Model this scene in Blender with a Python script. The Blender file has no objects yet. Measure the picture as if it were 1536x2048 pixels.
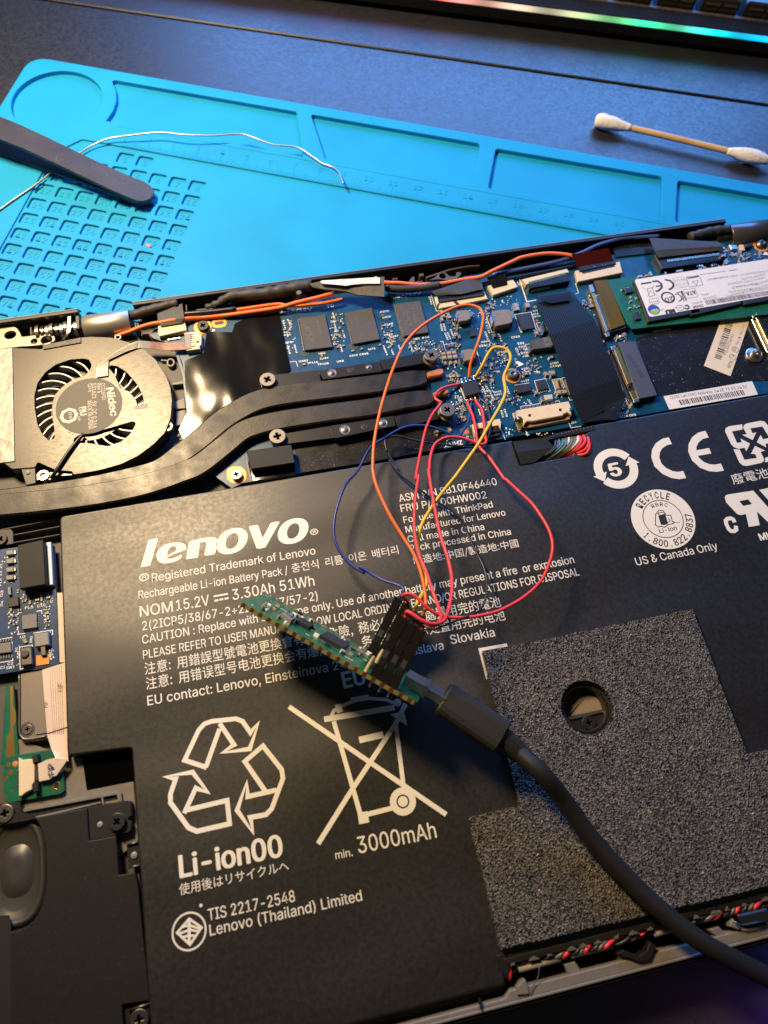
import bpy, bmesh, math, random
from mathutils import Vector, Matrix
random.seed(7)
S = 0.001                                   # everything below is written in millimetres
R_ = ((0.978279428, -0.204742665, 0.0324006497), (0.175660567, 0.901804727, 0.394831104), (-0.110057832, -0.38056363, 0.918182225))
CAM = (-23.8615, -82.5096, 211.0701)
FPX = 1421.0
sc = bpy.context.scene
col = sc.collection

# ------------------------------------------------------------------ camera
cd = bpy.data.cameras.new('camera'); cam = bpy.data.objects.new('camera', cd); col.objects.link(cam)
Rm = Matrix(R_).transposed()                # camera axes as columns, in world space
cam.matrix_world = Matrix.Translation(Vector(CAM) * S) @ Rm.to_4x4()
cd.sensor_fit = 'VERTICAL'; cd.sensor_height = 36.0; cd.sensor_width = 27.0
cd.lens = FPX / 2048 * 36.0
cd.clip_start = 0.005; cd.clip_end = 20.0
cd.dof.use_dof = True; cd.dof.focus_distance = 0.222; cd.dof.aperture_fstop = 14.0
sc.camera = cam
sc.render.resolution_x = 768; sc.render.resolution_y = 1024

# ------------------------------------------------------------------ light and exposure
w = bpy.data.worlds.new('World'); sc.world = w; w.use_nodes = True
w.node_tree.nodes['Background'].inputs[0].default_value = (0.60, 0.58, 0.55, 1)
w.node_tree.nodes['Background'].inputs[1].default_value = 0.055
sc.view_settings.view_transform = 'Standard'; sc.view_settings.look = 'None'
sc.view_settings.exposure = 0.0; sc.view_settings.gamma = 1.0
try:
    sc.cycles.use_denoising = True; sc.cycles.max_bounces = 8; sc.cycles.caustics_reflective = False; sc.cycles.caustics_refractive = False
    sc.cycles.sample_clamp_indirect = 4.0
except Exception: pass

def lamp(name, kind, loc, target, power, color, **k):
    d = bpy.data.lights.new(name, kind); d.energy = power; d.color = color
    for a, b in k.items(): setattr(d, a, b)
    o = bpy.data.objects.new(name, d); col.objects.link(o)
    o.location = Vector(loc) * S
    o.rotation_euler = (Vector(target) - Vector(loc)).to_track_quat('-Z', 'Y').to_euler()
    return o
# the warm desk lamp behind and to the left of the laptop
lamp('desk_lamp', 'AREA', (-150, 222, 310), (-25, 10, 10), 3.1, (1.0, 0.73, 0.42), shape='DISK', size=0.09)
# the big screen behind the keyboard, cool light
mo = lamp('monitor_light', 'AREA', (235, 600, 265), (60, 160, 60), 6.5, (0.13, 0.37, 1.0), shape='RECTANGLE', size=0.62, size_y=0.34)
# two added lamps for a coloured glow by the desk's front edge, source unseen
lamp('violet_glow', 'AREA', (66, -166, 22), (64, -166, 0), 0.001, (0.8, 0.06, 0.5), shape='DISK', size=0.02)
lamp('blue_glow', 'AREA', (98, -162, 30), (98, -162, 0), 0.005, (0.10, 0.10, 1.0), shape='DISK', size=0.03)

# ------------------------------------------------------------------ the survey: photo pixel + height above the desk -> millimetres
def V(u, v, z):
    d = Rm @ Vector(((u - 768) / FPX, -(v - 1024) / FPX, -1.0))
    t = (z - CAM[2]) / d.z
    return Vector(CAM) + d * t
ZN = dict(X=(0, 0, 1), A1=(0, 0, 2), A2=(768, 0, 2), FAN=(0, 560, 3.84), HEAT=(360, 560, 3.84), MB1=(740, 520, 3.84), MB2=(1100, 420, 3.523),
          LEFT=(0, 1000, 4.096), BL=(0, 1460, 3.483), T1=(260, 960, 3.072), T2=(700, 920, 3.072), SYM=(280, 1380, 2.4), FOAM=(900, 1180, 2.415),
          BR=(900, 1600, 2.415), RM=(1136, 800, 3.84), PICO=(450, 1150, 3.413), LAB=(1380, 560, 9.846), RE=(1420, 820, 6.828), CON=(1000, 840, 6.982),
          DUP=(700, 1170, 6.982), SSD=(1240, 540, 5.189), HR=(1380, 420, 9.846), CT=(240, 560, 6.4), TP=(600, 530, 4.267), HL=(0, 600, 7.68),
          I1=(880, 600, 7.68), I2=(880, 740, 7.68), I3=(1000, 560, 8.533), I4=(1020, 700, 8.533), DR=(560, 580, 4.8), FR=(1280, 1780, 6.0),
          KB=(1200, 0, 4.571), LG=(270, 1030, 4.76), MATZ=(0, 220, 3.49), FRT=(860, 1830, 2.272))
def U(zn, p):
    a = ZN[zn]; return (a[0] + p[0] / a[2], a[1] + p[1] / a[2])
def at(zn, p, z):
    u, v = U(zn, p); return V(u, v, z)
def pts(zn, ps, z): return [at(zn, p, z) for p in ps]
def xy(zn, ps, z): return [at(zn, p, z).to_2d() for p in ps]
def path(zn, ps): return [at(zn, (p[0], p[1]), p[2]) for p in ps]

# ------------------------------------------------------------------ materials
def M(name, colr, rough=0.5, metal=0.0, bump=0.0, bs=800.0, var=0.0, vs=300.0, spec=0.5, coat=0.0, emit=None, rvar=0.0, speck=0.0, scale=None, bdet=4, bump2=None):
    m = bpy.data.materials.new(name); m.use_nodes = True
    nt = m.node_tree; n = nt.nodes; L = nt.links; b = n['Principled BSDF']
    b.inputs['Base Color'].default_value = (*colr, 1); b.inputs['Roughness'].default_value = rough; b.inputs['Metallic'].default_value = metal
    b.inputs['Specular IOR Level'].default_value = spec; b.inputs['Coat Weight'].default_value = coat; b.inputs['Coat Roughness'].default_value = 0.15
    tc = n.new('ShaderNodeTexCoord'); vec = tc.outputs['Object']
    if scale:
        mp = n.new('ShaderNodeMapping'); mp.inputs['Scale'].default_value = scale; L.new(vec, mp.inputs[0]); vec = mp.outputs[0]
    def noise(s, det=3.0):
        t = n.new('ShaderNodeTexNoise'); t.inputs['Scale'].default_value = s; t.inputs['Detail'].default_value = det; L.new(vec, t.inputs['Vector']); return t.outputs['Fac']
    if var:
        mr = n.new('ShaderNodeMapRange'); L.new(noise(vs, 5), mr.inputs[0]); mr.inputs[1].default_value = 0.3; mr.inputs[2].default_value = 0.7
        mr.inputs[3].default_value = 1 - var; mr.inputs[4].default_value = 1 + var
        mx = n.new('ShaderNodeVectorMath'); mx.operation = 'SCALE'; mx.inputs[0].default_value = colr; L.new(mr.outputs[0], mx.inputs['Scale']); cout = mx.outputs[0]
        if speck:
            r2 = n.new('ShaderNodeMapRange'); L.new(noise(2600, 0), r2.inputs[0]); r2.inputs[1].default_value = 0.80; r2.inputs[2].default_value = 0.84
            m2 = n.new('ShaderNodeMix'); m2.data_type = 'RGBA'; L.new(r2.outputs[0], m2.inputs['Factor']); L.new(cout, m2.inputs['A']); m2.inputs['B'].default_value = (speck, speck, speck, 1); cout = m2.outputs['Result']
        L.new(cout, b.inputs['Base Color'])
    if rvar:
        mr = n.new('ShaderNodeMapRange'); L.new(noise(vs * 0.6, 5), mr.inputs[0]); mr.inputs[1].default_value = 0.3; mr.inputs[2].default_value = 0.7
        mr.inputs[3].default_value = max(0.02, rough - rvar); mr.inputs[4].default_value = min(1, rough + rvar); L.new(mr.outputs[0], b.inputs['Roughness'])
    if bump:
        bp = n.new('ShaderNodeBump'); bp.inputs['Strength'].default_value = 1.0; bp.inputs['Distance'].default_value = bump * S
        L.new(noise(bs, bdet), bp.inputs['Height']); L.new(bp.outputs[0], b.inputs['Normal'])
    if bump2:
        b2 = n.new('ShaderNodeBump'); b2.inputs['Strength'].default_value = 1.0; b2.inputs['Distance'].default_value = bump2[0] * S
        m3 = n.new('ShaderNodeMapping'); m3.inputs['Scale'].default_value = bump2[2]; L.new(tc.outputs['Object'], m3.inputs[0])
        t3 = n.new('ShaderNodeTexNoise'); t3.inputs['Scale'].default_value = bump2[1]; t3.inputs['Detail'].default_value = 1.0; L.new(m3.outputs[0], t3.inputs['Vector'])
        L.new(t3.outputs['Fac'], b2.inputs['Height'])
        if bump: L.new(bp.outputs[0], b2.inputs['Normal'])
        L.new(b2.outputs[0], b.inputs['Normal'])
    if emit:
        b.inputs['Emission Color'].default_value = (*emit[0], 1); b.inputs['Emission Strength'].default_value = emit[1]
    return m
K = {}
K['desk'] = M('desk_laminate', (0.012, 0.014, 0.020), 0.42, bump=0.022, bs=1500, var=0.3, vs=1400, spec=0.9, rvar=0.08)
K['mat'] = M('cyan_silicone', (0.006, 0.295, 0.60), 0.6, bump=0.012, bs=900, var=0.07, vs=35, spec=0.22, rvar=0.08)
K['chassis'] = M('painted_magnesium', (0.070, 0.066, 0.062), 0.55, bump=0.012, bs=3000, var=0.10, vs=200)
K['rim'] = M('rim_paint', (0.17, 0.155, 0.135), 0.5, bump=0.01, bs=3000, var=0.1, vs=400)
K['black'] = M('black_plastic', (0.012, 0.012, 0.013), 0.42, bump=0.01, bs=2500, var=0.15, vs=400)
K['blackmatte'] = M('matte_black_plastic', (0.007, 0.0066, 0.006), 0.6, bump=0.015, bs=2500, var=0.15, vs=500, spec=0.35, speck=0.03)
K['dupont'] = M('connector_black', (0.007, 0.0065, 0.006), 0.5, bump=0.01, bs=1500, var=0.2, vs=500, spec=0.25)
K['film'] = M('glossy_black_film', (0.006, 0.006, 0.007), 0.13, bump=2.0, bs=60, spec=0.6, bdet=0.5, scale=(1.3, 0.75, 1))
K['film2'] = M('shield_film', (0.010, 0.011, 0.016), 0.30, bump=0.10, bs=90, spec=0.4, rvar=0.05, vs=300, var=0.1, speck=0.35)
K['tape'] = M('cloth_tape', (0.038, 0.037, 0.037), 0.58, bump=0.06, bs=700, var=0.25, vs=300)
K['shadeblack'] = M('shade_black', (0.002, 0.002, 0.002), 0.9, spec=0.0)  # flat black without sheen, paints the shade in holes and recesses
K['gray'] = M('light_gray_plastic', (0.22, 0.215, 0.20), 0.5, bump=0.01, bs=2000)
K['steel'] = M('steel', (0.62, 0.60, 0.56), 0.30, 1.0, bump=0.006, bs=2500, var=0.08, vs=900)
K['darksteel'] = M('dark_steel', (0.16, 0.15, 0.14), 0.42, 1.0, bump=0.006, bs=2000, var=0.1, vs=900)
K['screwm'] = M('screw_head', (0.17, 0.155, 0.135), 0.45, 0.85, bump=0.006, bs=2500)
K['brushed'] = M('brushed_dark_plate', (0.032, 0.029, 0.0255), 0.33, 0.45, bump=0.016, bs=1400, var=0.10, vs=1200, rvar=0.05, scale=(1, 2.2, 1))
K['hub'] = M('fan_label', (0.024, 0.022, 0.019), 0.52, 0.1, bump=0.006, bs=3000)
K['bezelfan'] = M('fan_blade', (0.34, 0.33, 0.29), 0.4, 0.3)
K['pipe'] = M('heat_pipe_paint', (0.020, 0.018, 0.016), 0.42, 0.25, bump=0.022, bs=1300, var=0.3, vs=300, rvar=0.09)
K['foil'] = M('aluminium_foil', (0.19, 0.185, 0.178), 0.5, 0.75, bump=0.35, bs=260)
K['plate'] = M('heat_plate', (0.016, 0.016, 0.017), 0.35, 0.3, bump=0.01, bs=2000, var=0.1, vs=500)
K['copper'] = M('copper_pipe_end', (0.66, 0.27, 0.11), 0.42, 0.6, bump=0.02, bs=900, var=0.15, vs=800)
K['ring'] = M('copper_pad', (0.85, 0.36, 0.08), 0.35, 0.25, var=0.08, vs=900)
K['pcb'] = M('blue_solder_mask', (0.002, 0.058, 0.155), 0.33, bump=0.012, bs=1600, var=0.28, vs=330, spec=0.5, coat=0.2)
K['pcb2'] = M('violet_blue_mask', (0.010, 0.040, 0.115), 0.35, bump=0.012, bs=1600, var=0.28, vs=330, spec=0.5, coat=0.2)
K['green'] = M('green_solder_mask', (0.006, 0.105, 0.055), 0.34, bump=0.01, bs=1600, var=0.2, vs=400, coat=0.2)
K['silk'] = M('white_silkscreen', (0.88, 0.88, 0.84), 0.6)
K['chip'] = M('chip_epoxy', (0.055, 0.050, 0.044), 0.62, bump=0.01, bs=3000, var=0.12, vs=900)
K['chipdark'] = M('dark_chip_epoxy', (0.016, 0.016, 0.016), 0.45, bump=0.01, bs=2500, var=0.15, vs=900)
K['engrave'] = M('laser_mark', (0.13, 0.12, 0.10), 0.6)
K['induct'] = M('ferrite_body', (0.17, 0.155, 0.14), 0.62, bump=0.02, bs=2000, var=0.1, vs=900)
K['solder'] = M('tinned_metal', (0.74, 0.72, 0.66), 0.26, 1.0, bump=0.01, bs=1500)
K['gold'] = M('gold_plate', (0.80, 0.52, 0.18), 0.28, 1.0, bump=0.008, bs=1500)
K['cream'] = M('cream_connector', (0.66, 0.55, 0.37), 0.5, bump=0.006, bs=2000, var=0.05, vs=600)
K['ceram'] = M('capacitor_ceramic', (0.36, 0.28, 0.19), 0.5)
K['resis'] = M('resistor_black', (0.02, 0.02, 0.022), 0.4)
K['white'] = M('white_plastic', (0.72, 0.70, 0.66), 0.5)
K['paper'] = M('label_paper', (0.74, 0.72, 0.69), 0.48, bump=0.004, bs=2000, var=0.03, vs=500)
K['paper2'] = M('cream_label_paper', (0.72, 0.62, 0.45), 0.5, bump=0.004, bs=2000, var=0.04, vs=400)
K['ink'] = M('label_ink', (0.035, 0.035, 0.04), 0.6)
K['inkgray'] = M('gray_label_ink', (0.11, 0.11, 0.115), 0.6)
K['bat'] = M('battery_wrap', (0.0055, 0.0053, 0.005), 0.47, bump=0.014, bs=2600, var=0.2, vs=1400, spec=0.85, rvar=0.05, bump2=(3.0, 26, (0.45, 1.0, 1.0)), speck=0.03)
K['print'] = M('white_print', (0.76, 0.74, 0.68), 0.5)
K['kapton'] = M('dark_red_film', (0.055, 0.006, 0.006), 0.28, bump=0.05, bs=300)
K['amber'] = M('amber_film', (0.10, 0.070, 0.010), 0.2, bump=0.05, bs=200)
K['brown'] = M('brown_flex', (0.16, 0.040, 0.022), 0.4, bump=0.05, bs=900, var=0.3, vs=900)
K['ffc'] = M('white_flat_cable', (0.62, 0.50, 0.40), 0.5, var=0.05, vs=300)
K['blackffc'] = M('black_flat_cable', (0.004, 0.004, 0.0045), 0.5, spec=0.2, bump=0.01, bs=2000)
K['groovegray'] = M('flat_cable_trace', (0.011, 0.0105, 0.0095), 0.4, spec=0.4)
K['pinkstripe'] = M('pink_trace', (0.58, 0.40, 0.33), 0.5)
K['foamm'] = None
K['or'] = M('orange_wire', (0.72, 0.15, 0.022), 0.42); K['or2'] = M('orange_cable', (0.80, 0.17, 0.03), 0.45)
K['wire_tin'] = M('dull_solder', (0.40, 0.40, 0.41), 0.4, 0.9)
K['red'] = M('red_wire', (0.66, 0.035, 0.030), 0.40); K['yel'] = M('yellow_wire', (0.62, 0.43, 0.02), 0.40)
K['blu'] = M('blue_wire', (0.012, 0.030, 0.20), 0.38); K['blk'] = M('black_wire', (0.012, 0.012, 0.013), 0.38); K['blu2'] = M('blue_cable', (0.05, 0.09, 0.32), 0.45)
K['grywire'] = M('gray_wire', (0.11, 0.105, 0.10), 0.4); K['wht'] = M('white_wire', (0.62, 0.58, 0.50), 0.45); K['tealw'] = M('teal_wire', (0.03, 0.18, 0.17), 0.45); K['olive'] = M('olive_wire', (0.12, 0.12, 0.04), 0.45)
K['cable'] = M('rubber_cable', (0.010, 0.0095, 0.009), 0.55, bump=0.01, bs=1200, var=0.1, vs=300)
K['plug'] = M('plug_moulding', (0.015, 0.0135, 0.012), 0.6, bump=0.03, bs=1600, var=0.1, vs=900)
K['cotton'] = M('cotton', (0.80, 0.79, 0.76), 0.9, bump=0.25, bs=700)
K['bamboo'] = M('bamboo', (0.62, 0.41, 0.19), 0.55, bump=0.05, bs=500, var=0.15, vs=300, scale=(0.15, 1, 1))
K['tweez'] = M('coated_tweezers', (0.036, 0.034, 0.040), 0.42, bump=0.012, bs=2200, var=0.15, vs=120, speck=0.22, rvar=0.06)
K['barrel'] = M('hinge_barrel', (0.50, 0.475, 0.43), 0.38, 0.8, bump=0.006, bs=2500)
K['barreld'] = M('dark_hinge_barrel', (0.10, 0.10, 0.11), 0.3, 0.6, bump=0.006, bs=2500)
K['hingep'] = M('hinge_bracket', (0.30, 0.25, 0.19), 0.48, 0.5, bump=0.012, bs=900, var=0.15, vs=500)
K['grease'] = M('greased_shaft', (0.17, 0.135, 0.08), 0.15, 0.8, bump=0.12, bs=700)
K['kbcase'] = M('keyboard_case', (0.006, 0.0065, 0.009), 0.55, spec=0.3, bump=0.02, bs=900, var=0.15, vs=500)
K['keycap'] = M('keycap', (0.02, 0.019, 0.016), 0.35)
K['pinkbit'] = M('pink_scrap', (0.75, 0.22, 0.18), 0.5)
K['flash'] = M('orange_plastic', (0.80, 0.27, 0.05), 0.5)

# ------------------------------------------------------------------ objects
def origin(parent):
    o = Vector((0, 0, 0))
    while parent: o += parent.location; parent = parent.parent
    return o / S
def link(name, me, mats, parent=None, loc=None):
    o = bpy.data.objects.new(name, me); col.objects.link(o)
    if parent: o.parent = parent
    if loc is not None: o.location = Vector(loc) * S
    if mats:
        for m in (mats if isinstance(mats, (list, tuple)) else [mats]): me.materials.append(K[m] if isinstance(m, str) else m)
    return o
def mesh(name, vs, fs, mats, parent=None, smooth=False, mi=None):
    vs = [Vector(v) for v in vs]
    if parent: off = origin(parent); loc = None
    else:
        n = len(vs); c = sum(vs, Vector()) / n; off = Vector((c.x, c.y, min(v.z for v in vs))); loc = off
    me = bpy.data.meshes.new(name); me.from_pydata([tuple((v - off) * S) for v in vs], [], fs)
    if smooth: me.polygons.foreach_set('use_smooth', [True] * len(me.polygons))
    if mi: me.polygons.foreach_set('material_index', mi)
    me.update()
    return link(name, me, mats, parent, loc)
def thing(name, loc, label, cat, group=None):
    o = bpy.data.objects.new(name, None); col.objects.link(o); o.location = Vector(loc) * S; o.empty_display_size = 0.005
    o['label'] = label; o['category'] = cat
    if group: o['group'] = group
    return o
def tag(o, label, cat, group=None, kind=None):
    if label: o['label'] = label
    if cat: o['category'] = cat
    if group: o['group'] = group
    if kind: o['kind'] = kind
    return o
def ccw(p):
    p = [Vector((q[0], q[1])) for q in p]
    a = sum(p[i].x * p[(i + 1) % len(p)].y - p[(i + 1) % len(p)].x * p[i].y for i in range(len(p)))
    return p if a > 0 else p[::-1]
def inset(p, b):
    n = len(p); out = []
    for i in range(n):
        a, c, d = p[i - 1], p[i], p[(i + 1) % n]
        e1 = (c - a); e2 = (d - c)
        if e1.length < 1e-9 or e2.length < 1e-9: out.append(c); continue
        e1.normalize(); e2.normalize()
        n1 = Vector((-e1.y, e1.x)); n2 = Vector((-e2.y, e2.x)); m = n1 + n2
        k = max(0.35, 1 + n1.dot(n2)); out.append(c + m * (b / k))
    return out
def rnd(p, r, n=4):
    p = ccw(p); out = []; N = len(p)
    for i in range(N):
        rr = r[i] if isinstance(r, (list, tuple)) else r
        a, c, d = p[i - 1], p[i], p[(i + 1) % N]
        rr = min(rr, (a - c).length * 0.49, (d - c).length * 0.49)
        if rr < 1e-4: out.append(c); continue
        u = c + (a - c).normalized() * rr; v = c + (d - c).normalized() * rr
        for k in range(n + 1):
            t = k / n; out.append(u * (1 - t) ** 2 + c * 2 * t * (1 - t) + v * t * t)
    return out
def circ(c, r, n=32, ry=None): return [Vector((c[0] + r * math.cos(2 * math.pi * i / n), c[1] + (ry or r) * math.sin(2 * math.pi * i / n))) for i in range(n)]
def prism_data(p, z0, z1, bev=0.12):
    p = ccw(p); n = len(p); bev = min(bev, (z1 - z0) * 0.45)
    q = inset(p, bev)
    vs = [(v.x, v.y, z0) for v in p] + [(v.x, v.y, z1 - bev) for v in p] + [(v.x, v.y, z1) for v in q]
    fs = []
    for a in (0, n):
        fs += [(a + i, a + (i + 1) % n, a + n + (i + 1) % n, a + n + i) for i in range(n)]
    fs.append(tuple(range(2 * n, 3 * n))); fs.append(tuple(range(n - 1, -1, -1)))
    return vs, fs
def prism(name, p, z0, z1, mat, parent=None, bev=0.12): return mesh(name, *prism_data(p, z0, z1, bev), mat, parent)
def curve_mesh(loops, z0, z1, bev, bres=1):
    cu = bpy.data.curves.new('outline', 'CURVE'); cu.dimensions = '2D'; cu.fill_mode = 'BOTH'
    for lp in loops:
        s = cu.splines.new('POLY'); s.points.add(len(lp) - 1); s.use_cyclic_u = True
        for k, v in enumerate(lp): s.points[k].co = (v[0], v[1], 0, 1)
    h = (z1 - z0) / 2
    if h > 0:
        cu.extrude = max(h - bev, 0.0); cu.bevel_depth = bev; cu.bevel_resolution = bres; cu.offset = -bev
    o = bpy.data.objects.new('outline', cu); me = bpy.data.meshes.new_from_object(o)
    bpy.data.objects.remove(o); bpy.data.curves.remove(cu)
    for v in me.vertices: v.co.z += (z0 + z1) / 2
    return me
def plate(name, p, holes, z0, z1, mat, parent=None, bev=0.1, bres=1):
    me = curve_mesh([ccw(p)] + [ccw(h)[::-1] for h in holes], z0, z1, bev, bres)
    vs = [v.co.copy() for v in me.vertices]; fs = [tuple(f.vertices) for f in me.polygons]
    bpy.data.meshes.remove(me)
    return mesh(name, vs, fs, mat, parent)
def rect(c, d): return [Vector((c[0], c[1])), Vector((d[0], c[1])), Vector((d[0], d[1])), Vector((c[0], d[1]))]
def abox(name, zn, a, b, z0, z1, mat, parent=None, bev=0.12, r=0):
    p = rect(at(zn, a, z1), at(zn, b, z1))
    return prism(name, rnd(p, r, 3) if r else p, z0, z1, mat, parent, bev)
def smoothpath(P, n=6):
    if len(P) < 3: return [Vector(p) for p in P]
    P = [Vector(p) for p in P]; out = []
    for i in range(len(P) - 1):
        a = P[i - 1] if i else P[0] * 2 - P[1]; b, c = P[i], P[i + 1]; d = P[i + 2] if i + 2 < len(P) else P[-1] * 2 - P[-2]
        for k in range(n):
            t = k / n
            out.append(0.5 * ((2 * b) + (c - a) * t + (2 * a - 5 * b + 4 * c - d) * t * t + (3 * b - a - 3 * c + d) * t ** 3))
    out.append(P[-1]); return out
def tube_data(P, r, seg=10, caps=True):
    n = len(P); rs = r if isinstance(r, (list, tuple)) else [r] * n
    vs = []; fs = []; up = None
    for i in range(n):
        t = (P[min(i + 1, n - 1)] - P[max(i - 1, 0)])
        t = t.normalized() if t.length > 1e-9 else Vector((1, 0, 0))
        if up is None:
            up = Vector((0, 0, 1)) if abs(t.z) < 0.9 else Vector((1, 0, 0))
        up = (up - t * up.dot(t)).normalized(); sd = t.cross(up)
        for k in range(seg):
            a = 2 * math.pi * k / seg; vs.append(P[i] + (up * math.sin(a) + sd * math.cos(a)) * rs[i])
    for i in range(n - 1):
        for k in range(seg): fs.append((i * seg + k, i * seg + (k + 1) % seg, (i + 1) * seg + (k + 1) % seg, (i + 1) * seg + k))
    if caps: fs.append(tuple(range(seg - 1, -1, -1))); fs.append(tuple(range((n - 1) * seg, n * seg)))
    return vs, fs
def tube(name, P, r, mat, parent=None, seg=10, n=6):
    Q = smoothpath(P, n) if n else [Vector(p) for p in P]
    return mesh(name, *tube_data(Q, r, seg), mat, parent, smooth=True)
def sweep(name, P, w, z0, z1, mat, parent=None, bev=0.5, n=6, smooth=False):
    """flat bar of width w along a path that lies level; w may be a list (per input point)"""
    P = [Vector((p[0], p[1])) for p in P]
    W = w if isinstance(w, (list, tuple)) else [w] * len(P)
    Q = smoothpath([Vector((p.x, p.y, W[i])) for i, p in enumerate(P)], n) if n else [Vector((p.x, p.y, W[i])) for i, p in enumerate(P)]
    prof = [(-1, z0, 0), (-1, z1 - bev, 0), (-1, z1, bev), (1, z1, bev), (1, z1 - bev, 0), (1, z0, 0)]
    vs = []; fs = []; m = len(prof)
    for i, q in enumerate(Q):
        t = (Q[min(i + 1, len(Q) - 1)] - Q[max(i - 1, 0)]).to_2d().normalized(); nn = Vector((-t.y, t.x))
        for s, z, b in prof:
            o = nn * s * (q.z / 2 - b); vs.append((q.x + o.x, q.y + o.y, z))
    for i in range(len(Q) - 1):
        for k in range(m): fs.append((i * m + k, (i + 1) * m + k, (i + 1) * m + (k + 1) % m, i * m + (k + 1) % m))
    fs.append(tuple(range(m - 1, -1, -1))); fs.append(tuple(range((len(Q) - 1) * m, len(Q) * m)))
    return mesh(name, vs, fs, mat, parent)
def ribbon3(name, C, wv, mat, parent=None, th=0.12, n=6):
    """flat flexible strip through 3-D centre points C with width vectors wv (one or per point)"""
    C = [Vector(c) for c in C]; WV = [Vector(x) for x in (wv if isinstance(wv, list) else [wv] * len(C))]
    c2 = smoothpath(C, n); w2 = smoothpath(WV, n); vs = []; fs = []
    for i, c in enumerate(c2):
        t = (c2[min(i + 1, len(c2) - 1)] - c2[max(i - 1, 0)]).normalized(); nr = w2[i].cross(t).normalized()
        if nr.z < 0: nr = -nr
        a, b = c - w2[i] / 2, c + w2[i] / 2
        vs += [a, b, b + nr * th, a + nr * th]
    for i in range(len(c2) - 1):
        for k in range(4): fs.append((i * 4 + k, i * 4 + (k + 1) % 4, i * 4 + 4 + (k + 1) % 4, i * 4 + 4 + k))
    fs.append((3, 2, 1, 0)); e = (len(c2) - 1) * 4; fs.append((e, e + 1, e + 2, e + 3))
    return mesh(name, vs, fs, mat, parent)
def lathe_data(prof, c, seg=24, cap=True):
    vs = []; fs = []
    for r, z in prof:
        for k in range(seg): a = 2 * math.pi * k / seg; vs.append((c[0] + r * math.cos(a), c[1] + r * math.sin(a), c[2] + z))
    for i in range(len(prof) - 1):
        for k in range(seg): fs.append((i * seg + k, i * seg + (k + 1) % seg, (i + 1) * seg + (k + 1) % seg, (i + 1) * seg + k))
    if cap: fs.append(tuple(range((len(prof) - 1) * seg, len(prof) * seg)))
    return vs, fs
def lathe(name, prof, c, mat, parent=None, seg=24, smooth=False, cap=True): return mesh(name, *lathe_data(prof, c, seg, cap), mat, parent, smooth)
def join(parts):
    vs = []; fs = []; mi = []
    for v, f, m in parts:
        b = len(vs); vs += [Vector(x) for x in v]; fs += [tuple(i + b for i in g) for g in f]; mi += [m] * len(f)
    return vs, fs, mi
def boxd(c, s, rz=0.0):
    x, y, z = s[0] / 2, s[1] / 2, s[2] / 2; ca, sa = math.cos(rz), math.sin(rz)
    vs = [(c[0] + a * ca - b * sa, c[1] + a * sa + b * ca, c[2] + d) for d in (-z, z) for a, b in ((-x, -y), (x, -y), (x, y), (-x, y))]
    return vs, [(3, 2, 1, 0), (4, 5, 6, 7), (0, 1, 5, 4), (1, 2, 6, 5), (2, 3, 7, 6), (3, 0, 4, 7)]
def obox(o, ax, lo, hi):
    """box along three axes ax from corner lo to hi (in axis units), origin o"""
    vs = []
    for c in (lo[2], hi[2]):
        for a, b in ((lo[0], lo[1]), (hi[0], lo[1]), (hi[0], hi[1]), (lo[0], hi[1])): vs.append(o + ax[0] * a + ax[1] * b + ax[2] * c)
    return vs, [(3, 2, 1, 0), (4, 5, 6, 7), (0, 1, 5, 4), (1, 2, 6, 5), (2, 3, 7, 6), (3, 0, 4, 7)]
# text ---------------------------------------------------------------
import os
def own_font(n):
    try: return bpy.data.fonts.load(os.path.join(bpy.utils.resource_path('LOCAL'), 'datafiles', 'fonts', n))
    except Exception: return None
FONT = own_font('Inter.woff2'); FONT_CJK = own_font('Noto Sans CJK Regular.woff2')     # the typefaces Blender itself ships
def set_font(cu, s):
    f = FONT_CJK if any(ord(c) > 0x1100 for c in s) else FONT
    if f: cu.font = f
def glyphs(s, bold=0.0, shear=0.0, res=3):
    cu = bpy.data.curves.new('lettering', 'FONT'); cu.body = s; set_font(cu, s); cu.size = 1.0; cu.resolution_u = res; cu.offset = bold; cu.shear = shear
    o = bpy.data.objects.new('lettering', cu); me = bpy.data.meshes.new_from_object(o)
    vs = [v.co.copy() for v in me.vertices]; fs = [tuple(f.vertices) for f in me.polygons]
    bpy.data.objects.remove(o); bpy.data.curves.remove(cu); bpy.data.meshes.remove(me)
    return vs, fs
CAPH = max(v.y for v in glyphs('H')[0]); CAPJ = max(v.y for v in glyphs('\u7528')[0]) * 0.86
def bolden(vs, fs, b):
    """heavier letters: copies shifted by a hair, each a hair higher"""
    V2 = []; F2 = []
    for i, (dx, dy) in enumerate(((-1, 0), (1, 0), (0, 1), (0, -1), (-.7, .7), (.7, .7), (.7, -.7), (-.7, -.7), (0, 0))):
        o = len(V2); V2 += [Vector((v.x + dx * b, v.y + dy * b * .55, i * .001)) for v in vs]; F2 += [tuple(k + o for k in f) for f in fs]
    return V2, F2
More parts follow.
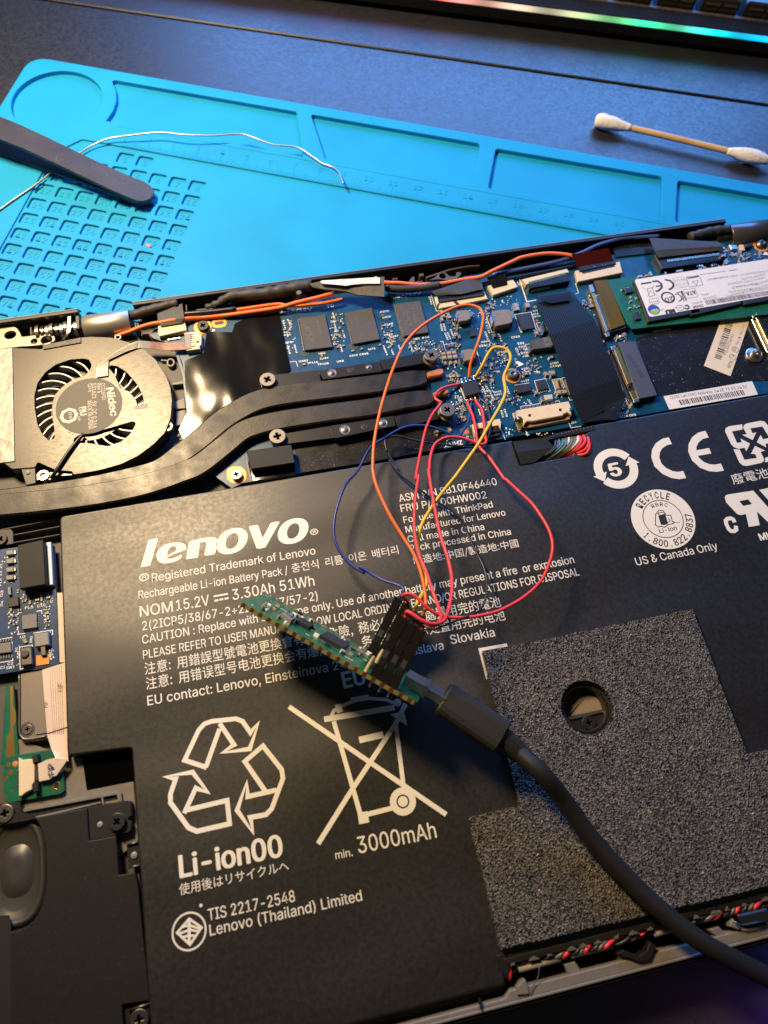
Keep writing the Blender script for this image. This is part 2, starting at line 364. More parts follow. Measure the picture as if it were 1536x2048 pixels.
def text_data(s, A, B, h, z, bold=0.0, shear=0.0, res=3, up=None):
    """baseline from A to B (mm, plane z), capital height h; UP overrides the upward direction (mirrored print is never needed)"""
    if any(ord(c) > 0x1100 for c in s): bold = 0
    hv = bold > 0 and bold != 0.02; vs, fs = glyphs(s, 0 if hv else bold, shear, res)
    if hv: vs, fs = bolden(vs, fs, bold)
    x0 = min(v.x for v in vs); x1 = max(v.x for v in vs)
    A = Vector((A[0], A[1])); B = Vector((B[0], B[1])); d = B - A; e = d.normalized(); nrm = Vector((-e.y, e.x))
    sx = d.length / (x1 - x0); sy = h / (CAPJ if any(ord(c) > 0x1100 for c in s) else CAPH)
    return [Vector((A.x + e.x * (v.x - x0) * sx + nrm.x * v.y * sy, A.y + e.y * (v.x - x0) * sx + nrm.y * v.y * sy, z + v.z * 3)) for v in vs], fs
def text(s, zn, a, b, h, z, mat, parent, bold=0.0, shear=0.0, res=3, name='printed_text'):
    return mesh(name, *text_data(s, at(zn, a, z), at(zn, b, z), h, z, bold, shear, res), mat, parent)
def flat(name, loops, z, mat, parent):
    me = curve_mesh([ccw(loops[0])] + [ccw(h)[::-1] for h in loops[1:]], 0, 0, 0)
    vs = [(v.co.x, v.co.y, z) for v in me.vertices]; fs = [tuple(f.vertices) for f in me.polygons]; bpy.data.meshes.remove(me)
    return mesh(name, vs, fs, mat, parent)
def stroke_data(P, w, z, closed=False):
    P = [Vector((p[0], p[1])) for p in P]; n = len(P); vs = []; fs = []
    for i in range(n):
        if closed: a, c = P[i - 1], P[(i + 1) % n]
        else: a, c = P[max(i - 1, 0)], P[min(i + 1, n - 1)]
        b = P[i]; d1 = (b - a) if (b - a).length > 1e-9 else (c - b); d2 = (c - b) if (c - b).length > 1e-9 else d1
        d1 = d1.normalized(); d2 = d2.normalized(); n1 = Vector((-d1.y, d1.x)); n2 = Vector((-d2.y, d2.x)); m = n1 + n2
        k = max(0.3, 1 + n1.dot(n2)); m = m / k
        zi = z + 0.0012 * i; vs += [(b.x + m.x * w / 2, b.y + m.y * w / 2, zi), (b.x - m.x * w / 2, b.y - m.y * w / 2, zi)]
    for i in range(n if closed else n - 1):
        j = (i + 1) % n; fs.append((2 * i + 1, 2 * j + 1, 2 * j, 2 * i))
    return vs, fs
def strokes(name, lines, z, mat, parent, dz=0.004):
    """lines: list of (points2d, width, closed)"""
    parts = [(*stroke_data(p, wd, z + i * dz, cl), 0) for i, (p, wd, cl) in enumerate(lines)]
    v, f, m = join(parts); return mesh(name, v, f, mat, parent)
# screws: one mesh per radius, shared
_scr = {}
def screw(parent, p, r, mat='darksteel', h=0.9, base=0.0, name='screw', cross=0.44, collar=0.0):
    """pan-head screw with a cross recess; p is the centre of the head's top"""
    key = (r, mat, h, base, cross, collar)
    if key not in _scr:
        a = r * cross; b = a * 0.30
        rec = [(a, b), (b, b), (b, a), (-b, a), (-b, b), (-a, b), (-a, -b), (-b, -b), (-b, -a), (b, -a), (b, -b), (a, -b)]
        me0 = curve_mesh([circ((0, 0), r, 28), [Vector(q) for q in ccw(rec)[::-1]]], -h * 0.6, 0, r * 0.07)
        parts = [([v.co.copy() for v in me0.vertices], [tuple(f.vertices) for f in me0.polygons], 0)]
        bpy.data.meshes.remove(me0)
        parts.append((*lathe_data([(r * 0.96, -h - base), (r * 0.96, -h * 0.5)], (0, 0, 0), 24, True), 0))
        if collar: parts.append((*lathe_data([(collar, -h - base), (collar, -h - base * 0.35), (r * 0.9, -h - base * 0.3)], (0, 0, 0), 24, False), 0))
        parts.append((*boxd((0, 0, -h * 0.5), (a * 1.9, a * 1.9, 0.02)), 1))
        v, f, m = join(parts)
        me = bpy.data.meshes.new(name); me.from_pydata([tuple(x * S) for x in v], [], f); me.polygons.foreach_set('material_index', m); me.update()
        me.materials.append(K[mat]); me.materials.append(K['shadeblack']); _scr[key] = me  # black floor paints the shade inside the cross recess
    o = bpy.data.objects.new(name, _scr[key]); col.objects.link(o)
    o.parent = parent; o.location = (Vector(p) - origin(parent)) * S
    o.rotation_euler = (0, 0, random.uniform(0, 1.5))
    return o
# ================================================================== SETTING: desk
def lmesh(name, vs, fs, mats, parent, smooth=False, mi=None):
    """mesh whose points are in the parent's own (rotated) frame, mm"""
    me = bpy.data.meshes.new(name); me.from_pydata([tuple(Vector(v) * S) for v in vs], [], fs)
    if smooth: me.polygons.foreach_set('use_smooth', [True] * len(me.polygons))
    if mi: me.polygons.foreach_set('material_index', mi)
    me.update(); return link(name, me, mats, parent)
def lprism(name, p, z0, z1, mat, parent, bev=0.12): return lmesh(name, *prism_data(p, z0, z1, bev), mat, parent)
sa = math.radians(-21.6); se = Vector((math.cos(sa), math.sin(sa))); sn = Vector((-se.y, se.x)); s0 = V(800, 103, 0).to_2d()
def dk(a, b): return s0 + se * a + sn * b
tag(prism('desk_top', [dk(-900, -700), dk(900, -700), dk(900, -0.75), dk(-900, -0.75)], -22, 0, 'desk', None, 0.45), 'dark speckled desk top under the cyan mat and laptop', None, None, 'structure')
tag(prism('desk_rear_panel', [dk(-900, 0.75), dk(900, 0.75), dk(900, 420), dk(-900, 420)], -22, 0, 'desk', None, 0.45), 'rear dark desk panel behind the narrow seam', None, None, 'structure')
tag(prism('desk_frame', [dk(-900, -60), dk(900, -60), dk(900, 60), dk(-900, 60)], -30, -22.2, 'black', None, 0.45), 'dark frame under the desk seam', None, None, 'structure')

# ================================================================== soldering mat
MA = math.radians(-23.6); mo_ = V(62, 112, 4)
mat_ = thing('soldering_mat', (mo_.x, mo_.y, 0), 'cyan silicone work mat with trays, ruler and numbered pockets under the laptop', 'work mat')
mat_.rotation_euler = (0, 0, MA)
mi_ = Matrix.Rotation(-MA, 3, 'Z')
def ml(zn, p, z=4): return (mi_ @ (at(zn, p, z) - Vector((mo_.x, mo_.y, 0)))).to_2d()
def plate_l(name, p, holes, z0, z1, mat, parent, bev):
    me = curve_mesh([ccw(p)] + [ccw(h)[::-1] for h in holes], z0, z1, bev)
    vs = [v.co.copy() for v in me.vertices]; fs = [tuple(f.vertices) for f in me.polygons]; bpy.data.meshes.remove(me)
    return lmesh(name, vs, fs, mat, parent)
MW, MD = 430, 255
outer = rnd([(0, 0), (0, -MD), (MW, -MD), (MW, 0)], 9, 8)
lprism('base', inset(ccw(outer), 0.25), 0.05, 2.2, 'mat', mat_, 0.2)
circle = circ((21.0, -23.2), 18.4, 56)
arc = [Vector((21.0 + 24.2 * math.cos(t), -23.2 + 24.2 * math.sin(t))) for t in [math.radians(a) for a in (44, 30, 15, 0, -12)]]
tray1 = rnd([(39.6, -5.4), (118.2, -5.2), (127.6, -29.5), (44.4, -29.5)][0:1] + [(118.2, -5.2), (127.2, -29.5), (44.5, -29.5)] + [tuple(v) for v in arc[::-1]], [1.2, 1.5, 1.5, 1.0, 0, 0, 0, 0, 0], 4)
tray2 = rnd([(124.4, -5.2), (196.0, -5.0), (196.4, -29.0), (136.4, -29.0)], 1.6, 4)
tray3 = rnd([(202.6, -6.2), (271.0, -5.6), (271.4, -29.2), (202.8, -29.0)], 1.6, 4)
tray4 = rnd([(277.2, -6.2), (345, -6.0), (345, -29), (277.2, -29)], 1.6, 4)
work = rnd([(30.7, -52.0), (39.0, -41.6), (MW - 30, -42.6), (MW - 30, -MD + 12), (30.7, -MD + 12)], 1.0, 3)
plate_l('rim_layer', outer, [circle, tray1, tray2, tray3, tray4, work], 2.1, 4.0, 'mat', mat_, 0.28)
pk = []
num = 0
for k in range(0, 13):
    for i in range(8):
        if k == 0 and i not in (3, 4): continue
        if k == 1 and i < 2: continue
        num += 1
        x = 31.45 + 8.05 * i; y = -44.1 - 7.76 * k
        pk.append((rnd([(x, y), (x + 6.2, y), (x + 6.2, y - 5.6), (x, y - 5.6)], 1.1, 3), (x, y), num))
plate_l('work_layer', inset(ccw(work), -0.35), [p[0] for p in pk], 2.0, 3.35, 'mat', mat_, 0.22)
lprism('pocket_floor', [(31, -42), (97, -42), (97, -148), (31, -148)], 2.25, 2.4, 'mat', mat_, 0.02)
def glyph3(s, x, y, h, z, dep, name, mirror=False, w=1.0):
    cu = bpy.data.curves.new('lettering', 'FONT'); cu.body = s; set_font(cu, s); cu.size = h / CAPH; cu.resolution_u = 2; cu.extrude = dep; cu.align_x = 'CENTER'
    o = bpy.data.objects.new('lettering', cu); me = bpy.data.meshes.new_from_object(o)
    vs = [(x + v.co.x * w, y + v.co.y, z + v.co.z) for v in me.vertices]; fs = [tuple(f.vertices) for f in me.polygons]
    bpy.data.objects.remove(o); bpy.data.curves.remove(cu); bpy.data.meshes.remove(me)
    return lmesh(name, vs, fs, 'mat', mat_)
for p, (x, y), n in pk: glyph3(str(n), x + 3.1, y - 4.2, 2.6, 2.4, 0.13, 'numeral')
for n in range(0, 32): glyph3(str(n), 55.7 + 10 * n, -36.6, 2.4, 4.0, 0.09, 'numeral')
tick = []
for q in range(0, 311):
    L = 4.2 if q % 10 == 0 else (3.0 if q % 5 == 0 else 2.0)
    tick.append((*boxd((55.7 + q, -41.6 + L / 2, 4.05), (0.26, L, 0.16)), 0))
v, f, m = join(tick); tag(lmesh('ruler_ticks', v, f, 'mat', mat_), None, None, None, 'stuff')
lmesh('tray_edge_line', *boxd((200, -31.2, 4.0), (300, 0.5, 0.16)), 'mat', mat_)
tag(prism('plastic_scrap', rnd(xy('A1', [(583, 978), (592, 974), (604, 982), (600, 991), (588, 988)], 2.9), 0.3), 2.45, 3.1, 'pinkbit'), 'tiny pink plastic scrap in a mat pocket', 'scrap')

# ================================================================== tweezers
tw = thing('tweezers', V(200, 330, 4), 'dark coated metal tweezers lying across the corner of the mat', 'tweezers')
def arm(name, zn, top, zfun, th, lo=None):
    P3 = []
    for p in top:
        u, v = U(zn, p); P3.append(V(u, v, zfun(u)))
    n = len(P3)
    nrm = Vector((0, 0, 0))
    for i in range(n):
        a, b = P3[i], P3[(i + 1) % n]; nrm += a.cross(b)
    nrm.normalize(); nrm = nrm if nrm.z > 0 else -nrm
    ctr = sum(P3, Vector()) / n
    vs = [p - nrm * th for p in P3] + [p - nrm * 0.22 for p in P3] + [p + (ctr - p).normalized() * 0.25 for p in P3]
    fs = []
    for a in (0, n): fs += [(a + i, a + (i + 1) % n, a + n + (i + 1) % n, a + n + i) for i in range(n)]
    fs.append(tuple(range(2 * n, 3 * n))); fs.append(tuple(range(n - 1, -1, -1)))
    return mesh(name, vs, fs, 'tweez', tw)
up = [(-400, -120), (0, 45), (130, 97), (330, 190), (560, 300), (800, 415), (935, 472), (1010, 500), (1052, 528), (1074, 562), (1070, 596), (1046, 622), (1005, 636), (960, 634), (910, 615), (760, 550), (400, 378), (150, 262), (0, 202), (-400, 20)]
arm('upper_arm', 'MATZ', up, lambda u: 6.6 + (300 - u) * 0.026, 1.15)
lowr = [(-400, 40), (0, 205), (250, 300), (560, 430), (900, 560), (1040, 575), (1062, 610), (1030, 640), (975, 652), (900, 628), (620, 520), (300, 410), (0, 302), (-400, 150)]
arm('lower_arm', 'MATZ', lowr, lambda u: 5.5, 1.0)
# ================================================================== solder wire
sw = [(-40, 870, 4.5), (0, 838, 4.5), (60, 795, 4.5), (130, 748, 4.5), (205, 690, 4.5), (262, 650, 4.5), (320, 612, 4.6), (370, 581, 4.9), (440, 553, 6.0), (550, 538, 7.0), (640, 530, 7.6), (740, 539, 8.0), (850, 542, 7.6), (960, 536, 7.2), (1010, 549, 7.0), (1060, 568, 6.6), (1100, 580, 6.2), (1190, 590, 5.8), (1250, 627, 5.2), (1290, 654, 4.9), (1330, 668, 5.2), (1355, 692, 6.0), (1374, 736, 7.2)]
tag(tube('solder_wire', path('A1', sw), 0.34, 'wire_tin', None, 8, 5), 'thin bent silver solder wire lying under the tweezers', 'solder wire')
# ================================================================== cotton swab
a = V(1206, 243, 3.2); b = V(1515, 316, 3.2); d = (b - a); L = d.length; d.normalize()
swab = thing('cotton_swab', (a + b) / 2 * 1.0 - Vector((0, 0, 3.2)), 'used cotton swab with bamboo stick on the dark desk', 'cotton swab')
tube('stick', [a + d * 6, a + d * (L * .4) + Vector((0, 0, .1)), b - d * 8], 1.25, 'bamboo', swab, 12, 8)
def head(name, c, dd, prof):
    Q = [c + dd * t for t, r in prof]; vs, fs = tube_data(Q, [r for t, r in prof], 20)
    rr = random.Random(3); nv = []
    for k, v_ in enumerate(vs):
        ax = Q[k // 20]; nv.append(ax + (v_ - ax) * rr.uniform(0.94, 1.05))
    return mesh(name, nv, fs, 'cotton', swab, smooth=True)
head('cotton_tip', a, d, [(-3.4, 0.6), (-3.2, 1.9), (-2.2, 2.7), (-0.5, 2.95), (2, 2.9), (4.5, 2.75), (7, 2.3), (9, 1.9), (11, 1.45), (12.2, 1.28)])
head('cotton_tip', b, -d, [(-7.5, 0.2), (-6.8, 0.7), (-4.5, 1.5), (-2, 2.3), (1, 2.8), (4, 2.9), (7, 2.6), (9.5, 2.0), (11.5, 1.5), (12.6, 1.28)])

rr = random.Random(17)
for c_, d_ in ((a, d), (b, -d)):                # loose cotton fibres
    fb = []
    for _ in range(46):
        t_ = rr.uniform(-3, 8); an = rr.uniform(0, 6.283); s1 = d_.orthogonal().normalized(); s2 = d_.cross(s1); nd = s1 * math.cos(an) + s2 * math.sin(an)
        p0_ = c_ + d_ * t_ + nd * 2.2; p2_ = p0_ + nd * rr.uniform(.7, 1.4) + d_ * rr.uniform(-1.6, 1.6)
        p1_ = (p0_ + p2_) / 2 + Vector((rr.uniform(-.4, .4), rr.uniform(-.4, .4), rr.uniform(-.2, .4))); p2_.z = max(p2_.z, .15)
        fb.append((*tube_data(smoothpath([p0_, p1_, p2_], 3), .045, 4), 0))
    v, f, m = join(fb); tag(mesh('cotton_fibres', v, f, 'cotton', swab), None, None, None, 'stuff')
# ================================================================== keyboard
KA = math.radians(-20.3); k0 = V(1536, 88, 7.4)
kb = thing('keyboard', (k0.x, k0.y, 0), 'black keyboard with a rainbow light strip along its front edge', 'keyboard')
kb.rotation_euler = (0, 0, KA)
def extr(name, prof, s0_, s1_, mat, mid=False, seg=1):
    n = len(prof); vs = []; fs = []
    for j in range(seg + 1):
        s = s0_ + (s1_ - s0_) * j / seg
        vs += [(s, d_, z_) for d_, z_ in prof]
    for j in range(seg): fs += [(j * n + i, j * n + (i + 1) % n, (j + 1) * n + (i + 1) % n, (j + 1) * n + i) for i in range(n)]
    fs += [tuple(range(n)), tuple(range(seg * n, seg * n + n))[::-1]]
    return lmesh(name, vs, fs, mat, kb)
extr('case', [(3, 1.2), (0.7, 3), (0.2, 7.6), (3, 7.7), (3, 10.1), (0.6, 10.2), (0.8, 10.6), (5.6, 12.4), (6.0, 12.7), (7.4, 12.7), (8.0, 12.2), (8.0, 9.2), (130, 9.2), (130, 1.2)], -330, 130, 'kbcase')
extr('ridge', [(5.8, 12.4), (6.0, 12.95), (7.4, 12.95), (7.6, 12.4)], -330, 130, M('worn_ridge', (0.06, 0.06, 0.07), 0.5, bump=0.25, bs=500, var=0.5, vs=500))
# the light strip: LEDs of running colours behind a diffuser
lm = bpy.data.materials.new('led_diffuser'); lm.use_nodes = True; nt = lm.node_tree; bs_ = nt.nodes['Principled BSDF']
tc = nt.nodes.new('ShaderNodeTexCoord'); sp = nt.nodes.new('ShaderNodeSeparateXYZ'); nt.links.new(tc.outputs['Object'], sp.inputs[0])
mr = nt.nodes.new('ShaderNodeMapRange'); mr.inputs[1].default_value = -0.270; mr.inputs[2].default_value = 0.05; nt.links.new(sp.outputs[0], mr.inputs[0])
cr = nt.nodes.new('ShaderNodeValToRGB'); nt.links.new(mr.outputs[0], cr.inputs[0])
stops = [(-270, (0.1, 0.1, 1)), (-225, (0.5, 0.1, 0.9)), (-180, (0.75, 0.12, 0.7)), (-150, (1.0, 0.12, 0.12)), (-128, (0.62, 0.34, 0.26)), (-105, (0.5, 0.42, 0.30)), (-82, (0.32, 0.42, 0.20)), (-57, (0.02, 0.78, 0.28)), (-40, (0.10, 0.62, 0.38)), (-24, (0.0, 0.85, 0.8)), (-4, (0.0, 0.35, 1.0)), (50, (0.1, 0.1, 1.0))]
cr.color_ramp.elements[0].color = (*stops[0][1], 1); cr.color_ramp.elements[1].color = (*stops[-1][1], 1)
for s, c in stops[1:-1]:
    e = cr.color_ramp.elements.new((s + 270) / 320); e.color = (*c, 1)
wv = nt.nodes.new('ShaderNodeMath'); wv.operation = 'MULTIPLY'; wv.inputs[1].default_value = 2 * math.pi / 0.0285; nt.links.new(sp.outputs[0], wv.inputs[0])
of_ = nt.nodes.new('ShaderNodeMath'); of_.operation = 'ADD'; of_.inputs[1].default_value = 2 * math.pi * 57 / 28.5; nt.links.new(wv.outputs[0], of_.inputs[0])
cs = nt.nodes.new('ShaderNodeMath'); cs.operation = 'COSINE'; nt.links.new(of_.outputs[0], cs.inputs[0])
st = nt.nodes.new('ShaderNodeMapRange'); st.inputs[1].default_value = -1; st.inputs[2].default_value = 1; st.inputs[3].default_value = 0.9; st.inputs[4].default_value = 2.4; nt.links.new(cs.outputs[0], st.inputs[0])
bs_.inputs['Base Color'].default_value = (0.03, 0.03, 0.03, 1); nt.links.new(cr.outputs[0], bs_.inputs['Emission Color']); nt.links.new(st.outputs[0], bs_.inputs['Emission Strength'])
extr('light_strip', [(2.6, 7.75), (0.35, 7.8), (0.1, 8.9), (0.5, 10.0), (2.6, 10.05)], -330, 130, lm)
# keys of the front row
kc = None
for i in range(12):
    s = -215 + 19.05 * i
    vs, fs, mi2 = join([(*prism_data([(s - 8.2, 9.6), (s + 8.2, 9.6), (s + 8.2, 26.5), (s - 8.2, 26.5)], 10.2, 18.0, 0.8), 0)] + [(*boxd((s + q, 9.5, z_), (w_, 0.5, 1.1)), 1) for q, z_, w_ in ((-3.2, 15.6, 6.4), (4.4, 15.6, 5.6), (-3.6, 12.8, 5.8), (4.0, 12.8, 6.2))])
    lmesh('key', vs, fs, ['keycap', 'gold'], kb, mi=mi2)
lprism('switch_plate', [(-330, 10), (130, 10), (130, 128), (-330, 128)], 9.25, 9.6, M('blue_lit_plate', (0.10, 0.17, 0.42), 0.3), kb)  # blue light between the keys is put into the plate colour
# ================================================================== laptop chassis
lap = thing('laptop_chassis', (40, -20, 4), 'open black laptop base with its cover off, standing on the mat', 'laptop')
X0, X1 = -152, 183
base = [(X0, -129.6), (X1, -129.6), (X1, 82), (150.2, 82), (150.2, 92), (-68.8, 92), (-68.8, 83.5), (-87.2, 83.5), (-87.2, 92.6), (X0, 92.6)]
prism('bottom_tray', base, 4.1, 7.0, 'chassis', lap, 0.3)
prism('rear_rim', [(-68.7, 90.9), (150.3, 90.9), (150.3, 92.2), (-68.7, 92.2)], 6.8, 13.5, 'black', lap, 0.18)
prism('rear_rim_highlight', [(-68.7, 92.0), (150.3, 92.0), (150.3, 92.35), (-68.7, 92.35)], 12.9, 13.62, 'rim', lap, 0.05)  # lighter strip paints the highlight along the rim's top edge
prism('rear_rim', [(X0, 91.4), (-87.0, 91.4), (-87.0, 92.8), (X0, 92.8)], 6.8, 13.4, 'black', lap, 0.18)
prism('rear_rim_highlight', [(X0, 92.6), (-87, 92.6), (-87, 92.98), (X0, 92.98)], 12.9, 13.55, 'rim', lap, 0.05)  # same painted highlight on the left stretch of rim
prism('rear_rim_end', [(-88.3, 85.5), (-87.0, 85.5), (-87, 91.3), (-88.3, 91.3)], 6.8, 12.2, 'black', lap, 0.2)
prism('rear_channel', [(-68.6, 86.6), (150.2, 86.6), (150.2, 90.8), (-68.6, 90.8)], 7.0, 7.6, 'black', lap, 0.1)
# front rim: a light shelf with dark pockets behind the edge
pock_ = [xy('FRT', q, 11.6) for q in ([(392, 258), (600, 212), (648, 298), (470, 352), (440, 318)], [(628, 214), (832, 172), (884, 236), (712, 288), (656, 222)], [(868, 176), (1004, 120), (1024, 150), (1010, 196), (968, 216), (920, 204), (884, 196)], [(1040, 132), (1100, 106), (1195, 96), (1205, 118), (1060, 152)], [(1240, 40), (1300, 52), (1262, 70), (1240, 60)])]
prism('front_rim', [(X0, -129.4), (X1, -129.4), (X1, -127.0), (4.0, -127.0), (2.5, -128.3), (X0, -128.3)], 7.0, 11.6, 'rim', lap, 0.25)
prism('front_channel', [(4.2, -127.1), (X1, -127.1), (X1, -121.0), (4.2, -121.0)], 7.0, 7.5, 'shadeblack', lap, 0.05)  # floor painted black for the shade deep in the channel
for q in ([(610, 226), (660, 212), (716, 300), (655, 330)], [(855, 182), (890, 175), (930, 240), (890, 262)], [(1030, 165), (1190, 125), (1270, 168), (1030, 240)]):
    prism('rim_bridge', xy('FRT', q, 11.2), 7, 11.2, 'rim', lap, 0.2)
prism('rim_bridge', xy('FR', [(820, 480), (950, 440), (1010, 500), (1180, 500), (1330, 560), (1100, 690)], 11.2), 7, 11.2, 'rim', lap, 0.2)
prism('front_rim_edge', [(X0, -129.95), (X1, -129.95), (X1, -129.25), (X0, -129.25)], 5.0, 12.0, 'rim', lap, 0.2)
prism('front_side', [(X0, -131.2), (X1, -131.2), (X1, -130), (X0, -130)], 4.1, 11.3, 'blackmatte', lap, 0.5)
for q, zt in (([(850, 178), (905, 196), (950, 215), (1000, 205), (1030, 140), (1000, 120), (985, 165), (950, 185), (905, 170), (880, 160)], 12.6), ([(395, 330), (420, 300), (432, 292), (445, 318), (452, 360), (398, 365)], 12.2), ([(224, 385), (232, 385), (236, 428), (230, 430)], 13.0)):
    prism('clip', xy('FRT', q, zt), 8, zt, 'blackmatte' if zt > 12.3 else 'rim', lap, 0.15)
prism('latch_block', rnd(xy('FR', [(1165, 300), (1536, 215), (1580, 380), (1240, 420)], 13.2), 0.6), 8, 13.2, 'black', lap, 0.4)
prism('latch_clip', xy('FR', [(1085, 395), (1120, 345), (1170, 400), (1230, 470), (1180, 478), (1085, 440)], 12.4), 8, 12.4, 'rim', lap, 0.2)
prism('clip', xy('FR', [(858, 262), (965, 240), (982, 290), (870, 328)], 12.6), 9, 12.6, 'rim', lap, 0.15)
tube('edge_lip', pts('FR', [(1130, 380), (1240, 420), (1536, 360)], 13.4), 0.25, 'darksteel', lap, 6, 2)
# bare floor area by the battery cut-out, ribs
prism('floor_plate', xy('BL', [(120, 60), (480, 190), (560, 190), (930, 350), (965, 780), (860, 860), (640, 560), (130, 660)], 8.4), 7, 8.4, 'rim', lap, 0.2)
prism('hole_shade_panel', xy('BL', [(575, 215), (590, 190), (905, 120), (930, 150), (928, 355), (605, 418)], 8.55), 8.3, 8.55, 'shadeblack', lap, 0.02)  # black sheet paints the shadow and depth of the hole
for q in ([(170, 590), (700, 462), (705, 500), (185, 622)], [(722, 458), (812, 440), (815, 478), (728, 495)]): prism('rib_recess', xy('BL', q, 8.6), 8.3, 8.6, 'black', lap, 0.02)
for q in ([(155, 548), (820, 425), (845, 440), (850, 500), (822, 500), (812, 452), (160, 574)], [(160, 622), (700, 500), (705, 512), (165, 640)], [(700, 465), (715, 462), (728, 520), (712, 522)]):
    prism('rib', xy('BL', q, 9.4), 8.3, 9.4, 'rim', lap, 0.15)
for y in ((0, 58), (62, 50), (95, 46)): pass
for yy in (0, 1, 2): prism('rib', xy('LEFT', [(0, 240 + yy * 62), (490, 145 + yy * 66), (490, 153 + yy * 66), (0, 249 + yy * 62)], 9.4), 7, 9.4, 'chassis', lap, 0.1)
# rear channel clips and posts
for q, zt in (([(305, 377), (440, 348), (440, 300), (460, 300), (475, 360), (462, 378), (310, 398)], 11.0), ([(455, 400), (488, 396), (488, 550), (460, 552)], 10.6)): prism('clip', xy('HL', q, zt), 7, zt, 'chassis', lap, 0.15)
for q in ([(170, 322), (335, 300), (340, 316), (172, 334)], [(545, 268), (840, 232), (842, 246), (550, 282)], [(318, 345), (560, 318), (562, 332), (340, 362)], [(838, 312), (856, 310), (860, 395), (842, 398)], [(972, 372), (1225, 352), (1232, 310), (1250, 310), (1250, 352), (1225, 375), (975, 392)], [(185, 545), (210, 545), (215, 635), (190, 640)], [(270, 680), (360, 672), (360, 690), (285, 695), (285, 715), (272, 715)]):
    prism('clip', xy('CT', q, 11.2), 7, 11.2, 'chassis', lap, 0.12)
for q in ([(310, 112), (720, 72), (1090, 0), (1095, 8), (724, 84), (316, 122)], [(1070, 100), (1280, 30), (1440, 2), (1536, 0), (1536, 8), (1440, 12), (1290, 42), (1085, 110)], [(1015, 75), (1055, 66), (1058, 92), (1020, 98)], [(785, 112), (830, 108), (835, 122), (790, 125)], [(930, 135), (955, 100), (978, 98), (978, 150), (935, 160)], [(985, 140), (1045, 132), (1048, 142), (990, 150)]):
    prism('clip', xy('TP', q, 11.4), 7, 11.4, 'chassis', lap, 0.12)
br = plate('hinge_stay', rnd(xy('TP', [(1095, 130), (1150, 108), (1190, 65), (1240, 62), (1275, 95), (1330, 95), (1335, 60), (1378, 62), (1370, 85), (1335, 120), (1260, 132), (1190, 120)], 11.6), 0.3), [circ(at('TP', (1218, 92), 11.6), 1.3, 16)], 10.5, 11.6, 'chassis', lap, 0.1)
for q in ([(150, 330), (240, 322), (242, 350), (215, 385), (195, 470), (165, 465), (185, 385), (152, 360)], [(215, 380), (520, 350), (520, 365), (218, 400)]): prism('clip', xy('HR', q, 11), 7, 11, 'rim', lap, 0.12)

# bosses and plates seen between the fan and the film
c = at('FAN', (1310, 632), 8.6); plate('boss_ring', circ(c, 1.35, 20, 1.7), [circ(c, .8, 16, 1.1)], 7, 8.6, 'gray', lap, .1)
for q, zt, mt in (([(1235, 610), (1285, 612), (1285, 622), (1235, 620)], 8.2, 'gray'), ([(1318, 790), (1412, 772), (1416, 796), (1322, 806)], 9.0, 'rim'), ([(1335, 935), (1416, 905), (1425, 985), (1345, 990)], 8.6, 'rim'), ([(1350, 1010), (1425, 995), (1430, 1100), (1350, 1120)], 8.4, 'rim'), ([(1345, 560), (1370, 560), (1420, 720), (1452, 1000), (1462, 1185), (1440, 1190), (1430, 1000), (1400, 740)], 9.9, 'pcb')):
    prism('inner_rib', xy('FAN', q, zt), 7, zt, mt, lap, .1)
tube('inner_loop', [at('FAN', q, 9.6) for q in ((1365, 1205), (1395, 1180), (1435, 1180), (1445, 1205), (1420, 1228), (1380, 1225))], .4, 'gray', lap, 8, 4)
# ------------------------------------------------------------------ hinges
def tube_x(name, x0_, x1_, y, z, r, mat, parent, rin=None, seg=36):
    if rin is None: return mesh(name, *tube_data([Vector((x0_, y, z)), Vector((x1_, y, z))], r, seg), mat, parent, smooth=False)
    prof = [(x0_, rin), (x0_, r - .25), (x0_ + .25, r), (x1_ - .25, r), (x1_, r - .25), (x1_, rin), (x1_ - 4, rin * 0.98)]
    vs = []; fs = []
    for x, rr in prof:
        for k in range(seg): a_ = 2 * math.pi * k / seg; vs.append((x, y + rr * math.cos(a_), z + rr * math.sin(a_)))
    for i in range(len(prof) - 1):
        for k in range(seg): fs.append((i * seg + k, i * seg + (k + 1) % seg, (i + 1) * seg + (k + 1) % seg, (i + 1) * seg + k))
    fs.append(tuple(range(6 * seg, 7 * seg)))
    o = mesh(name, vs, fs, mat, parent, smooth=True); return o
hg = thing('screen_hinge', (-95, 86, 7), 'left screen hinge with a bright barrel, coiled washers and a drilled bracket', 'hinge', 'screen hinges')
tube_x('barrel', -86.0, -70.4, 87.2, 9.2, 4.6, 'barrel', hg, 3.6)
for i in range(9):
    x = -101.5 + i * 1.55
    tube_x('washer', x, x + 1.05, 87.3, 9.4, 3.0 if i % 3 else 3.5, ('darksteel', 'grease', 'steel')[i % 3], hg, None, 20)
tube_x('shaft', -103, -86, 87.3, 9.4, 2.0, 'grease', hg, None, 18)
plate('bracket', rnd(xy('HL', [(-300, 330), (0, 370), (160, 385), (260, 425), (315, 510), (325, 565), (520, 540), (760, 515), (830, 540), (850, 600), (830, 640), (640, 690), (420, 712), (320, 715), (160, 735), (-300, 790)], 11.5), 0.8), [circ(at('HL', (155, 535), 11.5), 1.9, 24, 1.6), circ(at('HL', (522, 633), 11.5), 1.05, 18), circ(at('HL', (712, 612), 11.5), 1.85, 24, 1.7)], 10.1, 11.5, 'hingep', hg, 0.2)
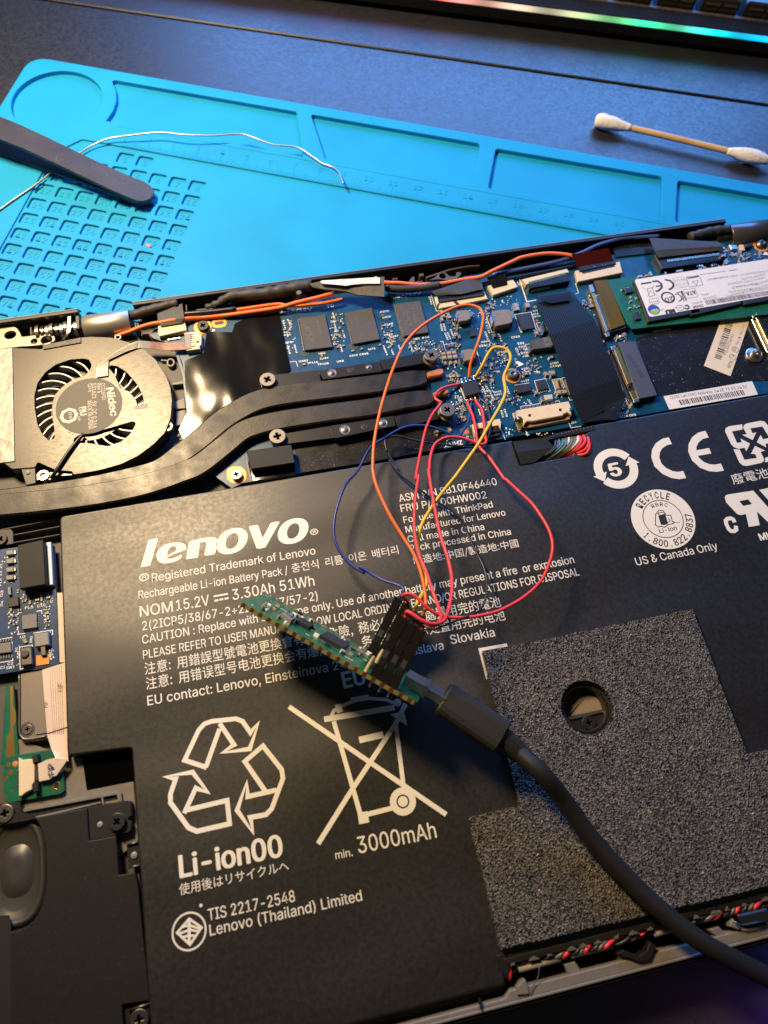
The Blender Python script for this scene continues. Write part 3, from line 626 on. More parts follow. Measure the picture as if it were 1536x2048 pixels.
ribbon3('spring_arm', [at('HL', (1070, 250), 12), at('HL', (1065, 400), 12.2), at('HL', (1055, 500), 12.0), at('HL', (970, 610), 11.0)], Vector((1.0, 0, 0)), 'steel', hg, 0.4, 4)
hr = thing('screen_hinge', (165, 86, 7), 'right screen hinge with a dark barrel at the edge of the laptop', 'hinge', 'screen hinges')
tube_x('barrel', 151.0, 168.5, 87.0, 8.6, 5.0, 'barreld', hr, 4.2)
ribbon3('lower_edge', [at('HR', (880, 660), 10.5), at('HR', (955, 545), 10.8), at('HR', (1250, 505), 10.8), at('HR', (1650, 450), 10.8)], Vector((0, 0.35, 0)), 'steel', hr, 0.25, 3)
tube_x('shaft', 146, 152, 87, 8.6, 2.6, 'black', hr, None, 14)

# ================================================================== motherboard
mb = thing('motherboard', (60, 50, 7), 'blue laptop motherboard full of chips, white print and connectors', 'circuit board')
ZB = 9.8
left = xy('CT', [(325, 700), (345, 620), (560, 560), (850, 535)], ZB)
outl = [(182, 18.9), (182, 86.3), (-50.5, 86.3), (-50.8, 83.5), (-62.5, 83.2), (-64.8, 80.6), (-63.8, 79.0), (-58.8, 75.8)] + list(xy('FAN', [(1300, 480), (1360, 540), (1400, 640), (1425, 800), (1440, 1000), (1455, 1100), (1500, 1250), (1640, 1500), (1780, 1600)], ZB)) + [(-41.0, 18.9)]
prism('board', outl, 8.6, ZB, 'pcb', mb, 0.08)
def chip(name, zn, q, z1, mat, r=0.0, bev=0.1, z0=ZB - 0.02):
    p = xy(zn, q, z1); return prism(name, rnd(p, r, 3) if r else p, z0, z1, mat, mb, bev)
def silk(zn, q, w=0.16, closed=False, z=ZB + 0.02): return (xy(zn, q, z), w, closed)
# memory chips; a silver strip paints the reflections along their left edge
for i, (q, t1, t2) in enumerate((([(178, 268), (432, 236), (505, 545), (240, 577)], ((238, 362), (292, 500)), ((345, 300), (378, 430))), ([(632, 216), (880, 168), (962, 470), (706, 517)], None, None), ([(1102, 132), (1345, 100), (1428, 404), (1190, 442)], ((1180, 215), (1230, 362)), ((1255, 165), (1300, 330))))):
    c = chip('memory_chip', 'DR', q, 10.9, 'chip')
    a_, b_ = q[0], q[3]
    prism('edge_glint', xy('DR', [(a_[0] - 14, a_[1] + 6), (a_[0] - 2, a_[1] + 2), (b_[0] - 2, b_[1] + 4), (b_[0] - 18, b_[1] + 12)], 10.2), ZB, 10.2, 'solder', c, 0.15)
    if t1:
        text('ELPIDA', 'DR', t1[0], t1[1], 1.6, 10.925, 'engrave', c, 0.01, name='chip_mark')
        text('B4216ABC' if i == 0 else 'J4216EBBG', 'DR', t2[0], t2[1], 0.9, 10.925, 'engrave', c, name='chip_mark')
    prism('underfill', circ(xy('DR', [(b_[0] - 4, b_[1] + 25)], ZB)[0], 1.7, 18), ZB, ZB + 0.12, M('underfill%d' % i, (0.06, 0.10, 0.12), 0.25), c, 0.05)
# power inductors: octagonal ferrite body on tinned terminals
def inductor(zn, tl, tr, br_, bl, z1):
    p = xy(zn, [tl, tr, br_, bl], z1)
    c = prism('inductor', rnd(p, [0.5, 1.5, 1.7, 0.6], 2), ZB + 0.25, z1, 'induct', mb, 0.2)
    e0, e1 = p[0], p[3]; f0, f1 = p[1], p[2]
    for a_, b_, sgn in ((e0, e1, -1), (f0, f1, 1)):
        m0 = a_.lerp(b_, 0.25); m1 = a_.lerp(b_, 0.72); o_ = (p[1] - p[0]).normalized() * sgn
        prism('terminal', [m0 - o_ * 0.6, m0 + o_ * 0.55, m1 + o_ * 0.55, m1 - o_ * 0.6], ZB, z1 + 0.10, 'solder', c, 0.08)
    return c
inductor('I1', (245, 165), (470, 140), (485, 300), (285, 335), 12.4)
inductor('I1', (790, 165), (1095, 130), (1130, 345), (850, 405), 12.9)
inductor('I1', (320, 770), (530, 735), (565, 895), (365, 945), 12.4)
# black power chips and small ics
def ic(zn, q, z1, legs=(), mat='chipdark', lw=0.55, outline=True, mark=None):
    c = chip('chip', zn, q, z1, mat)
    for p in legs: prism('leg', rect(at(zn, p, ZB + .5) + Vector((-lw / 2, -lw, 0)), at(zn, p, ZB + .5) + Vector((lw / 2, lw, 0))), ZB, ZB + 0.5, 'solder', c, 0.15)
    return c
ic('I1', [(1195, 235), (1375, 205), (1455, 430), (1265, 462)], 10.9, [(1268, 470), (1322, 462), (1378, 455), (1435, 445)])
ic('I1', [(440, 470), (535, 458), (560, 545), (462, 562)], 10.5)
ic('I4', [(440, 520), (610, 490), (660, 650), (490, 690)], 10.7, [(520, 700), (555, 692), (590, 685), (628, 677)])
ic('I4', [(95, 605), (325, 565), (370, 690), (130, 740)], 11.0, [(90, 690), (390, 700)])
d_ = ic('I3', [(530, 1020), (730, 985), (905, 1140), (560, 1185)], 12.2, [], 'chip')
prism('terminal', xy('I3', [(470, 1150), (515, 1110), (545, 1180), (520, 1240), (490, 1245)], 11.2), ZB, 11.2, 'solder', d_, 0.2)
prism('polarity_mark', xy('I3', [(725, 985), (850, 965), (908, 1108), (780, 1140)], 12.23), 12.2, 12.23, 'inkgray', d_, 0.005)
strokes('polarity_mark', [(xy('I3', [(795, 1035), (800, 1088)], 12.25), 0.25, False), (xy('I3', [(765, 1068), (830, 1055)], 12.25), 0.25, False)], 12.25, 'ink', d_)
text('220', 'I3', (610, 1045), (650, 1130), 0.8, 12.22, 'inkgray', d_, name='chip_mark'); text('6F', 'I3', (690, 1045), (720, 1120), 0.8, 12.22, 'inkgray', d_, name='chip_mark')
# flash chip with eight legs, the one with wires on it
fl = thing('flash_chip', at('MB1', (770, 985), ZB), 'small black eight-legged chip with thin coloured wires soldered to its pins', 'chip')
prism('body', xy('MB1', [(704, 950), (822, 922), (852, 1018), (736, 1050)], 11.7), 10.1, 11.7, 'chipdark', fl, 0.25)
for i in range(4):
    for y0, y1, s in (((742 + 31 * i, 1050 - 7 * i), (746 + 31 * i, 1080 - 8 * i), 1), ((706 + 30 * i, 938 - 8 * i), (700 + 30 * i, 915 - 8 * i), -1)):
        a_ = at('MB1', y0, 10.7); b_ = at('MB1', y1, 10.0)
        ribbon3('leg', [a_ + Vector((0, 0.5 * s, 0.15)), a_, b_ + Vector((0, 0.15 * s, 0)), b_ + Vector((0, -0.3 * s, 0))], Vector((0.5, 0, 0)), 'solder', fl, 0.22, 3)
for p in ((768, 905), (800, 897), (746, 1082), (776, 1075), (808, 1066)):
    c = at('MB1', p, 10.2); lathe('solder_joint', [(0.75, -0.4), (0.7, 0.1), (0.45, 0.5), (0.1, 0.7)], c, 'solder', fl, 12, True)
for p in ((690, 950),):
    lathe('solder_joint', [(0.6, -0.4), (0.55, 0.1), (0.3, 0.4), (0.1, 0.5)], at('MB1', p, 10.2), 'solder', fl, 12, True)
# ffc / board connectors
def connector(name, zn, q, z1, mat='cream', bev=0.15): return chip(name, zn, q, z1, mat, 0, bev)
c = connector('flat_connector', 'MB1', [(498, 275), (872, 222), (905, 298), (532, 372)], 11.2)
prism('latch', xy('MB1', [(512, 278), (870, 222), (880, 262), (524, 318)], 11.7), 11.1, 11.7, 'film2', c, 0.1)
prism('contact_row', xy('MB1', [(530, 308), (868, 256), (872, 268), (534, 322)], 11.8), 11.1, 11.8, 'chipdark', c, 0.02)
prism('notch', xy('MB1', [(640, 320), (662, 314), (690, 338), (668, 348)], 11.28), 11.1, 11.28, 'black', c, 0.02)
prism('insert_lip', xy('MB1', [(496, 286), (518, 280), (530, 330), (512, 350)], 11.9), 11.1, 11.9, 'cream', c, 0.15)
c = connector('flat_connector', 'MB1', [(905, 196), (1100, 150), (1138, 205), (945, 270)], 11.3)
prism('latch', xy('MB1', [(895, 130), (1040, 105), (1056, 185), (945, 212)], 11.7), 11.2, 11.7, 'film', c, 0.05)
c = connector('flat_connector', 'MB1', [(1165, 148), (1512, 66), (1532, 92), (1200, 188)], 11.7)
prism('contact_row', xy('MB1', [(1215, 168), (1505, 92), (1510, 108), (1222, 186)], 11.82), 11.5, 11.82, 'gold', c, 0.02)
for k in range(26):
    t = k / 25; a_ = (1222 + 280 * t, 170 - 74 * t)
    prism('contact', xy('MB1', [(a_[0], a_[1]), (a_[0] + 5, a_[1] - 1), (a_[0] + 9, a_[1] + 15), (a_[0] + 4, a_[1] + 16)], 11.95), 11.5, 11.95, 'chipdark', c, 0.02)
prism('latch', xy('MB1', [(1210, 190), (1518, 108), (1536, 160), (1225, 218)], 12.0), ZB, 12.0, 'film2', c, 0.1)
prism('front_bar', xy('MB1', [(1238, 226), (1530, 158), (1536, 166), (1242, 236)], 11.0), ZB, 11.0, 'cream', c, 0.1)
c = connector('flat_connector', 'MB2', [(178, 428), (492, 362), (512, 440), (195, 505)], 11.4)
prism('slot', xy('MB2', [(215, 430), (452, 374), (458, 398), (232, 448)], 11.5), 11.3, 11.5, 'black', c, 0.03)
prism('latch', xy('MB2', [(200, 402), (455, 352), (465, 378), (208, 432)], 11.8), 11.2, 11.8, 'film2', c, 0.05)
for k in range(12):
    t = k / 11; prism('contact', xy('MB2', [(195 + 290 * t, 512 - 62 * t), (205 + 290 * t, 510 - 62 * t), (208 + 290 * t, 524 - 62 * t), (198 + 290 * t, 526 - 62 * t)], 10.1), ZB, 10.1, 'solder', c, 0.03)
c = connector('display_connector', 'MB2', [(738, 318), (1215, 268), (1250, 338), (790, 412)], 12.0, 'film2')
prism('contact_row', xy('MB2', [(820, 352), (1190, 302), (1195, 322), (826, 372)], 12.1), 11.9, 12.1, 'chipdark', c, 0.02)
for k in range(34):
    t = k / 33; x_, y_ = 826 + 360 * t, 350 - 49 * t
    prism('contact', xy('MB2', [(x_, y_), (x_ + 5, y_ - 1), (x_ + 8, y_ + 15), (x_ + 3, y_ + 16)], 12.22), 12.0, 12.22, 'solder', c, 0.02)
strokes('outline', [(xy('MB2', [(735, 320), (785, 412), (1250, 345)], 12.05), 0.12, False)], 12.05, 'darksteel', c)
# big cream board connector near the battery
c = connector('battery_connector', 'I4', [(98, 1030), (1005, 870), (1050, 990), (1052, 1105), (985, 1065), (918, 1095), (905, 1120), (395, 1215), (300, 1215), (240, 1270), (225, 1180), (100, 1150)], 12.4, 'cream', 0.25)
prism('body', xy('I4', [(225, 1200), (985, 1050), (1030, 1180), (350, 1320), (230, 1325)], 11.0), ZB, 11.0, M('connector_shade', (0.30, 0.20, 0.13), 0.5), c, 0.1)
prism('lower_lip', xy('I4', [(360, 1305), (985, 1190), (990, 1210), (365, 1325)], 10.6), ZB, 10.6, 'white', c, 0.1)
for p in ((335, 1115), (857, 1022)): prism('key_hole', rnd(xy('I4', [(p[0] - 24, p[1] - 20), (p[0] + 20, p[1] - 28), (p[0] + 26, p[1] + 18), (p[0] - 18, p[1] + 24)], 12.44), 0.1), 12.3, 12.44, 'kapton', c, 0.01)
for p in ((160, 1165), (1035, 1020)): lathe('solder_peg', [(0.9, -0.8), (0.8, 0.1), (0.4, 0.3)], at('I4', p, 12.3), 'darksteel', c, 12)
prism('gold_clip', xy('I4', [(120, 1215), (215, 1195), (225, 1320), (190, 1335)], 11.4), ZB, 11.4, 'gold', c, 0.2)
for k in range(10):
    t = k / 9; x_, y_ = 215 + 575 * t, 985 - 88 * t
    prism('leg', xy('I4', [(x_ - 18, y_ - 12), (x_ + 18, y_ - 18), (x_ + 20, y_ + 30), (x_ - 16, y_ + 36)], 10.4), ZB, 10.4, 'solder', c, 0.15)
c = connector('small_connector', 'I2', [(490, 835), (920, 745), (940, 800), (930, 905), (905, 850), (560, 905), (540, 1010), (510, 930)], 11.9)
prism('body', xy('I2', [(575, 880), (905, 820), (935, 935), (720, 980), (590, 990)], 11.3), ZB, 11.3, 'black', c, 0.15)
for k in range(6): prism('contact', xy('I2', [(760 + 26 * k, 860 - 5 * k), (770 + 26 * k, 858 - 5 * k), (778 + 26 * k, 900 - 5 * k), (768 + 26 * k, 902 - 5 * k)], 11.5), 11.2, 11.5, 'solder', c, 0.03)
prism('front_lip', xy('I2', [(720, 1010), (920, 965), (930, 990), (735, 1040)], 10.8), ZB, 10.8, 'darksteel', c, 0.1)
# left corner connectors
c = connector('flat_connector', 'CT', [(480, 560), (520, 560), (530, 605), (790, 560), (800, 520), (825, 515), (850, 640), (505, 720)], 11.6)
prism('body', xy('CT', [(480, 640), (850, 585), (850, 660), (505, 735)], 11.0), ZB, 11.0, 'cream', c, 0.1)
for k in range(8): prism('contact', xy('CT', [(595 + 18 * k, 612 - 3 * k), (603 + 18 * k, 610 - 3 * k), (606 + 18 * k, 640 - 3 * k), (598 + 18 * k, 642 - 3 * k)], 11.75), 11.4, 11.75, 'gold', c, 0.02)
prism('lower_lip', xy('CT', [(600, 755), (770, 728), (775, 745), (606, 772)], 10.3), ZB, 10.3, 'solder', c, 0.05)
c = connector('fan_connector', 'CT', [(822, 675), (1000, 655), (1015, 690), (1045, 690), (1040, 830), (1020, 845), (1025, 880), (850, 905)], 11.8)
prism('insert', xy('CT', [(830, 685), (905, 680), (915, 870), (850, 890)], 12.0), 11.7, 12.0, 'gray', c, 0.08)
prism('slot', xy('CT', [(905, 690), (935, 688), (960, 850), (925, 860)], 11.9), 11.7, 11.9, 'black', c, 0.02)
for k in range(6): prism('contact', xy('CT', [(915, 712 + 24 * k), (950, 708 + 24 * k), (952, 716 + 24 * k), (917, 720 + 24 * k)], 12.0), 11.7, 12.0, 'solder', c, 0.02)
lathe('key_hole', [(0.55, 0), (0.5, 0.03)], at('CT', (995, 790), 11.82), 'black', c, 14)
# screw pads, rings and screws
def pad(zn, p, r, rin=None, slot=0):
    cc = at(zn, p, ZB); loop = circ(cc, r, 32)
    hole = circ(cc, rin or 1.0, 24)
    if slot: loop = rnd([(cc.x - r * 1.25, cc.y - r), (cc.x + r * 1.25, cc.y - r), (cc.x + r * 1.25, cc.y + r), (cc.x - r * 1.25, cc.y + r)], r * .98, 8); hole = rnd([(cc.x - 1.6, cc.y - .7), (cc.x + 1.6, cc.y - .7), (cc.x + 1.6, cc.y + .7), (cc.x - 1.6, cc.y + .7)], 0.69, 6)
    return plate('copper_pad', loop, [hole], ZB - 0.02, ZB + 0.10, 'ring', mb, 0.03)
pad('CT', (1060, 600), 3.05, 1.8); screw(mb, at('CT', (1060, 578), 11.2), 2.0, 'black', 0.9, 0.5)
pad('CT', (1270, 552), 2.0, None, 1); prism('slot_floor', circ(at('CT', (1270, 552), ZB), 1.0, 14), ZB - .02, ZB + 0.03, 'black', mb, 0.005)
prism('copper_pad', rnd(xy('HEAT', [(860, 110), (970, 108), (975, 150), (900, 165), (870, 160)], ZB + .1), 0.5), ZB, ZB + .1, 'ring', mb, 0.03)
lathe('standoff_post', [(0.8, 0), (0.8, 3.0), (1.05, 3.1), (1.05, 4.2), (0.8, 4.4)], at('HEAT', (920, 160), ZB), 'darksteel', mb, 16)
prism('copper_pad', rnd(xy('HEAT', [(358, 1455), (400, 1432), (470, 1432), (508, 1470), (510, 1530), (480, 1558), (400, 1562), (362, 1530)], ZB + .1), 0.8), ZB - .02, ZB + .1, 'ring', mb, 0.03)
screw(mb, at('HEAT', (432, 1490), 11.4), 1.75, 'steel', 0.9, 0.7)
pad('MB1', (1095, 890), 2.9, 1.9)
lathe('dome_screw', [(2.25, 0), (2.2, 0.6), (1.6, 1.15), (0.9, 1.3), (0.55, 1.05), (0.2, 0.9)], at('MB1', (1096, 888), ZB + .05), 'darksteel', mb, 28)
pad('HR', (1390, 705), 2.9, 1.9)
lathe('dome_screw', [(2.1, 0), (2.0, 0.7), (1.4, 1.3), (0.8, 1.45), (0.4, 1.2), (0.1, 1.1)], at('HR', (1400, 690), ZB + .05), 'darksteel', mb, 24)
for zn, p, r in (('I3', (600, 460), .62), ('I3', (628, 693), .42), ('I2', (398, 950), .9)): prism('test_pad', circ(at(zn, p, ZB), r, 18), ZB - .02, ZB + .04, 'copper', mb, 0.01)
prism('pad_base', xy('I2', [(300, 905), (430, 878), (462, 985), (335, 1015)], ZB), ZB - .02, ZB + .02, 'inkgray', mb, 0.005)
# silkscreen frames, arrows and dots
prism('arrow_mark', xy('I4', [(92, 170), (240, 242), (104, 300)], ZB), ZB - .02, ZB + .025, 'silk', mb, 0.005)
prism('arrow_mark', xy('CT', [(1180, 632), (1222, 632), (1178, 678)], ZB), ZB - .02, ZB + .025, 'silk', mb, 0.005)
prism('arrow_mark', xy('I2', [(120, 1055), (140, 1090), (95, 1092)], ZB), ZB - .02, ZB + .025, 'silk', mb, 0.005)
fr = [silk('I4', [(45, 1085), (95, 1072)]), silk('I4', [(45, 1085), (140, 1365), (255, 1345), (300, 1468)], .2), silk('I4', [(995, 1215), (1040, 1328), (1215, 1300)], .2), silk('I4', [(185, 1010), (180, 965), (835, 865), (850, 895)]),
      silk('I4', [(415, 525), (610, 488), (685, 700), (480, 738), (415, 525)], .16), silk('I4', [(80, 600), (330, 562)]), silk('I4', [(100, 765), (390, 722), (400, 680)]), silk('I4', [(880, 480), (955, 465)]), silk('I4', [(880, 480), (1020, 858), (1105, 848)]), silk('I4', [(715, 510), (860, 488), (915, 655), (775, 680), (715, 510)]),
      silk('I1', [(190, 330), (225, 432), (330, 425)]), silk('I1', [(715, 270), (760, 225)]), silk('I1', [(715, 270), (795, 498), (890, 485)], .2), silk('I1', [(1145, 225), (1400, 185), (1480, 460), (1240, 498), (1145, 225)], .16), silk('I1', [(560, 770), (625, 985)]), silk('I1', [(1310, 685), (1385, 675)]), silk('I1', [(1310, 685), (1365, 850), (1435, 842)], .16),
      silk('I1', [(0, 640), (45, 640), (100, 830)]), silk('I1', [(60, 690), (240, 660)], .2), silk('I2', [(300, 235), (345, 190)]), silk('I2', [(300, 235), (395, 480)], .3), silk('I2', [(468, 850), (545, 1120)], .16), silk('I2', [(940, 910), (1002, 1070)], .16), silk('I3', [(320, -60), (460, 375), (610, 350)], .2), silk('I3', [(1285, 60), (1340, 225), (1285, 238)], .2), silk('I3', [(620, 740), (690, 728)]), silk('I3', [(620, 740), (700, 975)]),
      silk('MB1', [(465, 255), (510, 395), (745, 355)], .18), silk('DR', [(95, 692), (155, 688), (172, 738)]), silk('MB1', [(1145, 145), (1200, 320), (1275, 308)], .18), silk('I1', [(1280, 1090), (1385, 1110), (1375, 1155)], .2), silk('I1', [(1265, 1100), (1290, 1190)], .35), silk('I2', [(590, 600), (620, 700)], .3)]
tag(strokes('silkscreen_line', fr, ZB + .02, 'silk', mb), None, None, None, 'stuff')
def st_(s, zn, a_, b_, h): return text(s, zn, a_, b_, h, ZB + .025, 'silk', mb, 0.020, res=1, name='silkscreen_text')
for s, zn, a_, b_, h in (('4:2A/32V', 'DR', (0, 232), (312, 195), 1.25), ('YC', 'DR', (448, 170), (520, 160), 1.25), ('1.5A/32V', 'DR', (1060, 85), (1360, 40), 1.1), ('U82', 'DR', (372, 618), (436, 610), .62), ('C384', 'DR', (385, 668), (468, 656), .66), ('C383', 'DR', (182, 694), (270, 682), .66), ('TP115', 'DR', (262, 712), (365, 698), .66), ('TP108', 'DR', (362, 724), (468, 710), .66), ('U58', 'DR', (548, 696), (614, 686), .66), ('C319', 'DR', (668, 642), (750, 630), .66), ('C505', 'DR', (765, 628), (850, 615), .66), ('U76', 'DR', (850, 578), (918, 566), .66), ('R8021', 'DR', (490, 312), (592, 298), .62), ('C78', 'DR', (52, 514), (115, 506), .62), ('D13', 'DR', (38, 414), (100, 406), .62), ('D14', 'DR', (38, 442), (104, 433), .62), ('C290', 'DR', (965, 218), (1050, 204), .62), ('C374', 'DR', (985, 272), (1068, 258), .62), ('C340', 'DR', (1000, 342), (1085, 328), .62), ('C362', 'DR', (1000, 440), (1082, 428), .62), ('C637', 'DR', (1058, 458), (1140, 444), .62), ('C350', 'DR', (1022, 508), (1108, 496), .62), ('U81', 'DR', (1282, 480), (1345, 470), .66), ('D14', 'DR', (1368, 468), (1435, 458), .66),
                        ('C763', 'I1', (1100, 592), (1230, 570), .75), ('U26', 'I1', (605, 722), (705, 704), .75), ('R345', 'I1', (640, 658), (768, 636), .6), ('C542', 'I1', (758, 702), (885, 682), .7), ('R816', 'I1', (878, 826), (1000, 806), .7), ('C947', 'I1', (780, 1072), (910, 1050), .66), ('C950', 'I1', (785, 1128), (918, 1106), .66), ('D251', 'I1', (1255, 1078), (1385, 1055), .72), ('Q8', 'I1', (1470, 1130), (1530, 1118), .66), ('C942', 'I1', (680, 1196), (800, 1174), .66), ('Q137', 'I2', (1245, 192), (1375, 165), .66), ('R441', 'I2', (825, 355), (945, 335), .62), ('C661', 'I2', (835, 396), (955, 372), .62), ('J20', 'I2', (395, 1050), (485, 1034), .75), ('24MHZ', 'I2', (30, 1200), (352, 1140), 1.5), ('J14', 'I4', (1045, 1262), (1140, 1240), .7), ('C1301', 'I4', (690, 250), (835, 220), .62), ('C1306', 'I4', (692, 300), (870, 266), .62), ('Q8', 'I4', (440, 402), (515, 388), .66), ('TP7', 'I3', (565, 548), (648, 532), .6), ('Q16', 'I3', (558, 600), (660, 582), .6), ('TP11', 'I3', (568, 645), (695, 622), .6), ('Q153', 'MB2', (482, 1445), (548, 1434), .8), ('Q174 Q98', 'MB2', (490, 1466), (608, 1448), .8)):
    st_(s, zn, a_, b_, h)
# designators that run downwards
for s, zn, a_, b_, h in (('C131', 'I2', (665, 180), (720, 300), .55), ('R224', 'I2', (640, 255), (695, 380), .55), ('C132', 'I2', (700, 310), (760, 440), .55), ('C133', 'I2', (740, 305), (800, 440), .55), ('C722', 'I2', (1005, 255), (1050, 370), .6), ('R721', 'I2', (255, 395), (300, 500), .55), ('C118', 'I2', (335, 540), (390, 655), .55), ('C119', 'I2', (300, 410), (345, 520), .55), ('D216', 'I2', (925, 620), (960, 730), .62), ('C678', 'I2', (975, 600), (1015, 720), .62), ('Q11', 'I3', (255, 1160), (310, 1285), .7), ('D1100', 'I3', (290, 1070), (385, 1320), .6), ('D1111', 'I3', (335, 1065), (430, 1315), .6), ('D1112', 'I3', (375, 1060), (470, 1310), .6), ('C315', 'I1', (0, 370), (25, 475), .55), ('C316', 'I1', (42, 362), (72, 470), .55), ('C690', 'I1', (65, 505), (110, 615), .55), ('C691', 'I1', (105, 500), (150, 605), .55), ('C409', 'I1', (150, 450), (190, 555), .55), ('C311', 'I1', (680, 485), (725, 615), .6), ('C730', 'I1', (705, 390), (750, 510), .6), ('C718', 'I1', (885, 515), (935, 640), .6), ('C551', 'DR', (500, 220), (520, 285), .5), ('R8020', 'DR', (515, 325), (535, 400), .5), ('C401', 'DR', (510, 440), (530, 500), .5), ('C350', 'DR', (570, 525), (592, 595), .5), ('C245', 'DR', (595, 385), (615, 460), .5), ('R538', 'DR', (65, 535), (90, 615), .5), ('R543', 'DR', (130, 525), (155, 605), .5), ('R801', 'DR', (985, 535), (1025, 630), .5), ('T480', 'DR', (1055, 555), (1085, 625), .5), ('C280', 'DR', (1130, 530), (1160, 600), .5), ('C785', 'DR', (1235, 505), (1265, 590), .5), ('R344', 'DR', (20, 295), (45, 370), .5), ('C341', 'DR', (75, 290), (100, 365), .5), ('J7', 'I3', (290, 30), (320, 95), .7), ('J12', 'I4', (290, 840), (350, 930), .6), ('C344', 'DR', (1425, 60), (1450, 140), .6)):
    st_(s, zn, a_, b_, h)
# via and pad dots, nobody could count them
rd = random.Random(11); dots = []
def dotfield(zn, box, n, r=(0.14, 0.27)):
    for _ in range(n):
        p = at(zn, (rd.uniform(box[0], box[2]), rd.uniform(box[1], box[3])), ZB); dots.append((*prism_data(circ(p, rd.uniform(*r), 6), ZB - .01, ZB + .035, 0.01), 0))
for zn, b_, n in (('MB1', (920, 270, 1130, 360), 26), ('MB1', (760, 350, 880, 560), 22), ('MB1', (580, 880, 700, 1250), 60), ('MB1', (950, 690, 1080, 820), 26), ('MB1', (840, 900, 960, 1150), 40), ('MB1', (1100, 740, 1450, 860), 18), ('MB1', (1050, 1040, 1200, 1110), 16), ('MB1', (1040, 1280, 1120, 1360), 12), ('MB1', (1180, 1325, 1500, 1350), 18), ('DR', (1020, 300, 1080, 560), 14), ('DR', (480, 200, 620, 560), 30), ('DR', (20, 260, 150, 620), 26), ('MB2', (230, 560, 320, 740), 20), ('MB2', (380, 1340, 560, 1440), 30), ('DR', (1240, 480, 1500, 600), 30), ('MB1', (880, 380, 900, 560), 10), ('MB1', (500, 620, 700, 900), 40)):
    dotfield(zn, b_, n)
v, f, m = join(dots); tag(mesh('via_dots', v, f, 'silk', mb), None, None, None, 'stuff')
# small chip capacitors and resistors, one mesh per kind
def smd(kind, L, W, H):
    e = L * 0.24
    parts = [(*boxd((0, 0, H / 2), (L - 2 * e, W * .96, H * .94)), 0), (*boxd((-(L - e) / 2, 0, H / 2), (e, W, H)), 1), (*boxd(((L - e) / 2, 0, H / 2), (e, W, H)), 1)]
    v, f, m = join(parts); me = bpy.data.meshes.new(kind); me.from_pydata([tuple(x * S) for x in v], [], f); me.polygons.foreach_set('material_index', m); me.update()
    me.materials.append(K['ceram' if kind == 'capacitor' else 'resis']); me.materials.append(K['solder']); return me
SM = {('capacitor', 0): smd('capacitor', 1.0, 0.55, 0.5), ('capacitor', 1): smd('capacitor', 1.7, 0.9, 0.85), ('capacitor', 2): smd('capacitor', 2.2, 1.5, 1.2), ('resistor', 0): smd('resistor', 1.0, 0.55, 0.35), ('resistor', 1): smd('resistor', 1.6, 0.8, 0.45)}
def put(kind, sz, zn, p, vert=False, parent=None, z=ZB, rz=0):
    parent = parent or mb
    o = bpy.data.objects.new(kind, SM[(kind, sz)]); col.objects.link(o); o.parent = parent
    o.location = (at(zn, p, z) - origin(parent)) * S; o.rotation_euler = (0, 0, rz + (math.pi / 2 if vert else 0)); return o
for r_, y in enumerate((850, 905, 985)):
    for c_, x in enumerate((45, 130, 210)): put('capacitor', 2 if r_ < 2 else 1, 'I1', (x + 14 * r_, y - 8 * c_), True)
for zn, p, sz, vt in (('I1', (50, 255), 1, True), ('I1', (125, 240), 1, True), ('I1', (250, 540), 1, True), ('I1', (290, 580), 1, True), ('I1', (1155, 105), 2, False), ('I1', (1165, 160), 2, False), ('I1', (1335, 105), 2, True), ('I1', (690, 1010), 1, True), ('I1', (790, 1010), 1, True), ('I1', (830, 560), 1, True), ('I4', (715, 415), 2, True), ('I4', (820, 745), 2, True), ('I4', (920, 735), 2, True), ('I4', (610, 420), 1, True), ('I4', (700, 140), 1, False), ('I4', (435, 740), 1, True), ('I1', (1480, 520), 1, True), ('I2', (270, 110), 1, False), ('I2', (200, 110), 1, False), ('I1', (430, 215), 1, True), ('I2', (1310, 75), 1, False), ('I3', (740, 870), 2, True), ('I3', (690, 880), 2, True), ('I1', (10, 760), 2, True)):
    put('capacitor', sz, zn, p, vt)
for p in ((540, 245), (535, 470), (555, 400), (570, 440), (700, 590), (785, 570), (610, 540), (402, 636), (232, 720), (1050, 270), (1035, 345), (1045, 470), (1095, 475), (45, 385), (95, 390), (85, 440)): put('capacitor', 0, 'DR', p, rd.random() < .5)
for zn, b_, n_, szs in (('MB1', (590, 640, 700, 700), 8, (0,)), ('MB1', (600, 860, 690, 940), 14, (0,)), ('MB1', (820, 860, 960, 960), 14, (0, 0, 1)), ('MB1', (890, 640, 1060, 800), 16, (0,)), ('MB1', (650, 1090, 730, 1290), 12, (0,)), ('MB1', (540, 400, 640, 480), 8, (0, 1)), ('MB1', (880, 330, 960, 420), 8, (0,)), ('MB1', (950, 1060, 1100, 1110), 8, (0,)), ('MB1', (1110, 680, 1330, 880), 12, (0,)), ('MB1', (880, 1000, 940, 1140), 10, (0,)), ('MB1', (500, 1310, 620, 1380), 6, (0, 1)), ('MB1', (640, 500, 700, 620), 8, (0,)), ('DR', (960, 200, 1080, 560), 10, (0,)), ('DR', (500, 230, 610, 580), 12, (0,)), ('MB2', (230, 590, 300, 700), 8, (0, 1)), ('MB2', (380, 1330, 560, 1430), 14, (0,)), ('MB2', (440, 880, 560, 920), 6, (0, 1)), ('DR', (1240, 500, 1480, 600), 14, (0,)), ('MB1', (700, 1150, 760, 1260), 6, (0,))):
    for _ in range(int(n_ * 1.6)): put(rd.choice(('capacitor', 'capacitor', 'resistor')), rd.choice(szs), zn, (rd.uniform(b_[0], b_[2]), rd.uniform(b_[1], b_[3])), rd.random() < .5)
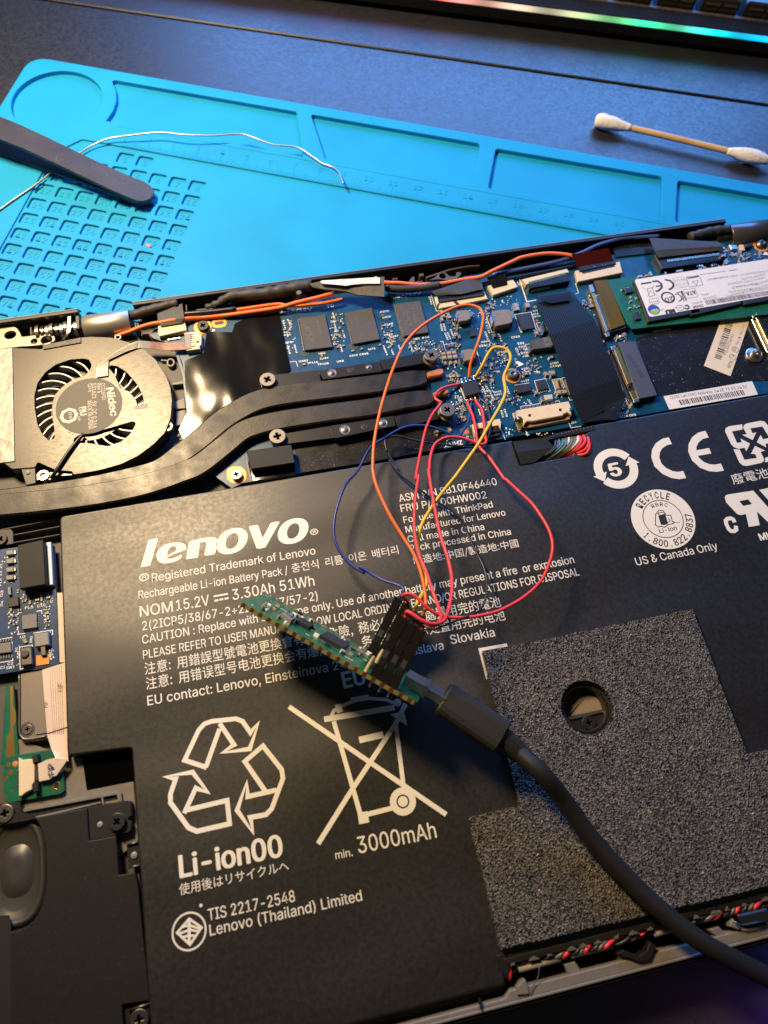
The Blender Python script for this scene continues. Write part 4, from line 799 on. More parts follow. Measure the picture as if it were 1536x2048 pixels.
# square resistor/inductor array and big chips near the ribbon
ic('I4', [(815, 520), (850, 510), (885, 630), (845, 645)], 10.6)
prism('array_body', xy('I4', [(735, 520), (860, 498), (905, 645), (785, 668)], 10.4), ZB, 10.4, 'ceram', mb, 0.1)
prism('tantalum', xy('I4', [(580, 770), (720, 750), (740, 830), (600, 855)], 11.3), ZB, 11.3, M('tantalum_body', (0.45, 0.46, 0.34), 0.45), mb, 0.15)
prism('tantalum_end', xy('I4', [(525, 790), (580, 770), (602, 858), (545, 880)], 11.1), ZB, 11.1, 'solder', mb, 0.15)
prism('pad_strip', xy('I4', [(925, 520), (960, 480), (1050, 700), (1030, 770), (1010, 770)], 10.3), ZB, 10.3, 'induct', mb, 0.1)
prism('tantalum_end', xy('MB1', [(1310, 490), (1330, 470), (1350, 520), (1330, 575), (1310, 580)], 11.5), ZB, 11.5, 'solder', mb, 0.2)
prism('tantalum_end', xy('I1', [(0, 670), (30, 665), (70, 770), (20, 790), (0, 760)], 11.4), ZB, 11.4, 'solder', mb, 0.2)
for p in ((800, 590), (840, 575), (765, 610)): pass
for p in ((1190, 300), (1210, 280), (1240, 290), (1225, 310), (1280, 320), (1310, 315), (1340, 330), (1365, 315), (1395, 340), (1330, 300)): put('capacitor', rd.choice((0, 1)), 'MB2', p, rd.random() < .6)
prism('shield_can', xy('HR', [(770, 680), (925, 682), (955, 770), (815, 775)], 10.8), ZB, 10.8, 'solder', mb, 0.2)
prism('chip', xy('HR', [(1075, 660), (1225, 640), (1235, 710), (1100, 735)], 11.2), ZB, 11.2, 'chipdark', mb, 0.2)
prism('antenna_seat', xy('HR', [(975, 680), (1060, 670), (1090, 790), (1000, 800)], 10.9), ZB, 10.9, 'cream', mb, 0.2)
prism('arrow_mark', xy('HR', [(1430, 880), (1480, 820), (1536, 850), (1536, 890)], ZB), ZB, ZB + .03, 'silk', mb, 0.005)
# M.2 socket at the left end of the drive, and the empty wireless socket
sk = thing('drive_socket', at('MB2', (400, 700), ZB), 'gold pinned drive socket under a dark amber film strip', 'socket')
prism('body', xy('MB2', [(270, 525), (415, 490), (540, 830), (440, 860), (385, 885)], 11.8), ZB, 11.8, 'black', sk, 0.15)
prism('amber_film', xy('MB2', [(310, 498), (405, 488), (532, 805), (430, 842)], 12.4), 11.85, 12.4, 'amber', sk, 0.05)
prism('contact_bar', xy('MB2', [(312, 600), (345, 590), (438, 838), (400, 850)], 12.0), 11.6, 12.0, 'steel', sk, 0.05)
prism('contact_bar', xy('MB2', [(278, 545), (300, 538), (412, 850), (392, 862)], 11.95), 11.6, 11.95, 'gold', sk, 0.05)
for k in range(34):
    t = k / 33; x_, y_ = 318 + 92 * t, 610 + 235 * t
    prism('contact', xy('MB2', [(x_, y_), (x_ + 26, y_ - 8), (x_ + 27, y_ - 5), (x_ + 1, y_ + 2)], 12.1), 11.6, 12.1, 'chipdark', sk, 0.02)
for q in ([(275, 530), (300, 522), (318, 575), (290, 582)], [(385, 868), (415, 858), (425, 885), (398, 892)]): prism('end_clip', xy('MB2', q, 12.2), ZB, 12.2, 'steel', sk, 0.1)
text('FSX7A 4', 'MB2', (358, 575), (412, 745), 1.2, 12.42, 'ink', sk, name='printed_text')
ws = thing('wireless_socket', at('MB2', (580, 1130), ZB), 'empty card socket with a gray cap printed 556NB', 'socket')
prism('body', xy('MB2', [(425, 965), (480, 932), (600, 925), (757, 1305), (625, 1340), (588, 1358)], 11.2), ZB, 11.2, 'black', ws, 0.1)
prism('cap', xy('MB2', [(482, 930), (600, 925), (757, 1304), (625, 1330)], 12.2), 11.1, 12.2, M('gray_cap', (0.055, 0.06, 0.085), 0.5), ws, 0.12)
prism('contact_bar', xy('MB2', [(448, 975), (478, 962), (582, 1215), (548, 1228)], 11.9), 11.1, 11.9, 'gold', ws, 0.1)
prism('contact_bar', xy('MB2', [(560, 1280), (600, 1265), (625, 1330), (590, 1350)], 11.9), 11.1, 11.9, 'gold', ws, 0.1)
for k in range(28):
    t = k / 27; x_, y_ = 434 + 118 * t, 985 + 250 * t
    prism('contact', xy('MB2', [(x_, y_), (x_ + 16, y_ - 6), (x_ + 18, y_ - 2), (x_ + 2, y_ + 4)], 11.8), 11.1, 11.8, 'steel', ws, 0.02)
for q in ([(428, 960), (460, 950), (468, 975), (436, 985)], [(585, 1335), (625, 1322), (632, 1345), (592, 1358)]): prism('end_clip', xy('MB2', q, 12.0), ZB, 12.0, 'steel', ws, 0.1)
text('556NB', 'MB2', (668, 1175), (560, 1012), 1.35, 12.22, 'ink', ws, 0.02, name='printed_text')
wsr = thing('card_socket', at('LAB', (1420, 950), ZB), 'gold card socket at the right edge above the steel standoff', 'socket')
prism('body', xy('LAB', [(1200, 740), (1380, 650), (1750, 560), (1900, 1000), (1600, 1500)], 11.2), ZB, 11.2, K['film2'], wsr, 0.1)
prism('contact_bar', xy('LAB', [(1300, 750), (1345, 730), (1620, 1290), (1570, 1310)], 12.0), 11.1, 12.0, 'gold', wsr, 0.1)
prism('contact_bar', xy('LAB', [(1215, 775), (1250, 755), (1560, 1400), (1520, 1420)], 11.6), 11.1, 11.6, 'steel', wsr, 0.1)
for q in ([(1225, 700), (1275, 690), (1290, 740), (1240, 750)], [(1295, 645), (1345, 640), (1350, 690), (1305, 700)]): prism('end_clip', xy('LAB', q, 12.2), ZB, 12.2, 'steel', wsr, 0.15)
# black insulating films
tag(mesh('insulating_film', *prism_data(xy('HEAT', [(205, 395), (400, 400), (420, 335), (560, 265), (757, 228), (852, 695), (720, 770), (330, 1080), (60, 1300), (-10, 1150), (60, 1000), (40, 800), (35, 620), (180, 560)], 10.15), ZB, 10.15, 0.03), 'film'), 'crumpled glossy black insulating film between fan and memory chips', 'film')
tag(prism('shield_film', xy('MB2', [(600, 905), (740, 862), (950, 830), (1400, 740), (1800, 660), (1800, 1190), (1430, 1205), (800, 1312), (757, 1306)], 9.95), ZB, 9.95, 'film2', None, 0.03), 'matt black shield sheet below the solid state drive', 'film')
# ================================================================== cooling fan
fan = thing('cooling_fan', at('FAN', (685, 965), 7), 'brushed gray laptop fan with curved openings and a round printed hub', 'fan')
ZF = 12.0
fo = [(-160, 540), (100, 520), (325, 530), (330, 497), (620, 440), (700, 434), (860, 442), (1000, 480), (1100, 522), (1200, 615), (1280, 740), (1312, 832), (1322, 930), (1312, 1060), (1270, 1170), (1180, 1262), (1060, 1352), (930, 1415), (750, 1465), (560, 1496), (555, 1470), (430, 1462), (290, 1400), (270, 1440), (90, 1452), (20, 1400), (-160, 1410)]
h1 = [(640, 604), (680, 612), (702, 650), (690, 690), (650, 732), (560, 762), (480, 815), (420, 880), (398, 950), (402, 1050), (415, 1150), (418, 1215), (380, 1232), (330, 1190), (290, 1110), (268, 980), (266, 890), (290, 790), (350, 708), (430, 650), (540, 612)]
h2 = [(850, 655), (900, 664), (970, 708), (1050, 800), (1092, 880), (1104, 940), (1092, 962), (1060, 965), (1045, 920), (990, 852), (930, 838), (884, 730), (836, 672)]
h3 = [(562, 1238), (575, 1212), (620, 1186), (800, 1150), (1020, 1086), (1044, 1100), (1000, 1180), (930, 1240), (830, 1275), (700, 1252), (600, 1248)]
P_ = lambda q, z=ZF: xy('FAN', q, z)
plate('cover', rnd(P_(fo), 0.5, 2), [rnd(P_(h), .6, 3) for h in (h1, h2, h3)], 11.3, ZF, 'brushed', fan, 0.14)
prism('housing', inset(ccw(P_(fo)), 0.4), 7.05, 7.6, 'black', fan, 0.1)
w_ = [p for p in inset(ccw(P_(fo)), 0.25)]
v, f = stroke_data(w_, 0.5, 7.5, True); n_ = len(v); vs = list(v) + [(a[0], a[1], 11.35) for a in v]; N = n_ // 2
fs = []
for i in range(N):
    j = (i + 1) % N
    for s in (0, 1): fs.append((2 * i + s, 2 * j + s, 2 * j + s + n_, 2 * i + s + n_))
mesh('side_wall', vs, fs, 'darksteel', fan)
hc = at('FAN', (685, 965), ZF)
lathe('hub_label', [(10.45, 0), (10.4, 0.05), (0.1, 0.05)], (hc.x, hc.y, ZF), 'hub', fan, 64)
lathe('rotor', [(12.2, -3.6), (12.2, -1.0), (11.4, -0.9), (0.1, -0.9)], (hc.x, hc.y, ZF - .1), 'darksteel', fan, 40)
for k in range(29):
    a_ = 2 * math.pi * k / 29
    pp = [(hc.x + r_ * math.cos(a_ + t_), hc.y + r_ * math.sin(a_ + t_)) for r_, t_ in ((12.0, 0), (14.5, 0.06), (17.5, 0.17), (20.4, 0.33))]
    sweep('blade', pp, 0.55, 8.2, 11.0, 'bezelfan', fan, 0.1, 3)
for s, a_, b_, h, bo in (('Nidec', (815, 828), (852, 1052), 2.3, .03), ('CC126K01', (772, 795), (785, 925), 1.3, .01), ('Rev 6', (742, 795), (750, 870), 1.3, .01), ('5316Z1  5V  DC 0.24A', (706, 795), (712, 1140), 1.3, .01), ('0246', (674, 797), (678, 862), 1.3, .01), ('MADE IN CHINA', (672, 930), (680, 1150), 1.3, .01), ('c', (604, 985), (606, 1005), 1.0, .01)):
    text(s, 'FAN', a_, b_, h, ZF + .07, M('label_print', (0.50, 0.46, 0.38), 0.5) if s == 'Nidec' else bpy.data.materials['label_print'], fan, bo, 0.12 if s == 'Nidec' else 0)
LP = bpy.data.materials['label_print']
text('RU', 'FAN', (612, 978), (618, 1045), 1.9, ZF + .07, LP, fan, .05); text('us', 'FAN', (598, 1050), (602, 1082), 0.9, ZF + .07, LP, fan, .01)
oc = at('FAN', (530, 1042), ZF); flat('octagon_mark', [circ(oc, 2.9, 8), circ(oc, 1.75, 20)], ZF + .07, LP, fan)
text('EFM', 'FAN', (526, 1018), (532, 1066), 0.9, ZF + .07, LP, fan, .01)
prism('top_strip', P_([(325, 500), (620, 442), (622, 480), (332, 532)], 12.4), 11.9, 12.4, 'pipe', fan, 0.1)
prism('slot', P_([(1030, 968), (1132, 950), (1134, 985), (1038, 1000)]), 12.0, 12.015, 'black', fan, 0.003)
for p, r in (((905, 440), 1.25), ((1285, 1125), 1.9), ((330, 1500), 1.9)):
    c = at('FAN', p, ZF - .6); plate('mounting_ear', circ(c, r * 1.0, 22), [circ(c, r * .42, 14)], 9.5, ZF - .5, 'darksteel' if r < 1.9 or p[0] > 1000 else 'steel', fan, 0.2)
prism('corner_block', P_([(155, 1432), (270, 1418), (275, 1560), (200, 1575)], 11.6), 8, 11.6, 'black', fan, 0.15)
lathe('corner_pin', [(0.75, 0), (0.7, 0.3), (0.3, 0.4)], at('FAN', (215, 1478), 11.6), 'gray', fan, 12)
prism('corner_plate', P_([(270, 1490), (420, 1470), (560, 1470), (555, 1500), (430, 1510), (425, 1535), (280, 1540)], 11.0), 8, 11.0, 'darksteel', fan, 0.15)
tube('motor_lead', path('FAN', [(640, 1185, 12.2), (590, 1240, 12.5), (520, 1330, 12.7), (430, 1470, 12.4), (395, 1520, 11.0)]), 0.62, 'blk', fan, 8)
for k in range(3): lathe('rivet', [(0.3, 0), (0.2, 0.12)], at('FAN', ((535, 1170), (475, 1268), (395, 940))[k], ZF), 'black', fan, 10)
# fan flex: gray striped part and brown part, plugged into the cream connector
wv_ = [Vector((3.6, 0, 0)), Vector((3.6, 0.2, 0)), Vector((2.6, 2.4, 0)), Vector((1.6, 2.9, 0)), Vector((0.6, 2.9, 0)), Vector((0.1, 2.9, 0))]
ribbon3('flex_cable', [at('FAN', (785, 742), 12.4), at('FAN', (788, 670), 12.5), at('FAN', (822, 610), 12.5), at('FAN', (960, 535), 12.5), at('FAN', (1060, 498), 12.3), at('FAN', (1160, 500), 11.6)], wv_, M('gray_flex', (0.20, 0.19, 0.17), 0.4, 0.3), fan, 0.12, 8)
for k in range(6):
    o_ = (k - 2.5) / 6.4
    C_ = [at('FAN', (785, 742), 12.58), at('FAN', (788, 670), 12.7), at('FAN', (822, 610), 12.7), at('FAN', (960, 535), 12.7), at('FAN', (1060, 498), 12.48)]
    ribbon3('flex_trace', [c + w2 * o_ for c, w2 in zip(C_, wv_)], [w2.normalized() * 0.14 for w2 in wv_[:5]], 'groovegray', fan, 0.03, 8)
ribbon3('flex_cable', [at('FAN', (1150, 500), 11.75), at('FAN', (1250, 510), 11.4), at('FAN', (1340, 512), 11.5), at('FAN', (1435, 505), 11.6)], Vector((0.1, 3.0, 0)), 'brown', fan, 0.12, 6)
# fin stack foil at the left edge
tag(mesh('fin_foil', *prism_data(xy('FAN', [(-170, 535), (94, 524), (112, 1390), (28, 1402), (-170, 1420)], 12.35), 11.9, 12.35, 0.06), 'foil'), 'crinkled silver foil strip taped over the fan outlet', 'foil tape')

# ================================================================== heat sink
hs = thing('heat_sink', at('HEAT', (900, 900), 10), 'black heat sink with two flat heat pipes and four spring screws', 'heat sink')
p1 = [(-40, 1080 + 560), ] 
C1 = [at('FAN', q, 12.6) for q in ((-150, 1660), (0, 1640), (360, 1596), (740, 1540), (1110, 1468), (1250, 1420))] + [at('HEAT', q, 12.6) for q in ((0, 1330), (140, 1225), (300, 1090), (420, 1008), (560, 935), (700, 893), (900, 862), (1200, 828), (1459, 797))] + [at('MB1', q, 12.6) for q in ((200, 925), (360, 903), (430, 893))]
W1 = [3.4, 3.4, 3.6, 4.4, 5.6, 6.4] + [7.2, 7.6, 7.8, 7.8, 7.8, 7.8, 7.6, 7.4, 7.2] + [7.0, 6.6, 4.6]
sweep('heat_pipe', C1, W1, 10.6, 12.5, 'pipe', hs, 0.45, 6)
C2 = [at('FAN', q, 12.9) for q in ((-150, 1735), (0, 1722), (360, 1688), (740, 1640), (1100, 1568))] + [at('HEAT', q, 12.9) for q in ((0, 1475), (150, 1410), (350, 1255), (470, 1160), (600, 1108), (800, 1065), (1150, 1012), (1459, 972))] + [at('MB1', q, 12.9) for q in ((250, 1078), (420, 1055), (480, 1045))]
W2 = [7.6, 7.6, 7.6, 7.6, 7.6] + [7.4, 7.4, 7.4, 7.3, 7.2, 7.0, 6.8, 6.8] + [6.6, 6.2, 4.4]
sweep('heat_pipe', C2, W2, 10.4, 12.8, 'pipe', hs, 0.5, 6)
for q in ([(435, 858), (540, 828), (566, 836), (570, 868), (545, 882), (440, 904)], [(482, 1015), (560, 992), (600, 990), (612, 1012), (590, 1030), (490, 1045)]):
    prism('pipe_end', rnd(xy('MB1', q, 12.0), 0.5, 3), 10.2, 12.0, 'copper', hs, 0.4)
def bar(name, zn, q, z1, mat='plate', z0=10.0): return prism(name, rnd(xy(zn, q, z1), 0.25, 2), z0, z1, mat, hs, 0.15)
bar('spring_plate', 'HEAT', [(650, 735), (1066, 688), (1085, 778), (690, 822)], 12.0)
bar('clamp_bar', 'DR', [(368, 770), (955, 682), (985, 782), (412, 860)], 12.9)
bar('spring_plate', 'MB1', [(70, 768), (432, 704), (470, 785), (100, 848)], 12.3)
bar('spring_plate', 'HEAT', [(730, 1190), (1158, 1118), (1192, 1212), (780, 1265)], 12.0)
bar('clamp_bar', 'HEAT', [(1156, 1118), (1510, 1062), (1640, 1040), (1660, 1120), (1190, 1217)], 12.9)
bar('spring_plate', 'MB1', [(180, 1200), (525, 1128), (560, 1215), (215, 1290)], 12.3)
prism('base_plate', xy('HEAT', [(700, 830), (1459, 730), (1900, 690), (1950, 1080), (1459, 1150), (800, 1260)], 10.4), 9.9, 10.4, 'plate', hs, 0.1)
def dimple(zn, p, r, z, flat_=False):
    lathe('dimple', [(r * 1.12, 0.0), (r * 1.08, 0.1), (r * .92, 0.1), (r * .8, 0.02), (r * .45, 0.05 if flat_ else 0.22), (r * .05, 0.06 if flat_ else 0.32)], at(zn, p, z), 'darksteel' if not flat_ else 'black', hs, 24)
for zn, p, r, fl_ in (('DR', (497, 797), 1.45, False), ('DR', (672, 767), 1.2, True), ('DR', (850, 741), 1.05, False), ('HEAT', (1266, 1150), 1.6, False), ('HEAT', (1410, 1126), 1.15, True), ('MB1', (98, 1252), 1.45, False)): dimple(zn, p, r, 12.9, fl_)
screw(hs, at('HEAT', (672, 762), 13.6), 2.65, 'screwm', 1.0, 1.6)
screw(hs, at('HEAT', (748, 1198), 13.6), 2.65, 'screwm', 1.0, 1.6)
screw(hs, at('MB1', (473, 728), 14.6), 2.35, 'screwm', 1.3, 2.0, collar=2.75)
screw(hs, at('MB1', (596, 1148), 14.6), 2.5, 'screwm', 1.3, 2.0, collar=2.95)
# tall foam-topped block and film in front of the lower plate
blk = thing('rubber_block', at('HEAT', (690, 1360), 10), 'black square-edged rubber block on a board connector next to the heat sink', 'block')
prism('pad', xy('HEAT', [(510, 1312), (855, 1263), (882, 1402), (545, 1452)], 14.2), 11.6, 14.2, 'blackmatte', blk, 0.15)
prism('connector_shell', xy('HEAT', [(520, 1400), (872, 1350), (890, 1500), (555, 1550)], 11.2), 9.85, 11.2, 'film', blk, 0.3)
prism('side_lip', xy('HEAT', [(515, 1370), (540, 1450), (555, 1550), (535, 1550), (505, 1400)], 10.8), 9.85, 10.8, 'gray', blk, 0.1)
tube('shiny_edge', path('HEAT', [(556, 1538, 10.9), (720, 1512, 10.9), (885, 1480, 10.9)]), 0.22, 'steel', blk, 6, 2)
tag(prism('black_film_strip', xy('HEAT', [(880, 1300), (1536, 1200), (2000, 1130), (2030, 1290), (1500, 1390), (935, 1478)], 10.0), 9.86, 10.0, 'film2', None, 0.03), 'flat black film strip along the lower edge of the heat sink', 'film')

# ================================================================== solid state drive
ssd = thing('solid_state_drive', at('SSD', (700, 330), 10), 'green solid state drive with a white printed label', 'drive')
prism('board', xy('MB2', [(400, 492), (1536, 378), (2000, 330), (2000, 640), (1536, 735), (580, 838), (545, 800)], 12.1), 11.4, 12.1, 'green', ssd, 0.05)
bl = rnd(xy('MB2', [(588, 500), (1536, 370), (2000, 305), (2000, 560), (1536, 660), (693, 790)], 13.2), 0.4, 3)
prism('memory_block', xy('MB2', [(590, 498), (975, 440), (1060, 720), (690, 788)], 13.3), 12.1, 13.3, 'chipdark', ssd, 0.15)
prism('memory_block', xy('MB2', [(985, 440), (1310, 395), (1350, 660), (992, 745)], 13.3), 12.1, 13.3, 'chipdark', ssd, 0.15)
prism('memory_block', xy('MB2', [(1325, 392), (1900, 300), (1960, 560), (1368, 668)], 13.3), 12.1, 13.3, 'chipdark', ssd, 0.15)
ZL = 13.36
lq = [(597, 508), (640, 478), (1536, 352), (1900, 300), (1900, 530), (1536, 606), (720, 752), (692, 738)]
lq = [(594, 490), (1900, 288), (1960, 520), (1536, 606), (702, 755)]
lb = prism('label', rnd(xy('MB2', lq, ZL), [1.1, 0.2, 0.2, 0, 1.1], 4), 13.28, ZL, 'paper', ssd, 0.02)
ZI = ZL + .02
def lt(s, a_, b_, h, mat='ink', bo=0.0, zn='SSD'): return text(s, zn, a_, b_, h, ZI, mat, lb, bo, 0, 2, name='printed_text')
for s, a_, b_, h, mt in (('256GB', (858, 355), (752, 378), 1.0, 'ink'), ('PM851', (845, 318), (742, 340), 0.9, 'inkgray'), ('2015.04', (995, 265), (862, 294), 1.0, 'ink'), ('OPAL', (918, 236), (838, 254), 0.9, 'inkgray'), ('SSS0E38396S1KAS40SFTT', (1536, 178), (1095, 262), 0.85, 'inkgray'), ('SSD0E38396', (1420, 180), (1125, 220), 0.85, 'inkgray'), ('04X4442', (1420, 132), (1160, 178), 0.9, 'ink'), ('16200512', (1270, 112), (1115, 140), 0.9, 'inkgray'), ('Lenovo PN', (1536, 150), (1425, 180), 0.8, 'inkgray'), ('Lenovo FRU', (1536, 102), (1390, 145), 0.8, 'inkgray'), ('Lenovo C PN', (1500, 72), (1290, 118), 0.8, 'inkgray'), ('F/W EXT26L0Q', (1500, 35), (1265, 88), 0.8, 'inkgray'), ('MZNTE256HMJH-000L1S1KSAK0W', (1536, 0), (910, 92), 0.8, 'inkgray'), ('ATA', (775, 208), (675, 230), 1.7, 'ink')): lt(s, a_, b_, h, mt, 0.03 if s in ('ATA', '256GB') else 0.0)
rb = random.Random(5); bars = []
t = 0.0
while t < 1.35:
    wb = rb.choice((0.007, 0.007, 0.012, 0.018)); x0_ = 878 + 640 * t; x1_ = x0_ + 640 * wb
    y0 = 318 - 0.158 * (x0_ - 878); bars.append((*prism_data(xy('SSD', [(x0_, y0), (x1_, y0 - 1), (x1_ + 27, y0 + 43), (x0_ + 27, y0 + 44)], ZI), ZI - .01, ZI, 0.001), 0)); t += wb + rb.choice((0.006, 0.008, 0.013))
def stuffpart(name, parts, mat, parent):
    v, f, m = join(parts); o = mesh(name, v, f, mat, parent); o['kind'] = 'stuff'; return o
stuffpart('barcode', bars, 'ink', lb)
X2 = lambda q: xy('SSD', q, ZI)
strokes('ce_mark', [(X2([(335, 118), (395, 115), (430, 145), (435, 180), (400, 215), (370, 222)]), .75, False), (X2([(372, 170), (432, 160)]), .6, False)], ZI, 'ink', lb)
strokes('ce_mark', [(X2([(465, 100), (520, 110), (552, 140), (555, 170), (530, 195), (505, 203)]), .75, False)], ZI, 'ink', lb)
prism('bar_mark', X2([(212, 135), (325, 120), (330, 135), (220, 152)]), ZI - .01, ZI, 'ink', lb, 0.001)
strokes('bin_mark', [(X2([(225, 175), (400, 275)]), .12, False), (X2([(285, 275), (355, 150)]), .12, False), (X2([(280, 195), (335, 182), (362, 260), (305, 280)]), .2, True)], ZI, 'inkgray', lb)
c20 = at('SSD', (498, 285), ZI); flat('ring_mark', [circ(c20, 2.55, 30), circ(c20, 1.9, 30)], ZI, 'ink', lb); lt('20', (545, 272), (455, 295), 1.7, 'ink', .02)
strokes('kc_mark', [(X2([(570, 255), (600, 245), (635, 275), (640, 305), (615, 325)]), .4, False), (X2([(590, 235), (635, 225), (665, 325)]), .35, False), (X2([(640, 215), (690, 320)]), .45, False), (X2([(660, 290), (610, 330)]), .3, False)], ZI, 'ink', lb)
strokes('frame_mark', [(rnd(X2([(300, 305), (395, 288), (412, 345), (318, 362)]), .5, 3), .16, True)], ZI, 'inkgray', lb); lt('PCI', (388, 312), (320, 328), 0.9, 'inkgray')
strokes('frame_mark', [(rnd(X2([(685, 75), (820, 55), (862, 155), (722, 178)]), .4, 3), .2, True), (X2([(750, 118), (808, 108), (795, 158)]), .18, True)], ZI, 'inkgray', lb)
prism('bar_mark', X2([(700, 80), (815, 60), (818, 72), (705, 92)]), ZI - .01, ZI, 'ink', lb, 0.001)
strokes('frame_mark', [(X2([(655, 205), (775, 190), (808, 280), (690, 295)]), .14, True)], ZI, 'inkgray', lb)
for q in ([(545, 85), (665, 70), (672, 92), (550, 105)], [(555, 115), (685, 95), (690, 110), (560, 128)], [(570, 150), (700, 130), (705, 145), (575, 165)], [(585, 180), (700, 162), (702, 172), (590, 192)]): strokes('fine_print', [(X2(q), .08, True)], ZI, 'inkgray', lb)
strokes('fine_print', [(X2([(830, 48), (1100, 12)]), .22, False), (X2([(1130, 8), (1210, -3)]), .3, False)], ZI, 'inkgray', lb)
fc = at('SSD', (352, 412), ZI); prism('round_logo', circ(fc, 2.15, 26), ZI - .01, ZI, M('logo_blue', (0.02, 0.06, 0.32), 0.5), lb, 0.001)
prism('round_logo_arc', [fc.to_2d() + Vector((1.9 * math.cos(a_), 1.9 * math.sin(a_))) for a_ in [math.radians(d_) for d_ in range(185, 356, 12)]], ZI, ZI + .01, M('logo_green', (0.25, 0.42, 0.03), 0.5), lb, 0.001)
text('free', 'SSD', (385, 398), (325, 415), 0.8, ZI + .02, 'paper', lb, .02)
lt('us', (450, 402), (415, 410), .8, 'ink'); lt('RU', (565, 405), (462, 420), 2.1, 'ink', .08); lt('c', (580, 382), (566, 386), 0.8, 'ink')
strokes('round_mark', [(circ(at('SSD', (625, 392), ZI), 1.35, 20, 1.1), .18, True), (X2([(605, 395), (645, 388)]), .2, False)], ZI, 'inkgray', lb)
strokes('round_mark', [(X2([(672, 375), (700, 365), (718, 385), (705, 405), (680, 402), (668, 392)]), .55, False)], ZI, 'ink', lb)
for p, sz, k_ in (((85, 205), 1, 'resistor'), ((30, 212), 1, 'resistor'), ((180, 455), 1, 'resistor'), ((185, 490), 1, 'resistor'), ((110, 290), 0, 'capacitor'), ((110, 330), 0, 'capacitor'), ((165, 300), 0, 'capacitor'), ((100, 400), 0, 'capacitor'), ((150, 380), 0, 'capacitor'), ((190, 385), 0, 'capacitor'), ((200, 80), 1, 'capacitor'), ((270, 65), 0, 'capacitor'), ((310, 55), 1, 'capacitor'), ((470, 40), 0, 'capacitor'), ((600, 25), 1, 'capacitor'), ((640, 15), 0, 'capacitor')):
    put(k_, sz, 'SSD', p, rd.random() < .5, ssd, 12.1)
prism('chip', xy('SSD', [(40, 190), (120, 175), (145, 225), (60, 242)], 12.9), 12.1, 12.9, 'chipdark', ssd, 0.15); prism('chip', xy('SSD', [(140, 440), (200, 430), (225, 505), (160, 515)], 12.9), 12.1, 12.9, 'chipdark', ssd, 0.15)
for q in range(26):
    put(rd.choice(('capacitor', 'resistor', 'capacitor')), rd.choice((0, 0, 1)), 'HR', (rd.uniform(620, 1480), rd.uniform(870, 1120)), rd.random() < .6, ssd, 12.1)
for q in range(10): put(rd.choice(('capacitor', 'resistor')), 0, 'HR', (rd.uniform(150, 620), rd.uniform(1080, 1190)), rd.random() < .6, ssd, 12.1)
prism('white_bar', xy('SSD', [(345, 632), (520, 608), (528, 618), (352, 646)], 10.0), 9.96, 10.0, 'silk', ssd, 0.005)

# ================================================================== stickers on the shield film
def sticker(name, zn, q, z, mat, label):
    o = prism(name, rnd(xy(zn, q, z), 0.35, 3), z - 0.12, z, mat, None, 0.02); tag(o, label, 'sticker'); return o
mac = sticker('address_sticker', 'MB2', [(800, 1312), (1424, 1205), (1466, 1300), (842, 1406)], 10.15, 'paper', 'white sticker with Lan MAC address and barcode above the battery')
text('(23S) Lan MAC Address: 54 EE 75 53 24 30', 'MB2', (850, 1332), (1392, 1252), 1.15, 10.17, 'ink', mac, .0, 0, 2)
bars = []; t = 0
while t < 1:
    wb = rb.choice((0.008, 0.008, 0.016, 0.022)); x0_ = 905 + 455 * t; x1_ = x0_ + 455 * wb; y0 = 1340 - 0.163 * (x0_ - 905)
    bars.append((*prism_data(xy('MB2', [(x0_, y0), (x1_, y0 - 1), (x1_ + 18, y0 + 34), (x0_ + 18, y0 + 35)], 10.17), 10.16, 10.17, 0.001), 0)); t += wb + rb.choice((0.008, 0.012, 0.016))
stuffpart('barcode', bars, 'ink', mac)
win = sticker('barcode_sticker', 'LAB', [(615, 778), (960, 720), (1065, 665), (1200, 715), (800, 1895), (275, 1690)], 10.15, 'paper2', 'cream tilted sticker with rotated barcode below the drive label')
bars = []; t = 0; a0 = Vector((790, 820)); a1 = Vector((545, 1560))
while t < 1:
    wb = rb.choice((0.012, 0.012, 0.02, 0.035)); q0 = a0.lerp(a1, t); q1 = a0.lerp(a1, min(1, t + wb)); dd_ = Vector((66, 22))
    bars.append((*prism_data(xy('LAB', [q0 - dd_, q0 + dd_, q1 + dd_, q1 - dd_], 10.17), 10.16, 10.17, 0.001), 0)); t += wb + rb.choice((0.012, 0.018, 0.026))
stuffpart('barcode', bars, 'ink', win)
text('P5L10G74982', 'LAB', (705, 1480), (870, 1080), 1.05, 10.17, 'ink', win, 0, 0, 2); text('WIN', 'LAB', (795, 1745), (850, 1610), 1.3, 10.17, 'ink', win, 0, 0, 2); text('TW-CD-042 1361', 'LAB', (950, 1290), (1085, 880), .9, 10.17, 'inkgray', win, 0, 0, 2)
for p, s in (((840, 1520), '74'), ((890, 1370), 'B1')):
    strokes('round_mark', [(circ(at('LAB', p, 10.17), 1.15, 20), .14, True)], 10.17, 'inkgray', win); text(s, 'LAB', (p[0] - 5, p[1] + 35), (p[0] + 35, p[1] - 40), .9, 10.175, 'inkgray', win)
so = thing('standoff', at('LAB', (1255, 1470), 9.9), 'round steel threaded standoff beside the cream sticker', 'standoff')
c = at('LAB', (1255, 1490), 9.95); lathe('flange', [(3.0, 0), (3.0, 0.45), (2.75, 0.6), (1.6, 0.75), (1.5, 2.0), (0.85, 2.1), (0.8, 1.0), (0.1, 1.0)], c, 'steel', so, 32)

